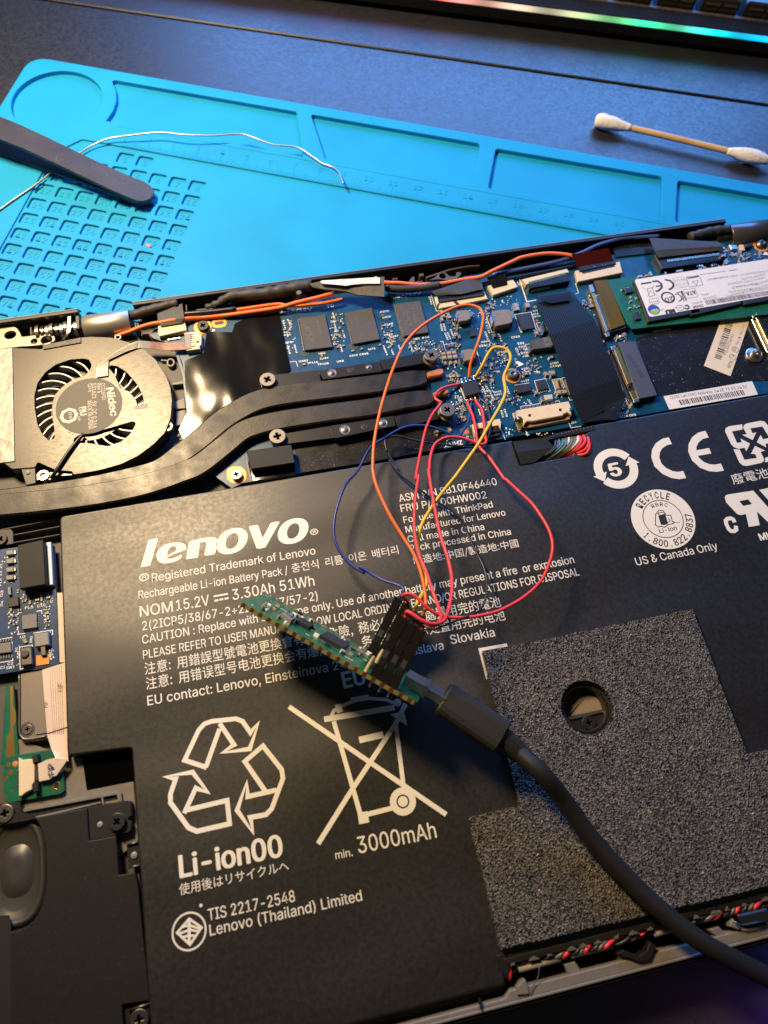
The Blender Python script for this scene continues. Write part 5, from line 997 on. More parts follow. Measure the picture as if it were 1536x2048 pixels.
# ================================================================== battery
bt = thing('battery_pack', (0, -50, 7), 'black battery pack covered in white printed text and recycling symbols', 'battery')
ZT = 12.0
notch = xy('CON', [(175, 282), (285, 628), (640, 560), (1010, 498), (1040, 300), (1340, 60)], ZT)
bo_ = [(-95.8, 17.2), (-95.8, -52.3), (-79.4, -53.6), (-79.4, -125.6), (3.2, -125.6), (3.9, -122.0), (182, -122.0), (182, 17.6)] + [tuple(notch[5]), (notch[3].x + 2, notch[4].y - 1), tuple(notch[3]), tuple(notch[1]), tuple(notch[0])]
hole = at('FOAM', (655, 570), 12.6); hole = Vector((hole.x, hole.y))
def big_plate(name, p, holes, z0, z1, mat, parent, bev, res): return plate(name, p, holes, z0, z1, mat, parent, bev, res)
bp_ = [Vector(q) for q in bo_]; bp_ = rnd(bp_, [1.6, 0.6, 1.0, 3.0, 0.8, 0.3, 0.5, 0.5, 0.3, 0.8, 0.3, 0.3, 0.3], 5)
big_plate('pack', bp_, [circ(hole, 6.35, 40)], 7.0, ZT, 'bat', bt, 0.55, 3)
ZP = ZT + 0.03
def bt_text(s, zn, a_, b_, h, bold=0.006, shear=0.0, z=ZP, mat='print', res=3): return text(s, zn, a_, b_, h, z, mat, bt, bold, shear, res)
XH = 0.75
flat('logo_letter', [xy('T1', [(114, 367), (174, 357), (124, 527), (64, 537)], ZP)], ZP, 'print', bt)
flat('logo_letter', [rnd(xy('LG', [(202, 395), (206, 360), (225, 325), (265, 290), (320, 270), (390, 260), (445, 263), (478, 278), (488, 305), (486, 328), (450, 345), (400, 362), (300, 405), (312, 416), (350, 413), (410, 392), (455, 372), (436, 418), (390, 440), (330, 458), (280, 463), (240, 455), (212, 430)], ZP), .6, 3), rnd(xy('LG', [(308, 388), (308, 355), (325, 318), (355, 298), (385, 298), (398, 315), (390, 340), (350, 362)], ZP), .6, 3)], ZP, 'print', bt)
flat('logo_letter', [rnd(xy('LG', [(485, 422), (515, 255), (600, 228), (690, 212), (755, 209), (788, 232), (765, 375), (655, 392), (680, 275), (670, 254), (620, 262), (600, 405)], ZP), [.1, .3, 1, 1, 1, .8, .1, .1, .5, .5, .3, .1], 3)], ZP, 'print', bt)
bt_text('ovo', 'T1', (536, 459), (1110, 364), 9.6, 0.03, 0.21, res=6)
bt_text('®', 'T1', (1112, 352), (1162, 343), 2.5, 0.004)
bt_text('®', 'T1', (57, 640), (120, 630), 3.0, 0.002); bt_text('Registered Trademark of Lenovo', 'T1', (136, 626), (1142, 456), 2.5)
bt_text('Rechargeable Li-ion Battery Pack /', 'T1', (54, 731), (972, 577), 2.4); bt_text('충전식  리튬  이온  배터리', 'T1', (996, 566), (1652, 450), 2.1, 0.0)
bt_text('NOM', 'T1', (62, 842), (265, 808), 3.15); bt_text('15.2V', 'T1', (285, 804), (490, 768), 3.15); bt_text('3.30Ah', 'T1', (632, 738), (893, 690), 3.15); bt_text('51Wh', 'T1', (924, 684), (1136, 648), 3.15)
strokes('printed_symbol', [(xy('T1', [(514, 715), (602, 699)], ZP), .5, False), (xy('T1', [(518, 742), (543, 738)], ZP), .55, False), (xy('T1', [(550, 736), (574, 731)], ZP), .55, False), (xy('T1', [(581, 730), (606, 725)], ZP), .55, False)], ZP, 'print', bt)
bt_text('2(2ICP5/38/67-2+2ICP5/57/57-2)', 'T1', (76, 925), (1156, 736), 2.55)
bt_text('CAUTION : Replace with same type only. Use of another battery may present a fire  or explosion', 'T1', (76, 1007), (2733, 510), 2.4)
bt_text('PLEASE REFER TO USER MANUAL.  FOLLOW LOCAL ORDINANCES AND/OR REGULATIONS FOR DISPOSAL', 'T1', (82, 1100), (2764, 585), 2.4)
bt_text('注意:  用錯誤型號電池更換會有爆炸危險,  務必依照指示處置用完的電池', 'T1', (92, 1192), (2282, 772), 2.45, 0.004)
bt_text('注意:  用错误型号电池更换会有爆炸危险,  务必依照指示处置用完的电池', 'T1', (100, 1284), (2309, 854), 2.45, 0.004)
bt_text('EU contact: Lenovo, Einsteinova 2', 'T1', (108, 1386), (1285, 1164), 2.55); bt_text('4, 851 01 Bratislava', 'T1', (1296, 1162), (1930, 1040), 2.55); bt_text('Slovakia', 'T2', (622, 1132), (893, 1083), 2.55)
bt_text('EU', 'T1', (1312, 1280), (1452, 1250), 4.3, 0.03)
for s, a_, b_, h in (('ASM P/N SB10F46440', (305, 258), (906, 152), 2.45), ('FRU P/N 00HW002', (315, 320), (843, 233), 2.4), ('For use with ThinkPad', (332, 388), (880, 290), 2.1), ('Manufactured for Lenovo', (345, 447), (958, 340), 2.1), ('Cell made in China', (358, 507), (828, 428), 2.1), ('Pack processed in China', (372, 563), (992, 458), 2.1), ('制造地:中国/製造地:中國', (392, 640), (1038, 530), 1.95)): bt_text(s, 'T2', a_, b_, h, 0.008)
Y = lambda q: xy('SYM', q, ZP)
k9 = 1.2
strokes('recycling_arrows', [(Y([(320, 372), (214, 337), (282, 192), (310, 162), (345, 150), (460, 138), (492, 150), (531, 206), (569, 158), (527, 283), (398, 300), (452, 264), (382, 160)]), k9, False), (Y([(382, 186), (316, 371)]), k9, False)], ZP, 'print', bt)
strokes('recycling_arrows', [(Y([(606, 492), (503, 343), (590, 268), (680, 382), (686, 425), (632, 570), (605, 598), (528, 612), (542, 684), (466, 577), (512, 444), (516, 512), (655, 480)]), k9, False)], ZP, 'print', bt)
strokes('recycling_arrows', [(Y([(212, 592), (268, 470), (325, 490), (252, 394), (116, 416), (172, 424), (146, 500), (146, 540), (232, 660), (272, 678), (430, 642), (418, 530), (224, 576)]), k9, False)], ZP, 'print', bt)
strokes('crossed_bin', [(Y([(715, 80), (1470, 598)]), 1.25, False), (Y([(855, 738), (1010, 490), (1228, 160), (1275, 66)]), 1.25, False), (Y([(930, 150), (1062, 612)]), 1.2, False), (Y([(1226, 150), (1266, 470)]), 1.15, False), (Y([(884, 141), (1222, 84)]), 1.5, False),
                        (Y([(915, 130), (930, 100), (962, 78), (1030, 52), (1100, 40), (1180, 46), (1232, 68)]), .9, False), (Y([(950, 68), (960, 108)]), 1.7, False), (Y([(1020, 55), (1095, 40), (1092, 28), (1018, 42)]), .7, True), (Y([(1216, 120), (1272, 156), (1262, 112)]), .8, True), (Y([(1052, 240), (1168, 214)]), 1.7, False), (Y([(1060, 605), (1212, 566)]), 1.2, False), (Y([(1068, 586), (1076, 640)]), 2.6, False)], ZP, 'print', bt)
wc = at('SYM', (1262, 535), ZP); flat('bin_wheel', [circ(wc, 3.4, 40), circ(wc, 1.7, 30)], ZP + .06, 'print', bt); flat('bin_wheel', [circ(wc, 1.3, 30)], ZP + .06, 'print', bt)
flat('bin_wheel_gap', [circ(wc, 1.7, 30), circ(wc, 1.3, 30)], ZP + .058, 'bat', bt)
flat('bin_knob', [circ(at('SYM', (1236, 60), ZP), 1.05, 20)], ZP + .06, 'print', bt)
bt_text('min.', 'SYM', (940, 812), (1022, 796), 1.8); bt_text('3000mAh', 'SYM', (1050, 785), (1426, 708), 3.8)
bt_text('Li-ion00', 'SYM', (190, 902), (690, 795), 4.95, 0.028); bt_text('使用後はリサイクルヘ', 'SYM', (190, 982), (716, 864), 1.85, 0.0); bt_text('TIS 2217-2548', 'SYM', (328, 1108), (746, 1014), 2.5); bt_text('Lenovo (Thailand) Limited', 'SYM', (336, 1180), (1068, 1010), 2.35)
tcn = at('SYM', (236, 1158), ZP); strokes('round_mark', [(circ(tcn, 3.95, 44), .42, True)], ZP, 'print', bt)
strokes('round_mark', [(Y([(236, 1100), (236, 1222)]), .7, False), (Y([(178, 1165), (236, 1098), (296, 1140), (240, 1222)]), .55, True), (Y([(182, 1172), (240, 1150), (285, 1160)]), .5, False), (Y([(196, 1140), (236, 1128), (292, 1148)]), .5, False), (Y([(200, 1188), (236, 1178), (272, 1180)]), .5, False)], ZP, 'print', bt)
flat('print_speck', [circ(at('SYM', (292, 1034), ZP), .4, 8)], ZP, 'print', bt)
Q = lambda q: xy('RM', q, ZP)
c5 = at('RM', (368, 525), ZP).to_2d(); r5 = 5.75
def arc_pts(c_, r_, a0_, a1_, n_=24): return [c_ + Vector((r_ * math.cos(math.radians(a0_ + (a1_ - a0_) * i / n_)), r_ * math.sin(math.radians(a0_ + (a1_ - a0_) * i / n_)))) for i in range(n_ + 1)]
strokes('arrow_circle', [(arc_pts(c5, r5, 32, 192), 2.7, False), (arc_pts(c5, r5, 216, 366), 2.7, False)], ZP, 'print', bt)
def tri(c_, ang, ccw_=1): 
    e_ = Vector((math.cos(math.radians(ang)), math.sin(math.radians(ang)))); t_ = Vector((-e_.y, e_.x)) * ccw_
    return [c_ + e_ * (r5 - 2.4), c_ + e_ * (r5 + 2.4), c_ + e_ * (r5 - 0.1) + t_ * 2.9]
flat('arrow_head', [tri(c5, 190)], ZP + .012, 'print', bt); flat('arrow_head', [tri(c5, 4)], ZP + .012, 'print', bt)
bt_text('5', 'RM', (332, 590), (424, 572), 4.4, 0.035)
strokes('ce_letter', [(Q([(786, 312), (742, 322), (700, 350), (676, 390), (670, 440), (692, 500), (740, 545), (800, 573), (850, 580), (896, 572)]), 2.55, False)], ZP, 'print', bt)
strokes('ce_letter', [(Q([(1068, 262), (1018, 274), (978, 305), (956, 350), (954, 398), (978, 452), (1028, 498), (1085, 520), (1135, 524), (1186, 515)]), 2.55, False), (Q([(968, 411), (1092, 390)]), 2.0, False)], ZP, 'print', bt)
EQ = lambda q: xy('RE', q, ZP)
for q in ([(440, 195), (445, 265), (300, 292), (370, 450), (432, 440), (418, 390), (548, 460), (495, 562), (472, 515), (390, 530), (330, 510), (290, 470), (205, 290), (215, 245), (260, 222)], [(452, 240), (465, 205), (500, 184), (690, 147), (745, 158), (800, 220), (870, 345), (800, 358), (715, 225), (550, 250), (580, 318), (632, 305), (583, 410), (440, 340), (502, 330)], [(320, 535), (405, 540), (470, 680), (640, 655), (615, 600), (558, 600), (615, 490), (752, 555), (690, 572), (735, 660), (735, 700), (700, 722), (500, 765), (445, 755), (400, 715)], [(640, 440), (690, 340), (725, 400), (870, 368), (870, 440), (755, 462), (770, 512)], [(752, 652), (830, 630), (860, 690), (752, 715)]):
    flat('recycling_arrows', [EQ(q)], ZP, 'print', bt)
bt_text('廢電池請', 'RE', (322, 1010), (985, 872), 2.6, 0.004)
flat('component_mark', [EQ([(202, 1195), (212, 1168), (240, 1155), (590, 1100), (870, 1415), (870, 1610), (792, 1530), (640, 1385), (678, 1572), (530, 1597), (490, 1420), (420, 1435), (370, 1420), (220, 1260)]), EQ([(400, 1245), (520, 1220), (575, 1285), (455, 1310)])], ZP, 'print', bt)
flat('component_mark', [EQ([(670, 1090), (880, 1050), (960, 1400), (880, 1320)])], ZP, 'print', bt)
strokes('component_mark', [(EQ([(338, 1535), (318, 1495), (285, 1478), (240, 1485), (215, 1510), (222, 1555), (255, 1625), (285, 1652), (325, 1655), (358, 1635), (352, 1580)]), 1.25, False)], ZP, 'print', bt)
bt_text('MH', 'RE', (690, 1784), (872, 1748), 2.2, .03); bt_text('US & Canada Only', 'RM', (530, 1272), (1156, 1146), 2.45, .004)
rc = at('RM', (730, 912), ZP).to_2d(); RR = 9.95
flat('round_mark', [circ(rc, RR, 64)], ZP, 'print', bt)
IK = M('print_gap', (0.022, 0.022, 0.024), 0.5)
flat('round_mark_ring', [circ(rc, 6.35, 48), circ(rc, 6.1, 48)], ZP + .02, IK, bt)
def arc_text(s, r_, a0_, a1_, h, out=True, bold=0.01):
    n_ = len(s); parts = []
    for i, ch in enumerate(s):
        if ch == ' ': continue
        a_ = a0_ + (a1_ - a0_) * (i + .5) / n_
        e_ = Vector((math.cos(math.radians(a_)), math.sin(math.radians(a_)))); t_ = Vector((e_.y, -e_.x)) * (1 if out else -1)
        wd = abs(math.radians(a1_ - a0_)) * r_ / n_ * (0.74 if ch not in '.1I' else (0.22 if ch == '.' else .42)); b_ = rc + e_ * r_
        v_, f_ = text_data(ch, b_ - t_ * wd / 2, b_ + t_ * wd / 2, h * (1 if ch != '.' else 1), ZP + .02, bold, 0, 2); parts.append((v_, f_, 0))
    v_, f_, m_ = join(parts); return mesh('arc_lettering', v_, f_, IK, bt)
arc_text('RECYCLE', 6.9, 142, 52, 2.2, True, .02); arc_text('1.800.822.8837', 9.2, 205, 362, 2.1, False, .015); arc_text('RBRC', 4.35, 118, 50, 1.2)
text('Li-ion', 'RM', (705, 1022), (840, 996), 1.35, ZP + .02, IK, bt, .01); text('TM', 'RM', (832, 950), (860, 944), .5, ZP + .02, IK, bt)
prism('cell_icon', Q([(692, 888), (748, 880), (768, 950), (735, 962), (712, 955)]), ZP + .01, ZP + .02, IK, bt, .002)
strokes('cell_icon', [(Q([(690, 875), (700, 865), (735, 862), (745, 875), (715, 885)]), .22, True), (Q([(672, 880), (700, 845), (730, 850), (755, 885), (790, 885), (800, 930), (820, 940), (800, 952), (770, 955), (740, 978), (720, 970), (690, 975), (672, 960)]), .25, True), (Q([(770, 905), (785, 930), (765, 940)]), .2, False)], ZP + .02, IK, bt)
strokes('corner_mark', [(xy('FOAM', [(182, 430), (146, 288), (276, 265)], ZP), .9, False)], ZP, 'print', bt)
# round opening through the pack: ring, half-silver disc and screw
ring = lathe('opening_ring', [(6.5, 0.0), (6.5, .25), (6.0, .3), (5.7, -.2), (5.6, -3.0)], (hole.x, hole.y, ZT), 'black', bt, 48, False)
prism('opening_floor', circ(hole, 6.3, 36), 7.2, 8.0, 'black', bt, .05)
prism('mirror_plate', xy('FOAM', [(575, 612), (590, 560), (620, 525), (660, 508), (720, 520), (742, 565), (745, 580), (568, 612)], 9.2), 8.2, 9.2, M('tan_plate', (0.42, 0.34, 0.26), 0.3, 0.4), bt, .1)
prism('plate_lip', xy('FOAM', [(568, 610), (745, 574), (750, 590), (572, 630)], 9.6), 8.2, 9.6, 'steel', bt, .2)
screw(bt, at('FOAM', (672, 640), 9.6), 1.9, 'black', .9, .4)
# flap and edge at the front of the pack
prism('front_flange', [(4.0, -121.9), (182, -121.9), (182, -120.3), (4.0, -120.3)], 11.6, 12.5, 'blackmatte', bt, .25)
prism('front_corner', xy('FRT', [(300, 182), (462, 146), (468, 190), (372, 212), (350, 285), (318, 250)], 12.3), 7, 12.3, 'black', bt, .3)
rt = random.Random(4)
for k in range(26):
    x_ = 6 + 4.3 * k + rt.uniform(-1, 1); prism('torn_edge', [(x_, -122.1), (x_ + rt.uniform(1, 3), -122.1), (x_ + rt.uniform(.6, 1.6), -121.6 + rt.uniform(0, .5)), (x_ + .2, -121.7)], 12.3, 12.62 + rt.uniform(0, .2), 'grywire', bt, .03)

# ================================================================== foam pad
fm = bpy.data.materials.new('open_cell_foam'); fm.use_nodes = True; nt = fm.node_tree; b_ = nt.nodes['Principled BSDF']
tc = nt.nodes.new('ShaderNodeTexCoord')
vo = nt.nodes.new('ShaderNodeTexVoronoi'); vo.inputs['Scale'].default_value = 2500; nt.links.new(tc.outputs['Object'], vo.inputs['Vector'])
rp = nt.nodes.new('ShaderNodeValToRGB'); nt.links.new(vo.outputs['Color'], rp.inputs[0]); rp.color_ramp.elements[0].color = (0.006, 0.006, 0.006, 1); rp.color_ramp.elements[1].color = (0.38, 0.335, 0.275, 1); rp.color_ramp.elements[0].position = .22
e = rp.color_ramp.elements.new(0.8); e.color = (0.155, 0.138, 0.115, 1); e = rp.color_ramp.elements.new(0.95); e.color = (0.23, 0.205, 0.17, 1); rp.color_ramp.elements[-1].color = (1.0, 0.97, 0.9, 1)  # white cells paint the foam's glints, near-black ones its dark pores
ns = nt.nodes.new('ShaderNodeTexNoise'); ns.inputs['Scale'].default_value = 120; ns.inputs['Detail'].default_value = 4; nt.links.new(tc.outputs['Object'], ns.inputs['Vector'])
mr = nt.nodes.new('ShaderNodeMapRange'); mr.inputs[1].default_value = .3; mr.inputs[2].default_value = .7; mr.inputs[3].default_value = .75; mr.inputs[4].default_value = 1.2; nt.links.new(ns.outputs['Fac'], mr.inputs[0])
mxv = nt.nodes.new('ShaderNodeVectorMath'); mxv.operation = 'SCALE'; nt.links.new(rp.outputs[0], mxv.inputs[0]); nt.links.new(mr.outputs[0], mxv.inputs['Scale'])
nt.links.new(mxv.outputs[0], b_.inputs['Base Color']); b_.inputs['Roughness'].default_value = 0.42
bp2 = nt.nodes.new('ShaderNodeBump'); bp2.inputs['Distance'].default_value = 0.00035; nt.links.new(vo.outputs['Distance'], bp2.inputs['Height']); nt.links.new(bp2.outputs[0], b_.inputs['Normal'])
fpoly = [Vector(q) for q in ((18.2, -47.8), (81.2, -47.8), (80.7, -88.5), (140, -88.5), (140, -119.8), (3.8, -118.0), (3.7, -88.3), (17.2, -88.4))]
fhole = hole; FR_ = 7.25
def infoam(x, y):
    if (x - fhole.x) ** 2 + (y - fhole.y) ** 2 < FR_ ** 2: return False
    ins = False; n_ = len(fpoly)
    for i in range(n_):
        a_, c_ = fpoly[i], fpoly[i - 1]
        if (a_.y > y) != (c_.y > y) and x < (c_.x - a_.x) * (y - a_.y) / (c_.y - a_.y) + a_.x: ins = not ins
    return ins
st_g = 0.27; rg = random.Random(9); idx = {}; vs = []; fs = []
nx = int(137 / st_g); ny = int(73 / st_g)
cells = set()
for i in range(nx):
    for j in range(ny):
        if infoam(3.6 + (i + .5) * st_g, -120.4 + (j + .5) * st_g): cells.add((i, j))
def vid(i, j):
    k = (i, j)
    if k not in idx:
        r_ = rg.random(); dz = rg.gauss(0, .045) - (rg.uniform(.25, .7) if r_ < .06 else 0)
        idx[k] = len(vs); vs.append((3.6 + i * st_g + rg.uniform(-.11, .11), -120.4 + j * st_g + rg.uniform(-.11, .11), 14.1 + dz))
    return idx[k]
bot = {}
def vb(i, j):
    k = (i, j)
    if k not in bot: vid(i, j); v0 = vs[idx[k]]; bot[k] = len(vs); vs.append((v0[0], v0[1], 12.04))
    return bot[k]
for (i, j) in cells:
    fs.append((vid(i, j), vid(i + 1, j), vid(i + 1, j + 1), vid(i, j + 1)))
    for di, dj, p, q in ((-1, 0, (i, j), (i, j + 1)), (1, 0, (i + 1, j + 1), (i + 1, j)), (0, -1, (i + 1, j), (i, j)), (0, 1, (i, j + 1), (i + 1, j + 1))):
        if (i + di, j + dj) not in cells: fs.append((vid(*p), vid(*q), vb(*q), vb(*p)))
tag(mesh('foam_pad', vs, fs, fm), 'dark gray open-cell foam sheet on the battery with a round hole', 'foam')
# ================================================================== left audio / switch board
db = thing('switch_board', at('LEFT', (200, 900), 7), 'small blue board with black block and two tiny switches left of the battery', 'circuit board')
ZD = 10.0
prism('board', xy('LEFT', [(-200, 470), (-100, 430), (30, 400), (140, 385), (440, 372), (462, 760), (484, 1345), (270, 1385), (0, 1428), (-200, 1455)], ZD), 8.8, ZD, 'pcb2', db, .08)
blk2 = prism('connector_pad', xy('LEFT', [(143, 370), (352, 323), (372, 690), (162, 727)], 14.0), 11.8, 14.0, 'blackmatte', db, .15)
prism('connector_shell', xy('LEFT', [(180, 420), (385, 370), (405, 700), (205, 770)], 11.8), ZD, 11.8, 'black', db, .15)
prism('connector_lip', xy('LEFT', [(372, 350), (415, 342), (432, 690), (395, 702)], 11.6), ZD, 11.6, 'white', db, .15)
def lsm(kind, sz, p, vert=False): return put(kind, sz, 'LEFT', p, vert, db, ZD)
for y in (435, 505, 575, 640): prism('diode', xy('LEFT', [(48, y - 20), (105, y - 27), (108, y + 8), (52, y + 16)], 11.0), ZD, 11.0, 'gray', db, .12); prism('diode_end', xy('LEFT', [(106, y - 22), (130, y - 24), (132, y + 6), (110, y + 10)], 10.5), ZD, 10.5, 'solder', db, .1)
prism('chip', xy('LEFT', [(178, 946), (300, 928), (302, 1042), (182, 1060)], 11.0), ZD, 11.0, 'induct', db, .1)
for k in range(7): prism('leg', xy('LEFT', [(192 + 15 * k, 1064 - 2 * k), (200 + 15 * k, 1063 - 2 * k), (200 + 15 * k, 1076 - 2 * k), (192 + 15 * k, 1077 - 2 * k)], 10.2), ZD, 10.2, 'solder', db, .03); prism('leg', xy('LEFT', [(304, 945 + 14 * k), (322, 943 + 14 * k), (322, 950 + 14 * k), (304, 952 + 14 * k)], 10.2), ZD, 10.2, 'solder', db, .03)
prism('slide_switch', xy('LEFT', [(275, 1095), (395, 1080), (402, 1185), (285, 1205)], 11.6), ZD, 11.6, 'gray', db, .2); prism('switch_lever', rnd(xy('LEFT', [(328, 1182), (372, 1176), (378, 1270), (334, 1278)], 11.2), .3), ZD, 11.2, 'darksteel', db, .2)
prism('orange_pad', xy('LEFT', [(295, 1275), (335, 1270), (338, 1285), (372, 1280), (372, 1265), (400, 1260), (402, 1342), (298, 1358)], 10.3), ZD, 10.3, 'flash', db, .05)
sw_ = prism('push_switch', xy('LEFT', [(165, 1212), (258, 1198), (268, 1345), (172, 1360)], 11.4), ZD, 11.4, 'darksteel', db, .25); lathe('button', [(1.15, 0), (1.1, .5), (.8, .6)], at('LEFT', (205, 1262), 11.4), 'chip', sw_, 18)
prism('chip', xy('LEFT', [(-30, 1180), (85, 1162), (92, 1245), (-25, 1260)], 11.0), ZD, 11.0, 'induct', db, .1)
for k in range(5): prism('leg', xy('LEFT', [(5 + 22 * k, 1140 - 3 * k), (16 + 22 * k, 1138 - 3 * k), (8 + 22 * k, 1165 - 3 * k), (-3 + 22 * k, 1167 - 3 * k)], 10.3), ZD, 10.3, 'solder', db, .05); prism('leg', xy('LEFT', [(2 + 22 * k, 1275 - 3 * k), (14 + 22 * k, 1273 - 3 * k), (16 + 22 * k, 1300 - 3 * k), (4 + 22 * k, 1302 - 3 * k)], 10.3), ZD, 10.3, 'solder', db, .05)
prism('chip', xy('LEFT', [(62, 810), (150, 795), (155, 865), (68, 880)], 10.9), ZD, 10.9, 'chipdark', db, .15); prism('chip', xy('LEFT', [(62, 712), (86, 708), (90, 775), (66, 778)], 10.9), ZD, 10.9, 'gray', db, .1)
for p in ((150, 750), (200, 830), (250, 840), (230, 815), (310, 820), (345, 815), (385, 890), (388, 930), (392, 975), (392, 1030), (205, 1150), (215, 1165), (120, 950), (100, 1000), (130, 1020), (95, 900), (165, 905), (400, 800)): lsm(rd.choice(('capacitor', 'resistor')), 0, p, rd.random() < .5)
for s, a_, b_, h in (('FL5', (205, 895), (272, 884), .75), ('C10', (305, 880), (372, 868), .75), ('U2', (165, 1135), (208, 1128), .75), ('R1', (145, 1240), (148, 1205), .7), ('SW2', (262, 1170), (268, 1115), .7), ('PAD', (422, 1300), (424, 1225), .75), ('C12', (432, 840), (436, 775), .75), ('C2', (62, 1355), (108, 1348), .75), ('C1', (0, 1385), (42, 1378), .75), ('SW1', (50, 1388), (120, 1376), .75), ('C13', (330, 790), (400, 776), .7), ('Z1', (15, 560), (18, 520), .6), ('Z2', (12, 620), (15, 580), .6), ('FL4', (10, 700), (14, 640), .6), ('D3', (20, 790), (28, 740), .7), ('D4', (20, 870), (30, 825), .7)):
    text(s, 'LEFT', a_, b_, h, ZD + .025, 'silk', db, .008, 0, 1, name='silkscreen_text')
for i_, q in enumerate(([(148, 938), (150, 925), (178, 920)], [(300, 912), (342, 905), (344, 935)], [(150, 1070), (152, 1100), (205, 1092)], [(160, 1205), (265, 1188), (275, 1360), (165, 1385), (160, 1205)], [(275, 1090), (430, 1065), (432, 1100)], [(-20, 1145), (98, 1125), (105, 1315), (-20, 1335)])):
    mesh('silkscreen_line', *stroke_data(xy('LEFT', q, ZD), .18, ZD + .02 + .002 * i_), 'silk', db)
dots = []
def df2(box, n):
    for _ in range(n):
        p = at('LEFT', (rd.uniform(box[0], box[2]), rd.uniform(box[1], box[3])), ZD); dots.append((*prism_data(circ(p, rd.uniform(.12, .24), 6), ZD - .01, ZD + .035, .01), 0))
for b_, n in (((360, 860, 410, 1060), 26), ((60, 900, 150, 1110), 34), ((10, 450, 130, 680), 24), ((160, 760, 400, 860), 20), ((120, 1180, 160, 1360), 8), ((400, 1060, 440, 1320), 10)): df2(b_, n)
v, f, m = join(dots); tag(mesh('via_dots', v, f, 'silk', db), None, None, None, 'stuff')
strip = prism('bottom_edge', xy('LEFT', [(270, 1378), (484, 1345), (484, 1360), (270, 1395)], ZD - .1), 8.0, ZD - .1, 'black', db, .03)
screw(lap, at('LEFT', (0, 318), 10.4), 1.9, 'black', .9, .3)
prism('screw_boss', xy('LEFT', [(-100, 250), (90, 235), (110, 260), (112, 360), (-100, 395)], 9.6), 7, 9.6, 'black', lap, .2)
# green sensor boards below
gb = thing('sensor_board', at('BL', (240, 330), 7), 'green board with cream flat-cable socket marked J2 under the white cable', 'circuit board')
prism('board', rnd(xy('BL', [(20, 190), (225, 158), (360, 135), (372, 190), (440, 270), (448, 425), (420, 445), (150, 492), (30, 512), (20, 300)], 9.6), .3), 8.5, 9.6, 'green', gb, .06)
prism('gold_border', xy('BL', [(30, 462), (44, 460), (44, 508), (32, 510)], 9.62), 9.5, 9.62, 'gold', gb, .01)
c = prism('flat_connector', xy('BL', [(128, 192), (150, 208), (222, 200), (240, 240), (240, 360), (222, 385), (222, 415), (180, 435), (150, 460), (130, 460)], 11.0), 9.6, 11.0, 'cream', gb, .15)
for q in ([(222, 175), (262, 168), (268, 222), (228, 232)], [(225, 370), (266, 362), (266, 425), (230, 435)]): prism('latch', xy('BL', q, 11.4), 9.6, 11.4, 'black', c, .15)
for k in range(8): prism('contact', xy('BL', [(240, 250 + 13 * k), (268, 246 + 13 * k), (268, 252 + 13 * k), (240, 256 + 13 * k)], 11.1), 10.8, 11.1, 'gold', c, .02); prism('leg', xy('BL', [(116, 282 + 14 * k), (132, 280 + 14 * k), (132, 286 + 14 * k), (116, 288 + 14 * k)], 9.9), 9.6, 9.9, 'solder', c, .03)
for p, r in (((60, 243), .62), ((107, 235), .75), ((74, 297), .7), ((42, 340), .6), ((80, 425), .4)): prism('test_pad', circ(at('BL', p, 9.6), r, 16), 9.6, 9.64, 'gold' if r != .75 else 'copper', gb, .01)
text('J2', 'BL', (285, 182), (325, 175), 1.0, 9.63, 'ink', gb, 0, 0, 2); text('S1TE', 'BL', (45, 220), (118, 208), .9, 9.63, 'ink', gb, 0, 0, 2); text('DTM', 'BL', (38, 278), (105, 264), .8, 9.63, 'ink', gb, 0, 0, 2)
cc_ = at('BL', (393, 390), 9.6); plate('hole_ring', circ(cc_, 1.05, 22), [circ(cc_, .7, 16)], 9.58, 9.66, 'gold', gb, .02); prism('hole', circ(cc_, .7, 16), 9.6, 9.61, 'black', gb, .003)
tb = thing('touch_board', at('LEFT', (75, 1700), 7), 'narrow green and gold board edge left of the metal plate', 'circuit board')
prism('board', xy('LEFT', [(45, 1520), (110, 1515), (150, 2048), (160, 2160), (0, 2170), (15, 2048)], 8.9), 8.0, 8.9, 'green', tb, .05)
prism('gold_border', xy('LEFT', [(82, 1525), (105, 1520), (110, 1690), (130, 1740), (132, 1820), (110, 1850), (118, 2048), (122, 2130), (48, 2140), (48, 2048), (55, 1950), (85, 1890), (85, 1700)], 8.95), 8.88, 8.95, 'gold', tb, .01)
mp_ = thing('metal_cover', at('LEFT', (270, 1700), 7), 'gray metal cover plate with rounded corner and one small screw', 'cover')
prism('plate', rnd(xy('LEFT', [(165, 1425), (420, 1375), (520, 1380), (530, 1890), (390, 1960), (190, 1985), (150, 1900), (150, 1480)], 9.6), [.2, .2, .2, .2, .3, 3.5, 1.5, .2], 6), 7.5, 9.6, M('gray_metal', (0.23, 0.20, 0.17), 0.42, .5, bump=.006, bs=2500), mp_, .25)
tube('bead', [at('LEFT', q, 9.7) for q in ((158, 1430), (160, 1650), (160, 1880), (180, 1945), (230, 1960), (380, 1935))], .38, 'darksteel', mp_, 8, 6)
tube('bead', [at('LEFT', q, 9.7) for q in ((282, 1900), (300, 1915), (385, 1905))], .2, 'darksteel', mp_, 8, 4)
lathe('screw_seat', [(2.0, 0), (1.9, .12), (1.5, .12), (1.4, 0)], at('LEFT', (222, 1880), 9.6), 'darksteel', mp_, 28, False); screw(mp_, at('LEFT', (222, 1880), 9.95), 1.35, 'darksteel', .4, 0)
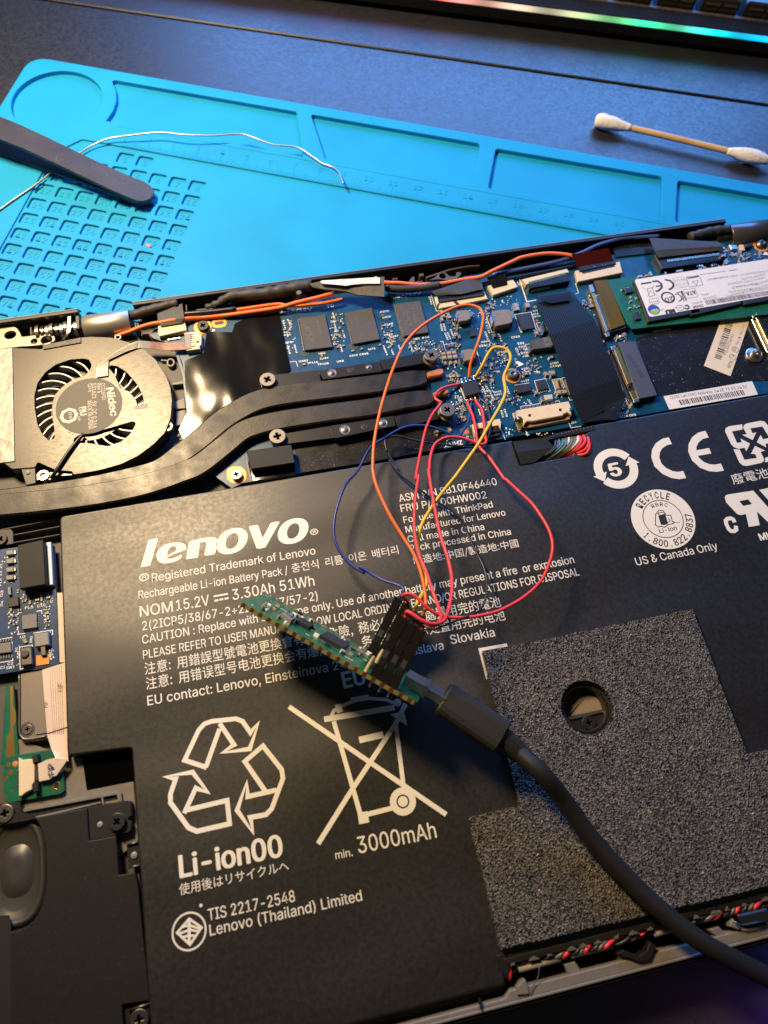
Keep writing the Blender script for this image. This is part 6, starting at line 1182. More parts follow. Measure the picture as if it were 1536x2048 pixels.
# white flat cable
fc_ = thing('flat_cable', at('LEFT', (450, 1600), 9), 'white flat ribbon cable bent down to the green board and marked FP', 'ribbon cable')
def sheet(name, zn, L_, R_s, mat, parent, th=.12):
    """strip between two edge lines given as (x,y,z) photo points"""
    A_ = [at(zn, p, p[2]) for p in L_]; B_ = [at(zn, p, p[2]) for p in R_s]
    A_ = [Vector(a) for a in A_]; B_ = [Vector(a) for a in B_]; n_ = len(A_); vs = []; fs = []
    for a_, b_ in zip(A_, B_): vs += [a_, b_, b_ - Vector((0, 0, th)), a_ - Vector((0, 0, th))]
    for i in range(n_ - 1):
        for k in range(4): fs.append((4 * i + k, 4 * i + (k + 1) % 4, 4 * i + 4 + (k + 1) % 4, 4 * i + 4 + k))
    fs += [(3, 2, 1, 0), (4 * n_ - 4, 4 * n_ - 3, 4 * n_ - 2, 4 * n_ - 1)]
    return mesh(name, vs, fs, mat, parent)
sheet('upper_run', 'LEFT', [(455, 760, 9.6), (478, 1000, 9.6), (480, 1330, 9.6)], [(520, 760, 9.6), (525, 1000, 9.6), (535, 1330, 9.6)], 'ffc', fc_)
sheet('lower_run', 'LEFT', [(345, 1392, 9.9), (372, 1750, 10.0), (388, 1930, 10.0), (418, 2030, 10.3), (455, 2120, 10.9)], [(535, 1330, 9.9), (545, 1750, 10.0), (550, 1900, 10.0), (552, 2030, 10.3), (560, 2140, 10.6)], 'ffc', fc_)
sheet('folded_end', 'BL', [(470, 205, 11.3), (380, 195, 11.6), (330, 205, 11.4), (262, 238, 11.05)], [(442, 285, 10.2), (392, 318, 11.2), (340, 345, 11.2), (272, 358, 11.05)], 'ffc', fc_)
for k in range(6):
    t_ = .32 + .1 * k; o_ = [(345 + 190 * t_, 1385 - 40 * t_), (372 + 173 * t_, 1750), (388 + 162 * t_, 1920)]
    tube('trace', [at('LEFT', q, 10.03) for q in o_], .07, 'pinkstripe', fc_, 5, 2)
tube('purple_line', [at('LEFT', (390, 1912), 10.06), at('LEFT', (548, 1862), 10.06)], .16, M('purple_ink', (.16, .05, .14), .5), fc_, 5, 1)
text('FP', 'BL', (378, 312), (372, 228), 1.5, 11.75, 'ink', fc_, .01, 0, 2); text('HF', 'LEFT', (512, 1565), (518, 1500), 1.4, 10.05, 'inkgray', fc_, 0, 0, 2); text('HF', 'LEFT', (390, 1700), (396, 1645), 1.2, 10.05, 'inkgray', fc_, 0, 0, 2)

# ================================================================== speaker module
sp_ = thing('speaker_module', at('BL', (450, 1200), 7), 'dark plastic speaker module with an oval cone in the lower left corner', 'speaker')
ZS = 11.4
cone_c = at('BL', (92, 985), ZS).to_2d()
def oval(c_, rx, ry, n_=48, q=2.6):
    out = []
    for i in range(n_):
        a_ = 2 * math.pi * i / n_; ca, sa_ = math.cos(a_), math.sin(a_)
        out.append(Vector((c_[0] + rx * math.copysign(abs(ca) ** (2 / q), ca), c_[1] + ry * math.copysign(abs(sa_) ** (2 / q), sa_))))
    return out
so_ = [(-260, 700), (0, 655), (155, 628), (605, 540), (620, 772), (808, 738), (828, 1012), (940, 990), (960, 1080), (1045, 1885), (850, 1915), (870, 2300), (-260, 2300)]
plate('enclosure', rnd(xy('BL', so_, ZS), .35, 3), [oval(cone_c, 7.9, 13.2)], 7.0, ZS, 'blackmatte', sp_, .25)
def oring(name, rx0, ry0, z0_, rx1, ry1, z1_, mat, mids=6, bulge=0.0):
    vs = []; fs = []; n_ = 48
    for k in range(mids + 1):
        t_ = k / mids; o_ = oval(cone_c, rx0 + (rx1 - rx0) * t_, ry0 + (ry1 - ry0) * t_); zz = z0_ + (z1_ - z0_) * t_ + bulge * math.sin(math.pi * t_)
        vs += [(p.x, p.y, zz) for p in o_]
    for k in range(mids):
        for i in range(n_): fs.append((k * n_ + i, k * n_ + (i + 1) % n_, (k + 1) * n_ + (i + 1) % n_, (k + 1) * n_ + i))
    return vs, fs
mesh('rim_wall', *oring('', 7.9, 13.2, ZS - .1, 7.6, 12.9, 9.4, ''), 'black', sp_)
mesh('surround', *oring('', 7.6, 12.9, 9.6, 5.6, 10.6, 9.8, '', 8, .9), M('rubber_surround', (0.035, 0.034, 0.032), 0.5, bump=.05, bs=400), sp_, True)
v, f = oring('', 5.6, 10.6, 9.8, 4.2, 8.8, 9.2, '', 3); f.append(tuple(range(3 * 48, 4 * 48))); mesh('cone', v, f, M('cone_film', (0.038, 0.035, 0.031), 0.38), sp_, True)
v, f = oring('', 4.1, 6.0, 9.25, .6, 1.2, 10.2, '', 8, .35); f.append(tuple(range(8 * 48, 9 * 48))); mesh('dust_cap', v, f, bpy.data.materials['cone_film'], sp_, True)
gc = at('BL', (345, 2075), ZS).to_2d(); flat('ring_groove', [circ(gc, 11.3, 60), circ(gc, 10.7, 60)], ZS + .015, 'black', sp_)
prism('side_step', xy('BL', [(-260, 1300), (62, 1290), (75, 1330), (70, 2300), (-260, 2300)], ZS + .02), ZS - .2, ZS + .02, M('step_black', (.013, .013, .013), .5), sp_, .005)
tb_ = prism('screw_tab', rnd(xy('BL', [(600, 535), (895, 490), (915, 505), (918, 600), (880, 620), (920, 640), (910, 710), (805, 742), (618, 775)], 10.6), .3), 8, 10.6, 'black', sp_, .2)
screw(sp_, at('BL', (812, 640), 11.9), 2.1, 'black', 1.0, .6, collar=2.5)
lathe('peg', [(.75, 0), (.7, .3), (.3, .45)], at('BL', (698, 658), 10.6), 'gray', sp_, 14)
prism('peg_tab', xy('BL', [(880, 800), (970, 780), (985, 945), (895, 962)], 10.8), 8, 10.8, 'black', lap, .15); lathe('peg', [(.85, 0), (.8, .4), (.3, .6)], at('BL', (936, 872), 10.8), 'gray', lap, 14)
tube('tab_edge', pts('BL', [(888, 800), (968, 778)], 11.2), .28, 'darksteel', lap, 6, 1); tube('tab_edge', pts('BL', [(895, 960), (985, 940)], 11.2), .28, 'darksteel', lap, 6, 1)
prism('corner_tab', xy('BL', [(862, 1930), (1060, 1890), (1068, 2200), (880, 2200)], 10.2), 8, 10.2, 'black', lap, .2); tube('tab_edge', pts('BL', [(895, 1955), (1062, 1898)], 10.8), .28, 'darksteel', lap, 6, 1)
screw(lap, at('BL', (968, 2020), 11.4), 2.2, 'darksteel', 1.0, .4); screw(lap, at('BL', (30, 582), 11.8), 2.25, 'darksteel', 1.0, .6)
prism('screw_boss', xy('BL', [(-90, 520), (140, 500), (155, 600), (150, 632), (-90, 672)], 10.6), 7, 10.6, 'black', lap, .2)
tube('edge_rail', pts('BL', [(955, 1000), (1030, 1560), (1062, 1890)], 9.4), .5, 'chassis', lap, 8, 3); prism('edge_gap', xy('BL', [(940, 990), (985, 980), (1062, 1885), (1045, 1890)], 7.6), 7, 7.6, 'black', lap, .05)
for p in ((1015, 1450), (1030, 1530), (1035, 1640)): prism('burr', circ(at('BL', p, 10.2), .35, 6), 9, 10.3, 'grywire', lap, .05)

# ================================================================== black flat cable over the board
bf = thing('black_flat_cable', at('MB2', (250, 1000), 10), 'wide black ribbed flat cable crossing the right part of the motherboard', 'ribbon cable')
L0 = [(622, 270, 11.4), (630, 330, 12.3), (700, 570, 13.0), (960, 1240, 13.2), (1130, 1690, 12.8), (1190, 1940, 12.4)]
def i3(p): return ((p[0] - 1000) * 8.533, (p[1] - 560) * 8.533)
Ledge = [(*i3((1074, 590)), 11.4), (*i3((1076, 606)), 12.4), (*i3((1099, 671)), 13.2), (*i3((1122, 728)), 13.2), (*i3((1141, 790)), 13.0), (*i3((1165, 848)), 12.2)]
Redge = [(*i3((1141, 579)), 11.4), (*i3((1150, 592)), 12.4), (*i3((1188, 640)), 13.2), (*i3((1216, 705)), 13.2), (*i3((1238, 757)), 13.0), (*i3((1250, 795)), 12.4)]
sheet('ribbon', 'I3', Ledge, Redge, 'blackffc', bf, .15)
for k in range(19):
    t_ = (k + .7) / 19.6; P_t = []
    for a_, b_ in zip(Ledge[1:], Redge[1:]):
        A_ = at('I3', a_, a_[2] + .02); B_ = at('I3', b_, b_[2] + .02); P_t.append(A_.lerp(B_, t_))
    ribbon3('trace', P_t, Vector((.24, .04, 0)), 'groovegray', bf, .03, 1)
sheet('stiffener', 'I3', [(605, 300, 13.2), (700, 340, 13.3), (870, 395, 13.35)], [(1215, 200, 13.2), (1215, 260, 13.3), (1215, 345, 13.35)], 'blackffc', bf, .05)
prism('lower_flap', xy('MB2', [(232, 1500), (375, 1478), (470, 1480), (530, 1330), (520, 1300), (390, 1345), (385, 1420)], 12.4), 12.1, 12.4, 'film2', bf, .03)

# ================================================================== antenna leads and display cables along the rear edge
def cable(name, segs, r, mat, label, cat='cable', group=None, n=6):
    P_c = [at(z, (a, b), h) for z, a, b, h in segs]; o = tube(name, P_c, r, mat, None, 10, n); return tag(o, label, cat, group)
cable('antenna_lead', [('CT', -60, 730, 10.5), ('CT', 20, 697, 10.8), ('CT', 130, 660, 11.2), ('CT', 250, 610, 11.6), ('CT', 380, 570, 12), ('CT', 500, 548, 12), ('CT', 660, 520, 12.2), ('CT', 835, 500, 11.6), ('CT', 960, 488, 10.9), ('CT', 1090, 480, 10.7), ('CT', 1300, 458, 10.8), ('CT', 1536, 430, 11.4), ('DR', -30, 175, 12), ('DR', 130, 130, 12.6), ('DR', 250, 100, 13), ('DR', 370, 72, 13.2), ('DR', 520, 30, 13)], .75, 'or2', 'orange antenna lead running from the fan corner along the motherboard rear edge', 'cable', 'orange antenna leads')
cable('antenna_lead', [('CT', 1480, 378, 11.6), ('CT', 1536, 376, 11.8), ('DR', -40, 118 + 20, 11.8), ('DR', 60, 148, 11.9), ('DR', 200, 150, 12), ('DR', 300, 138, 12), ('DR', 410, 128, 12.2), ('DR', 600, 90, 12)], .62, 'or2', 'second orange lead emerging from a black sleeve near the slotted pad', 'cable', 'orange antenna leads')
cable('antenna_lead', [('TP', 640, 110, 12.5), ('TP', 720, 148, 12.8), ('TP', 850, 155, 12.8), ('TP', 1000, 168, 12.2), ('TP', 1200, 160, 11.8), ('MB1', 720, 150, 11.8), ('MB1', 850, 130, 12.6), ('MB1', 930, 90, 13), ('MB1', 1010, 52, 13), ('MB1', 1100, 10, 13), ('A2', 560, 1028, 13), ('A2', 660, 1014, 12.8), ('A2', 755, 1024, 12.4), ('A2', 790, 1045, 12)], .70, 'or2', 'orange lead arching past the small connectors to the dark red film', 'cable', 'orange antenna leads')
cable('antenna_lead', [('A2', 430, 1100, 10.5), ('A2', 560, 1075, 10.8), ('A2', 700, 1045, 11.2), ('A2', 790, 1012, 12), ('A2', 860, 980, 12.3), ('A2', 950, 955, 12.4), ('A2', 1022, 950, 12.2), ('A2', 1100, 946, 12)], .78, 'blu2', 'blue gray antenna lead along the rear rim', 'cable')
cable('antenna_sleeve', [('CT', 815, 440, 11.4), ('CT', 1000, 425, 11.6), ('CT', 1190, 408, 11.6), ('CT', 1490, 372, 11.8)], .95, 'blk', 'black cable sleeve with a white dot beside the slotted pad', 'cable')
cable('black_lead', [('TP', 730, 195, 11.8), ('TP', 860, 205, 11.8), ('TP', 1020, 198, 11.8), ('TP', 1110, 185, 12), ('TP', 1190, 170, 12.2)], 1.3, 'tape', 'short taped black cable between the label flap and the first cream connector', 'cable')
cable('black_lead', [('A2', 210, 1150, 10.3), ('A2', 420, 1130, 10.5), ('A2', 600, 1095, 10.5), ('A2', 780, 1060, 10.6)], .5, 'blk', 'thin black lead behind the orange lead at the rear edge', 'cable')
dc = thing('display_cable', at('CT', (640, 430), 9), 'black taped display cable running from the left hinge to the cream connector', 'cable')
tube('bundle', [at('CT', q, z) for q, z in (((60, 455), 10.5), ((180, 450), 11.2), ((300, 410), 11.8), ((430, 375), 12), ((600, 330), 12.2), ((740, 300), 12.4))], [1.7 + .12 * math.sin(i * 1.1) for i in range(31)], 'tape', dc, 14, 6)
sheet('tape_flap', 'CT', [(478, 430, 12.8), (485, 520, 12.8), (520, 590, 12.2)], [(795, 300, 12.8), (822, 490, 12.8), (790, 548, 12.2)], 'tape', dc, .3)
tb2 = thing('taped_bundle', at('HEAT', (600, 110), 9), 'thick black taped cable bundle behind the insulating film', 'cable')
tube('bundle', [at('HEAT', q, z) for q, z in (((200, 215), 10.5), ((290, 185), 11.5), ((400, 128), 12.2), ((640, 108), 12.4), ((800, 80), 12.4), ((1010, 40), 12.4))], [1.1 + .06 * min(i, 18) + .25 * math.sin(i * 1.7) for i in range(31)], 'tape', tb2, 14, 6)
tube('inner_lead', [at('HEAT', q, z) for q, z in (((340, 195), 11), ((520, 150), 11.2), ((860, 120), 11.2))], .6, 'blk', tb2, 8, 6)
fl2 = thing('label_flap', at('TP', (450, 180), 13), 'ragged black cloth flap with a white label curling above the memory chips', 'cable tape')
sheet('flap', 'TP', [(80, 160, 15.5), (200, 132, 16), (330, 122, 16.2), (500, 112, 16.4), (720, 100, 16.4)], [(110, 190, 15.0), (200, 205, 15.0), (390, 222, 14.8), (490, 255, 14.8), (718, 270, 15.0)], M('gray_cloth', (0.085, 0.082, 0.082), 0.6, bump=.05, bs=900, var=.2, vs=500), fl2, .5)
prism('label', rnd(xy('TP', [(172, 142), (185, 132), (660, 104), (684, 112), (682, 158), (560, 158), (450, 166), (390, 176), (300, 166), (190, 158)], 16.6), .3), 16.35, 16.6, 'paper', fl2, .02)
strokes('fine_print', [(xy('TP', [(320, 145), (400, 160), (480, 150), (540, 155)], 16.62), .14, False), (xy('TP', [(330, 132), (440, 126)], 16.62), .14, False), (xy('TP', [(500, 130), (620, 124)], 16.62), .14, False)], 16.62, 'inkgray', fl2)
t1_ = sheet('connector_tape', 'MB1', [(470, 245, 12.6), (492, 235, 12.7), (840, 118, 12.4)], [(505, 268, 12.3), (700, 262, 12.4), (872, 222, 12.3)], 'tape', None, .15)
t1_ = tag(t1_, 'black cloth tape over the cream connector left of the orange lead', 'tape')
t2_ = thing('connector_tape', at('MB2', (960, 250), 11), 'crumpled black cloth tape over the wide black display connector', 'tape')
sheet('tape', 'MB2', [(700, 196, 13), (735, 285, 13.2), (765, 335, 12.7)], [(1190, 225, 13), (1215, 255, 13.2), (1222, 280, 12.7)], 'tape', t2_, .2)
tube('bundle', [at('HR', q, 11.6) for q in ((0, 540), (150, 500), (350, 440), (520, 415), (760, 390))], [1.8 + .13 * math.sin(i * 1.1) for i in range(25)], 'tape', t2_, 14, 6)
tag(sheet('clear_tape', 'MB2', [(440, 260, 10.5), (462, 330, 10.4)], [(690, 190, 10.5), (740, 300, 10.4)], 'film2', None, .08), 'flat black tape patch between dark red film and display connector', 'tape')
rf = tag(sheet('red_film', 'MB2', [(152, 312, 14), (172, 352, 13.0), (195, 402, 11.8)], [(412, 268, 14), (430, 310, 13.0), (452, 360, 11.8)], 'kapton', None, .1), 'dark red translucent film tab standing on a cream connector', 'film')
# ================================================================== battery lead: flap, plug and coloured wires
bl_ = thing('battery_lead', at('CON', (700, 380), 9), 'battery plug with many thin coloured wires bending under the battery edge', 'cable')
prism('recess_floor', xy('CON', [(175, 282), (1340, 60), (1200, 470), (640, 560), (285, 628)], 8.2), 7.1, 8.2, 'black', bl_, .05)
sheet('cover_flap', 'CON', [(180, 300, 12.6), (230, 450, 12.9), (292, 622, 12.3)], [(640, 250, 12.6), (760, 380, 12.6), (480, 590, 12.3)], 'blackmatte', bl_, .3)
prism('plug', xy('CON', [(622, 240), (775, 180), (1330, 62), (1345, 140), (800, 250), (640, 300)], 12.2), 9, 12.2, 'black', bl_, .3)
for k in range(10): prism('plug_slot', xy('CON', [(800 + 52 * k, 190 - 12 * k), (835 + 52 * k, 184 - 12 * k), (838 + 52 * k, 206 - 12 * k), (804 + 52 * k, 212 - 12 * k)], 12.3), 11.8, 12.3, 'darksteel', bl_, .15)
wires = [('blk', (765, 260), (770, 360), (700, 450), (480, 592)), ('blk', (790, 262), (800, 370), (730, 440), (520, 580)), ('grywire', (820, 260), (830, 350), (760, 420), (560, 565)), ('tealw', (880, 255), (870, 340), (800, 420), (590, 560)), ('tealw', (905, 250), (900, 370), (830, 430), (640, 555)), ('grywire', (930, 245), (925, 320), (860, 420), (640, 560)), ('wht', (960, 240), (955, 310), (880, 400), (690, 548)), ('olive', (1000, 232), (1000, 320), (920, 410), (720, 545)), ('olive', (1040, 228), (1035, 330), (950, 420), (760, 540)), ('wht', (1085, 220), (1085, 300), (990, 400), (800, 530)), ('red', (1110, 215), (1130, 300), (1060, 400), (860, 520)), ('red', (1150, 205), (1190, 290), (1120, 390), (900, 515)), ('red', (1185, 200), (1240, 300), (1180, 420), (940, 510)), ('red', (1210, 195), (1250, 340), (1200, 470), (980, 500))]
for i, (c, a_, b_, d_, e_) in enumerate(wires):
    tube('wire', [at('CON', a_, 10.8), at('CON', b_, 12.2 + .12 * (i % 3)), at('CON', d_, 12.3 + .15 * (i % 2)), at('CON', e_, 10.6)], .52, c, bl_, 8, 6)

# ================================================================== twisted speaker leads by the front edge
tl = thing('speaker_lead', at('FRT', (700, 150), 9), 'twisted red and black speaker lead lying in the front channel', 'cable')
ax_pts = [at('FRT', q, 11.6) for q in ((352, 285), (372, 255), (400, 225), (500, 195), (600, 178), (720, 152), (860, 118), (960, 85), (1040, 62), (1130, 40), (1300, 0))] + [at('FR', q, 11.4) for q in ((1000, 275), (1200, 220), (1400, 180), (1560, 140))]
axp = smoothpath(ax_pts, 10); s_ = 0; tot = [0]
for i in range(1, len(axp)): s_ += (axp[i] - axp[i - 1]).length; tot.append(s_)
for name, mt, ph in (('red_strand', M('red_lead', (.80, .03, .05), .35), 0), ('black_strand', 'blk', math.pi), ('gray_strand', 'grywire', math.pi / 2)):
    Pq = []
    for i, q in enumerate(axp):
        t_ = (axp[min(i + 1, len(axp) - 1)] - axp[max(i - 1, 0)]).normalized(); sd = t_.cross(Vector((0, 0, 1))).normalized(); a_ = (tot[i] / 6.6 + .22 * math.sin(tot[i] * .31)) * 2 * math.pi + ph; q = q - Vector((0, 0, .55 + .55 * math.sin(tot[i] * .16 + 1)))
        Pq.append(q + sd * .6 * math.cos(a_) + Vector((0, 0, .6 * math.sin(a_))))
    tube(name, smoothpath(Pq, 3), .52, mt, tl, 8, 0)
for q in ([(402, 248), (590, 200)], [(640, 184), (828, 138)], [(1015, 88), (1110, 62)], [(352, 275), (362, 218)]): tube('gray_lead', [at('FRT', p, 11.0) for p in q], .7 if q[0][0] != 352 else .6, M('gray_lead', (.27, .24, .21), .5) if 'gray_lead' not in bpy.data.materials else bpy.data.materials['gray_lead'], tl, 10, 3)
tag(tube('hair_fibre', path('FRT', [(497, 232, 12.8), (492, 280, 12.6), (470, 320, 12.2), (458, 360, 11.9)]), .1, 'grywire', None, 5, 4), 'thin dark fibre sticking up by the front rim', 'fibre')

# ================================================================== microcontroller board held up on edge
BA = V(479, 1203, 34); BU = Vector((0.75628445, -0.65424295, 0)); BW = Vector((0.27907728, 0.32260463, -0.90445681)); BN = Vector((0.59173449, 0.68402662, 0.42656521))
AX = (BU, BW, BN)
pc = thing('microcontroller_board', (BA + BU * 25 + BW * 20), 'small green gold-edged microcontroller board tilted on edge above the battery', 'circuit board')
def pb(name, lo, hi, mat, parent=None): return mesh(name, *obox(BA, AX, lo, hi), mat, parent or pc)
def p2w(s, w_, n_): return BA + BU * s + BW * w_ + BN * n_
# board with castellated long edges
loop = [(0, 0.6), (0.6, 0)]
for k in range(20):
    s = 1.4 + 2.54 * k
    loop += [(s - .55, 0), (s - .4, .4), (s, .55), (s + .4, .4), (s + .55, 0)]
loop += [(50.9, 0), (51.5, .6), (51.5, 20.4), (50.9, 21)]
for k in reversed(range(20)):
    s = 1.4 + 2.54 * k
    loop += [(s + .55, 21), (s + .4, 20.6), (s, 20.45), (s - .4, 20.6), (s - .55, 21)]
loop += [(.6, 21), (0, 20.4)]
n_ = len(loop); vs = [p2w(a_, b_, -1.0) for a_, b_ in loop] + [p2w(a_, b_, 0) for a_, b_ in loop]
fs = [(i, (i + 1) % n_, n_ + (i + 1) % n_, n_ + i) for i in range(n_)] + [tuple(range(n_, 2 * n_)), tuple(range(n_ - 1, -1, -1))]
K['pcedge'] = M('fibre_edge', (0.17, 0.15, 0.055), 0.5, var=.2, vs=500); K['picog'] = M('bright_green_mask', (0.006, 0.12, 0.040), 0.3, bump=.01, bs=1600, var=.3, vs=500, coat=.3)
mesh('board', vs, fs, ['pcedge', 'picog'], pc, mi=[0] * n_ + [1, 1])
cv = []
for k in range(20):
    s = 1.4 + 2.54 * k
    vs, fs = [], []
    for j in range(9):
        a_ = math.pi * j / 8
        for n2 in (-1.08, .14): vs.append(p2w(s + .45 * math.cos(a_), .5 * math.sin(a_) - .05, n2)); vs.append(p2w(s + .72 * math.cos(a_), 1.15 * math.sin(a_) - .02, n2))
    for j in range(8):
        b_ = 4 * j; fs += [(b_, b_ + 4, b_ + 6, b_ + 2), (b_ + 2, b_ + 6, b_ + 7, b_ + 3), (b_, b_ + 1, b_ + 5, b_ + 4)]
    mesh('castellation', vs, fs, 'gold', pc)
    if k % 3 != 9:
        vb_, fb_ = obox(BA, AX, (s - .55, 19.4, -1.05), (s + .55, 20.95, .07)); mesh('castellation', vb_, fb_, 'gold', pc)
pb('processor', (21.5, 7, 0), (28.5, 14, .95), 'chipdark'); 
for k in range(12): pb('leg', (21.7 + .56 * k, 6.5, 0), (21.95 + .56 * k, 7.05, .3), 'solder'); 
pb('flash_memory', (13.6, 8, 0), (17.6, 13, 1.0), 'chipdark'); pb('crystal', (31, 12, 0), (33.4, 15.2, .8), 'solder'); pb('regulator', (35.5, 5.5, 0), (38, 8.5, 1.0), 'chipdark')
bs2 = pb('boot_button', (10.2, 4.2, 0), (13.4, 8.0, 1.5), 'gray'); mesh('button', *obox(BA, AX, (11, 5.3, 1.5), (12.6, 6.9, 2.0)), 'solder', bs2)
rp_ = random.Random(21)
for k in range(95):
    s, w2 = rp_.uniform(3, 42), rp_.uniform(2.6, 18)
    if 21 < s < 29 and 6 < w2 < 15: continue
    L_, W_ = rp_.choice(((1.0, .5), (.5, 1.0), (1.3, .7))); m_ = rp_.choice(('solder', 'ceram', 'resis', 'solder', 'silk'))
    pb('component', (s, w2, 0), (s + L_, w2 + W_, rp_.uniform(.4, .9)), m_)
for s, w2, L_ in ((4, 8, 3), (7, 14, 3), (18.2, 4.4, 1.2), (30, 4.0, 2.4), (34, 10.5, 1.0), (2.2, 3, .8), (9, 10.5, 2.4)):
    pb('silkscreen_line', (s, w2, 0), (s + L_, w2 + .22, .03), 'silk')
# usb socket on the board
us = pb('usb_socket', (45.9, 6.7, 0.05), (51.9, 14.3, 2.75), 'steel')
mesh('socket_flange', *obox(BA, AX, (51.4, 6.3, -.1), (52.4, 14.7, 3.1)), 'steel', us)
for q in (6.1, 14.0): mesh('socket_leg', *obox(BA, AX, (47.2, q, -.8), (48.4, q + .7, .9)), 'solder', us)
# header pins below, white and black housings above
for s, h0, h1 in ((36.9, .2, 4.6), (38.2, 3.5, 7.2)):
    vs, fs = tube_data([p2w(s, .7, h0), p2w(s, .6, (h0 + h1) / 2), p2w(s, .5, h1)], [.55, .5, .28], 8); mesh('header_pin', vs, fs, M('pale_pin', (.75, .66, .38), .35, .3), pc)
for s in (34.2, 36.8, 39.3, 41.9, 44.4):
    for w2 in (1.6, 19.4):
        if w2 > 10 and s > 42: continue
        if w2 < 10 and s < 39: continue
        vs, fs = tube_data([p2w(s, w2, -3.0), p2w(s, w2, -2.7), p2w(s, w2, 3.2)], [.12, .34, .34], 8); mesh('header_pin', vs, fs, 'solder', pc)
        vs, fs = tube_data([p2w(s, w2, -1.5), p2w(s, w2, -1.02), p2w(s, w2, -.98)], [.36, .9, .95], 10); mesh('solder_fillet', vs, fs, 'solder', pc)
        pb('pin_spacer', (s - 1.25, w2 - 1.25, .02), (s + 1.25, w2 + 1.25, 2.5), 'dupont')

# ================================================================== jumper wires: soldered at the chip, plugged on the pins
def jumper(label, s, w2, segs, matw, side_in=None, group='jumper wires between flash chip and board', r=.5, shield=True):
    root = thing('jumper_wire', p2w(s, w2, 16.8), label, 'wire', group)
    if s is not None and shield:
        hb = [obox(BA, AX, (s - 1.13, w2 - 1.2, 2.55), (s + 1.13, w2 + 1.2, 16.6 + .6 * math.sin(s * 7 + w2)))]
        vs, fs, mi2 = join([(*hb[0], 0), (*obox(BA, AX, (s - .8, w2 - 1.28, 3.6), (s + .8, w2 - 1.2, 6.0)), 1), (*obox(BA, AX, (s - 1.0, w2 - 1.27, 8.2), (s + 1.0, w2 - 1.21, 15.9)), 0), (*obox(BA, AX, (s - .62, w2 - 1.34, 5.6), (s + .62, w2 - 1.18, 7.6)), 2), (*obox(BA, AX, (s - .85, w2 - 1.24, 8.6), (s - .7, w2 - 1.19, 14.5)), 1)])
        mesh('housing', vs, fs, ['dupont', 'black', 'solder'], root, mi=mi2)
    P_j = [at(z, (a, b), h) for z, a, b, h in segs] + ([p2w(s, w2, 17.4), p2w(s, w2, 16.0)])
    mesh('wire', *tube_data(smoothpath(P_j, 7), r, 10), matw, root, True)
    return root
jumper('orange wire looping over the memory chip to the pins', 41.9, 19.4, [('MB1', 762, 900, 10.6), ('MB1', 763, 880, 11.2), ('MB1', 772, 800, 13), ('MB1', 800, 715, 15), ('MB1', 842, 600, 17), ('MB1', 868, 470, 18), ('MB1', 862, 405, 18), ('MB1', 825, 362, 18), ('MB1', 740, 345, 18), ('MB1', 640, 370, 18.5), ('MB1', 500, 440, 19), ('MB1', 370, 530, 20), ('MB1', 260, 655, 21), ('MB1', 180, 830, 22), ('MB1', 110, 1040, 22), ('MB1', 60, 1240, 22), ('MB1', 30, 1420, 22), ('MB1', 22, 1570, 22), ('T2', 142, 70, 22), ('T2', 165, 165, 22), ('T2', 240, 330, 22), ('T2', 330, 480, 22), ('T2', 390, 575, 22.5), ('T2', 432, 680, 23), ('T2', 456, 780, 23.5), ('T2', 466, 880, 24)], 'or')
jumper('yellow wire hooking around the copper-ringed screw and crossing the text', 39.3, 19.4, [('MB1', 808, 898, 10.6), ('MB1', 820, 880, 11.2), ('MB1', 862, 810, 13), ('MB1', 905, 725, 14.5), ('MB1', 945, 676, 15.5), ('MB1', 1000, 670, 16), ('MB1', 1055, 692, 16), ('MB1', 1080, 745, 16), ('MB1', 1062, 815, 16), ('MB1', 1028, 900, 16), ('MB1', 1040, 1015, 17), ('MB1', 1000, 1120, 18), ('MB1', 925, 1250, 19), ('MB1', 840, 1400, 20), ('MB1', 750, 1530, 21), ('MB1', 650, 1670, 22), ('T2', 640, 110, 22), ('T2', 530, 250, 22), ('T2', 445, 390, 22), ('T2', 420, 490, 22), ('T2', 432, 600, 22), ('T2', 468, 700, 23), ('T2', 468, 770, 23), ('T2', 440, 830, 23.5), ('T2', 415, 875, 24)], 'yel', r=.52)
jumper('blue wire making the big loop left of the battery text', 34.2, 19.4, [('MB1', 776, 1095, 10.6), ('MB1', 768, 1170, 11.6), ('MB1', 748, 1260, 12.4), ('MB1', 710, 1320, 12.8), ('MB1', 690, 1350, 13), ('MB1', 640, 1345, 13.4), ('MB1', 560, 1312, 14), ('MB1', 480, 1284, 14.8), ('MB1', 380, 1270, 15.6), ('MB1', 250, 1290, 16.6), ('MB1', 100, 1375, 17.6), ('MB1', 0, 1445, 18.4), ('T1', 1400, -60, 19), ('T1', 1330, 20, 19.6), ('T1', 1290, 110, 20), ('T1', 1260, 220, 20), ('T1', 1252, 330, 20), ('T1', 1278, 420, 20), ('T1', 1345, 510, 20), ('T1', 1440, 572, 20.5), ('T2', 60, 655, 21), ('T2', 140, 705, 21.5), ('T2', 220, 745, 22.5), ('T2', 295, 768, 23.5), ('T2', 330, 800, 24.5)], 'blu', r=.42)
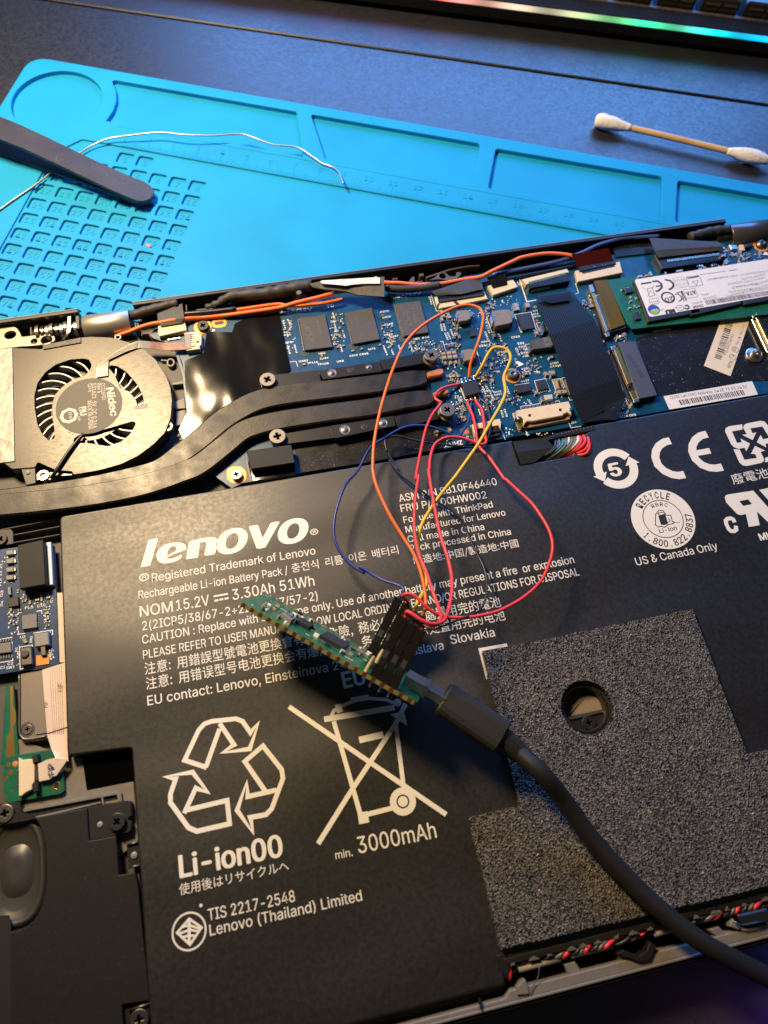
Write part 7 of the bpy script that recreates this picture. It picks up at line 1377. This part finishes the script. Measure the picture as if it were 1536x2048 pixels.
jumper('red wire swinging far right around the explosion warning text', 36.8, 19.4, [('MB1', 746, 1090, 10.6), ('MB1', 760, 1130, 11.6), ('MB1', 790, 1200, 12.6), ('MB1', 812, 1300, 13.6), ('MB1', 825, 1400, 14.4), ('MB1', 850, 1450, 15), ('MB1', 905, 1505, 16), ('MB1', 960, 1580, 17), ('MB1', 1030, 1680, 18), ('T2', 960, 122, 19), ('T2', 1040, 195, 20), ('T2', 1115, 265, 21), ('T2', 1170, 340, 22), ('T2', 1222, 430, 23), ('T2', 1245, 520, 23.5), ('T2', 1230, 620, 24), ('T2', 1172, 745, 24.5), ('T2', 1065, 845, 25), ('T2', 930, 920, 25.5), ('T2', 830, 950, 26), ('T2', 720, 967, 26.5), ('T2', 600, 965, 27), ('T2', 520, 938, 27.5), ('T2', 460, 895, 28), ('T2', 410, 845, 28), ('T2', 360, 822, 28), ('T2', 325, 835, 27)], 'red', r=.47)
jumper('red wire with a kink beside the lower heat pipe end', 44.4, 1.6, [('MB1', 695, 948, 10.4), ('MB1', 660, 958, 11.0), ('MB1', 620, 966, 11.6), ('MB1', 552, 988, 12.8), ('MB1', 508, 1028, 13.4), ('MB1', 500, 1062, 13.6), ('MB1', 530, 1085, 14), ('MB1', 542, 1104, 14.2), ('MB1', 482, 1182, 15.2), ('MB1', 432, 1290, 16), ('MB1', 400, 1420, 17), ('MB1', 372, 1560, 18), ('MB1', 352, 1680, 19), ('T2', 420, 100, 20), ('T2', 400, 250, 22), ('T2', 396, 430, 24), ('T2', 420, 570, 26), ('T2', 470, 690, 28), ('T2', 505, 800, 30), ('T2', 545, 905, 32), ('T2', 560, 965, 36), ('T2', 540, 1005, 39), ('T2', 505, 1020, 40)], 'red', r=.46)
jumper('red wire dropping straight from the small connector to the nearest housing', 39.3, 1.6, [('MB1', 808, 1075, 10.6), ('MB1', 830, 1110, 11.4), ('MB1', 858, 1150, 12.4), ('MB1', 872, 1220, 13.2), ('MB1', 882, 1320, 13.8), ('MB1', 892, 1395, 14), ('MB1', 870, 1416, 14.2), ('MB1', 820, 1408, 14.4), ('MB1', 760, 1384, 14.8), ('MB1', 690, 1364, 15.2), ('MB1', 610, 1360, 15.8), ('MB1', 540, 1382, 16.4), ('MB1', 490, 1430, 17), ('MB1', 462, 1530, 18), ('MB1', 455, 1660, 19), ('T2', 482, 60, 20), ('T2', 500, 180, 22), ('T2', 525, 320, 24), ('T2', 555, 460, 26), ('T2', 600, 600, 28), ('T2', 625, 720, 30), ('T2', 625, 820, 32), ('T2', 605, 920, 35), ('T2', 585, 975, 38), ('T2', 560, 1000, 40), ('T2', 510, 1008, 41.5), ('T2', 440, 985, 42), ('T2', 380, 945, 42), ('T2', 350, 932, 41.5)], 'red', r=.5)
jumper('thin black wire trailing over the battery text, third from the left', 41.9, 1.6, [('MB1', 838, 1062, 10.6), ('MB1', 900, 1120, 11.4), ('MB1', 925, 1260, 12.2), ('MB1', 905, 1380, 12.8), ('MB1', 860, 1425, 13.2), ('MB1', 800, 1438, 13.4), ('MB1', 700, 1432, 13.6), ('MB1', 550, 1416, 13.8), ('MB1', 400, 1394, 14), ('MB1', 300, 1372, 14), ('MB1', 200, 1352, 14), ('MB1', 135, 1362, 14), ('MB1', 115, 1410, 14), ('MB1', 150, 1505, 14), ('MB1', 220, 1620, 14), ('T2', 240, 0, 14), ('T2', 300, 80, 14), ('T2', 400, 160, 14), ('T2', 500, 235, 14), ('T2', 600, 295, 14), ('T2', 660, 345, 14), ('T2', 705, 420, 14), ('T2', 745, 505, 14.5), ('T2', 788, 590, 15), ('T2', 825, 670, 16), ('T2', 840, 755, 17), ('T2', 832, 850, 19), ('T2', 800, 920, 22), ('T2', 735, 958, 26), ('T2', 660, 985, 32), ('T2', 570, 1020, 39), ('T2', 500, 1040, 42)], 'blk', r=.34)
# ================================================================== usb cable
uc = thing('usb_cable', p2w(60, 10.5, 1.5), 'thick black USB cable plugged into the board and running off to the right', 'cable')
mesh('metal_plug', *obox(p2w(52.4, 10.5, 1.4), AX, (0, -3.4, -.9), (5.2, 3.4, 1.0)), 'steel', uc)
m0 = p2w(56.6, 10.5, 1.4); mp = [m0, at('X', (905, 1404), (m0.z)), at('X', (952, 1440), m0.z - .5), at('X', (1003, 1476), m0.z - 1.2)]
def rbox_tube(name, P_, hw, hh, mat, parent, rr=.5):
    vs = []; fs = []; q = []
    for i in range(16):
        a_ = 2 * math.pi * (i + .5) / 16; ca, sa_ = math.cos(a_), math.sin(a_); q.append((math.copysign(abs(ca) ** rr, ca), math.copysign(abs(sa_) ** rr, sa_)))
    for i, p in enumerate(P_):
        t_ = (P_[min(i + 1, len(P_) - 1)] - P_[max(i - 1, 0)]).normalized(); sd = t_.cross(Vector((0, 0, 1))).normalized(); u_ = sd.cross(t_)
        for a_, b_ in q: vs.append(p + sd * a_ * hw[i] + u_ * b_ * hh[i])
    for i in range(len(P_) - 1):
        for k in range(16): fs.append((16 * i + k, 16 * i + (k + 1) % 16, 16 * i + 16 + (k + 1) % 16, 16 * i + 16 + k))
    fs += [tuple(range(15, -1, -1)), tuple(range(16 * len(P_) - 16, 16 * len(P_)))]
    return mesh(name, vs, fs, mat, parent)
d0 = (mp[3] - mp[0]).normalized(); Lb = (mp[3] - mp[0]).length
bodyp = [mp[0], mp[0] + d0 * .5, mp[0] + d0 * (Lb * .5), mp[0] + d0 * (Lb - .5), mp[0] + d0 * Lb]
rbox_tube('plug_body', bodyp, [3.9, 4.3, 4.4, 4.5, 4.1], [2.9, 3.3, 3.4, 3.5, 3.1], 'plug', uc)
e1 = bodyp[-1]; e2 = at('X', (1040, 1506), e1.z - 1.5)
rbox_tube('strain_relief', [e1 - d0 * .5, e1 + (e2 - e1) * .5, e2], [2.9, 2.8, 2.7], [2.6, 2.55, 2.5], 'plug', uc, .8)
cp = [e2 - (e2 - e1) * .2, at('X', (1085, 1548), 24), at('X', (1130, 1604), 20), at('X', (1185, 1680), 17.4), at('X', (1250, 1752), 16.6), at('X', (1325, 1824), 16.6), at('X', (1410, 1888), 16.8), at('X', (1480, 1926), 15.5), at('X', (1560, 1966), 13), at('X', (1700, 2040), 8)]
tube('cord', cp, 2.35, 'cable', uc, 20, 8)
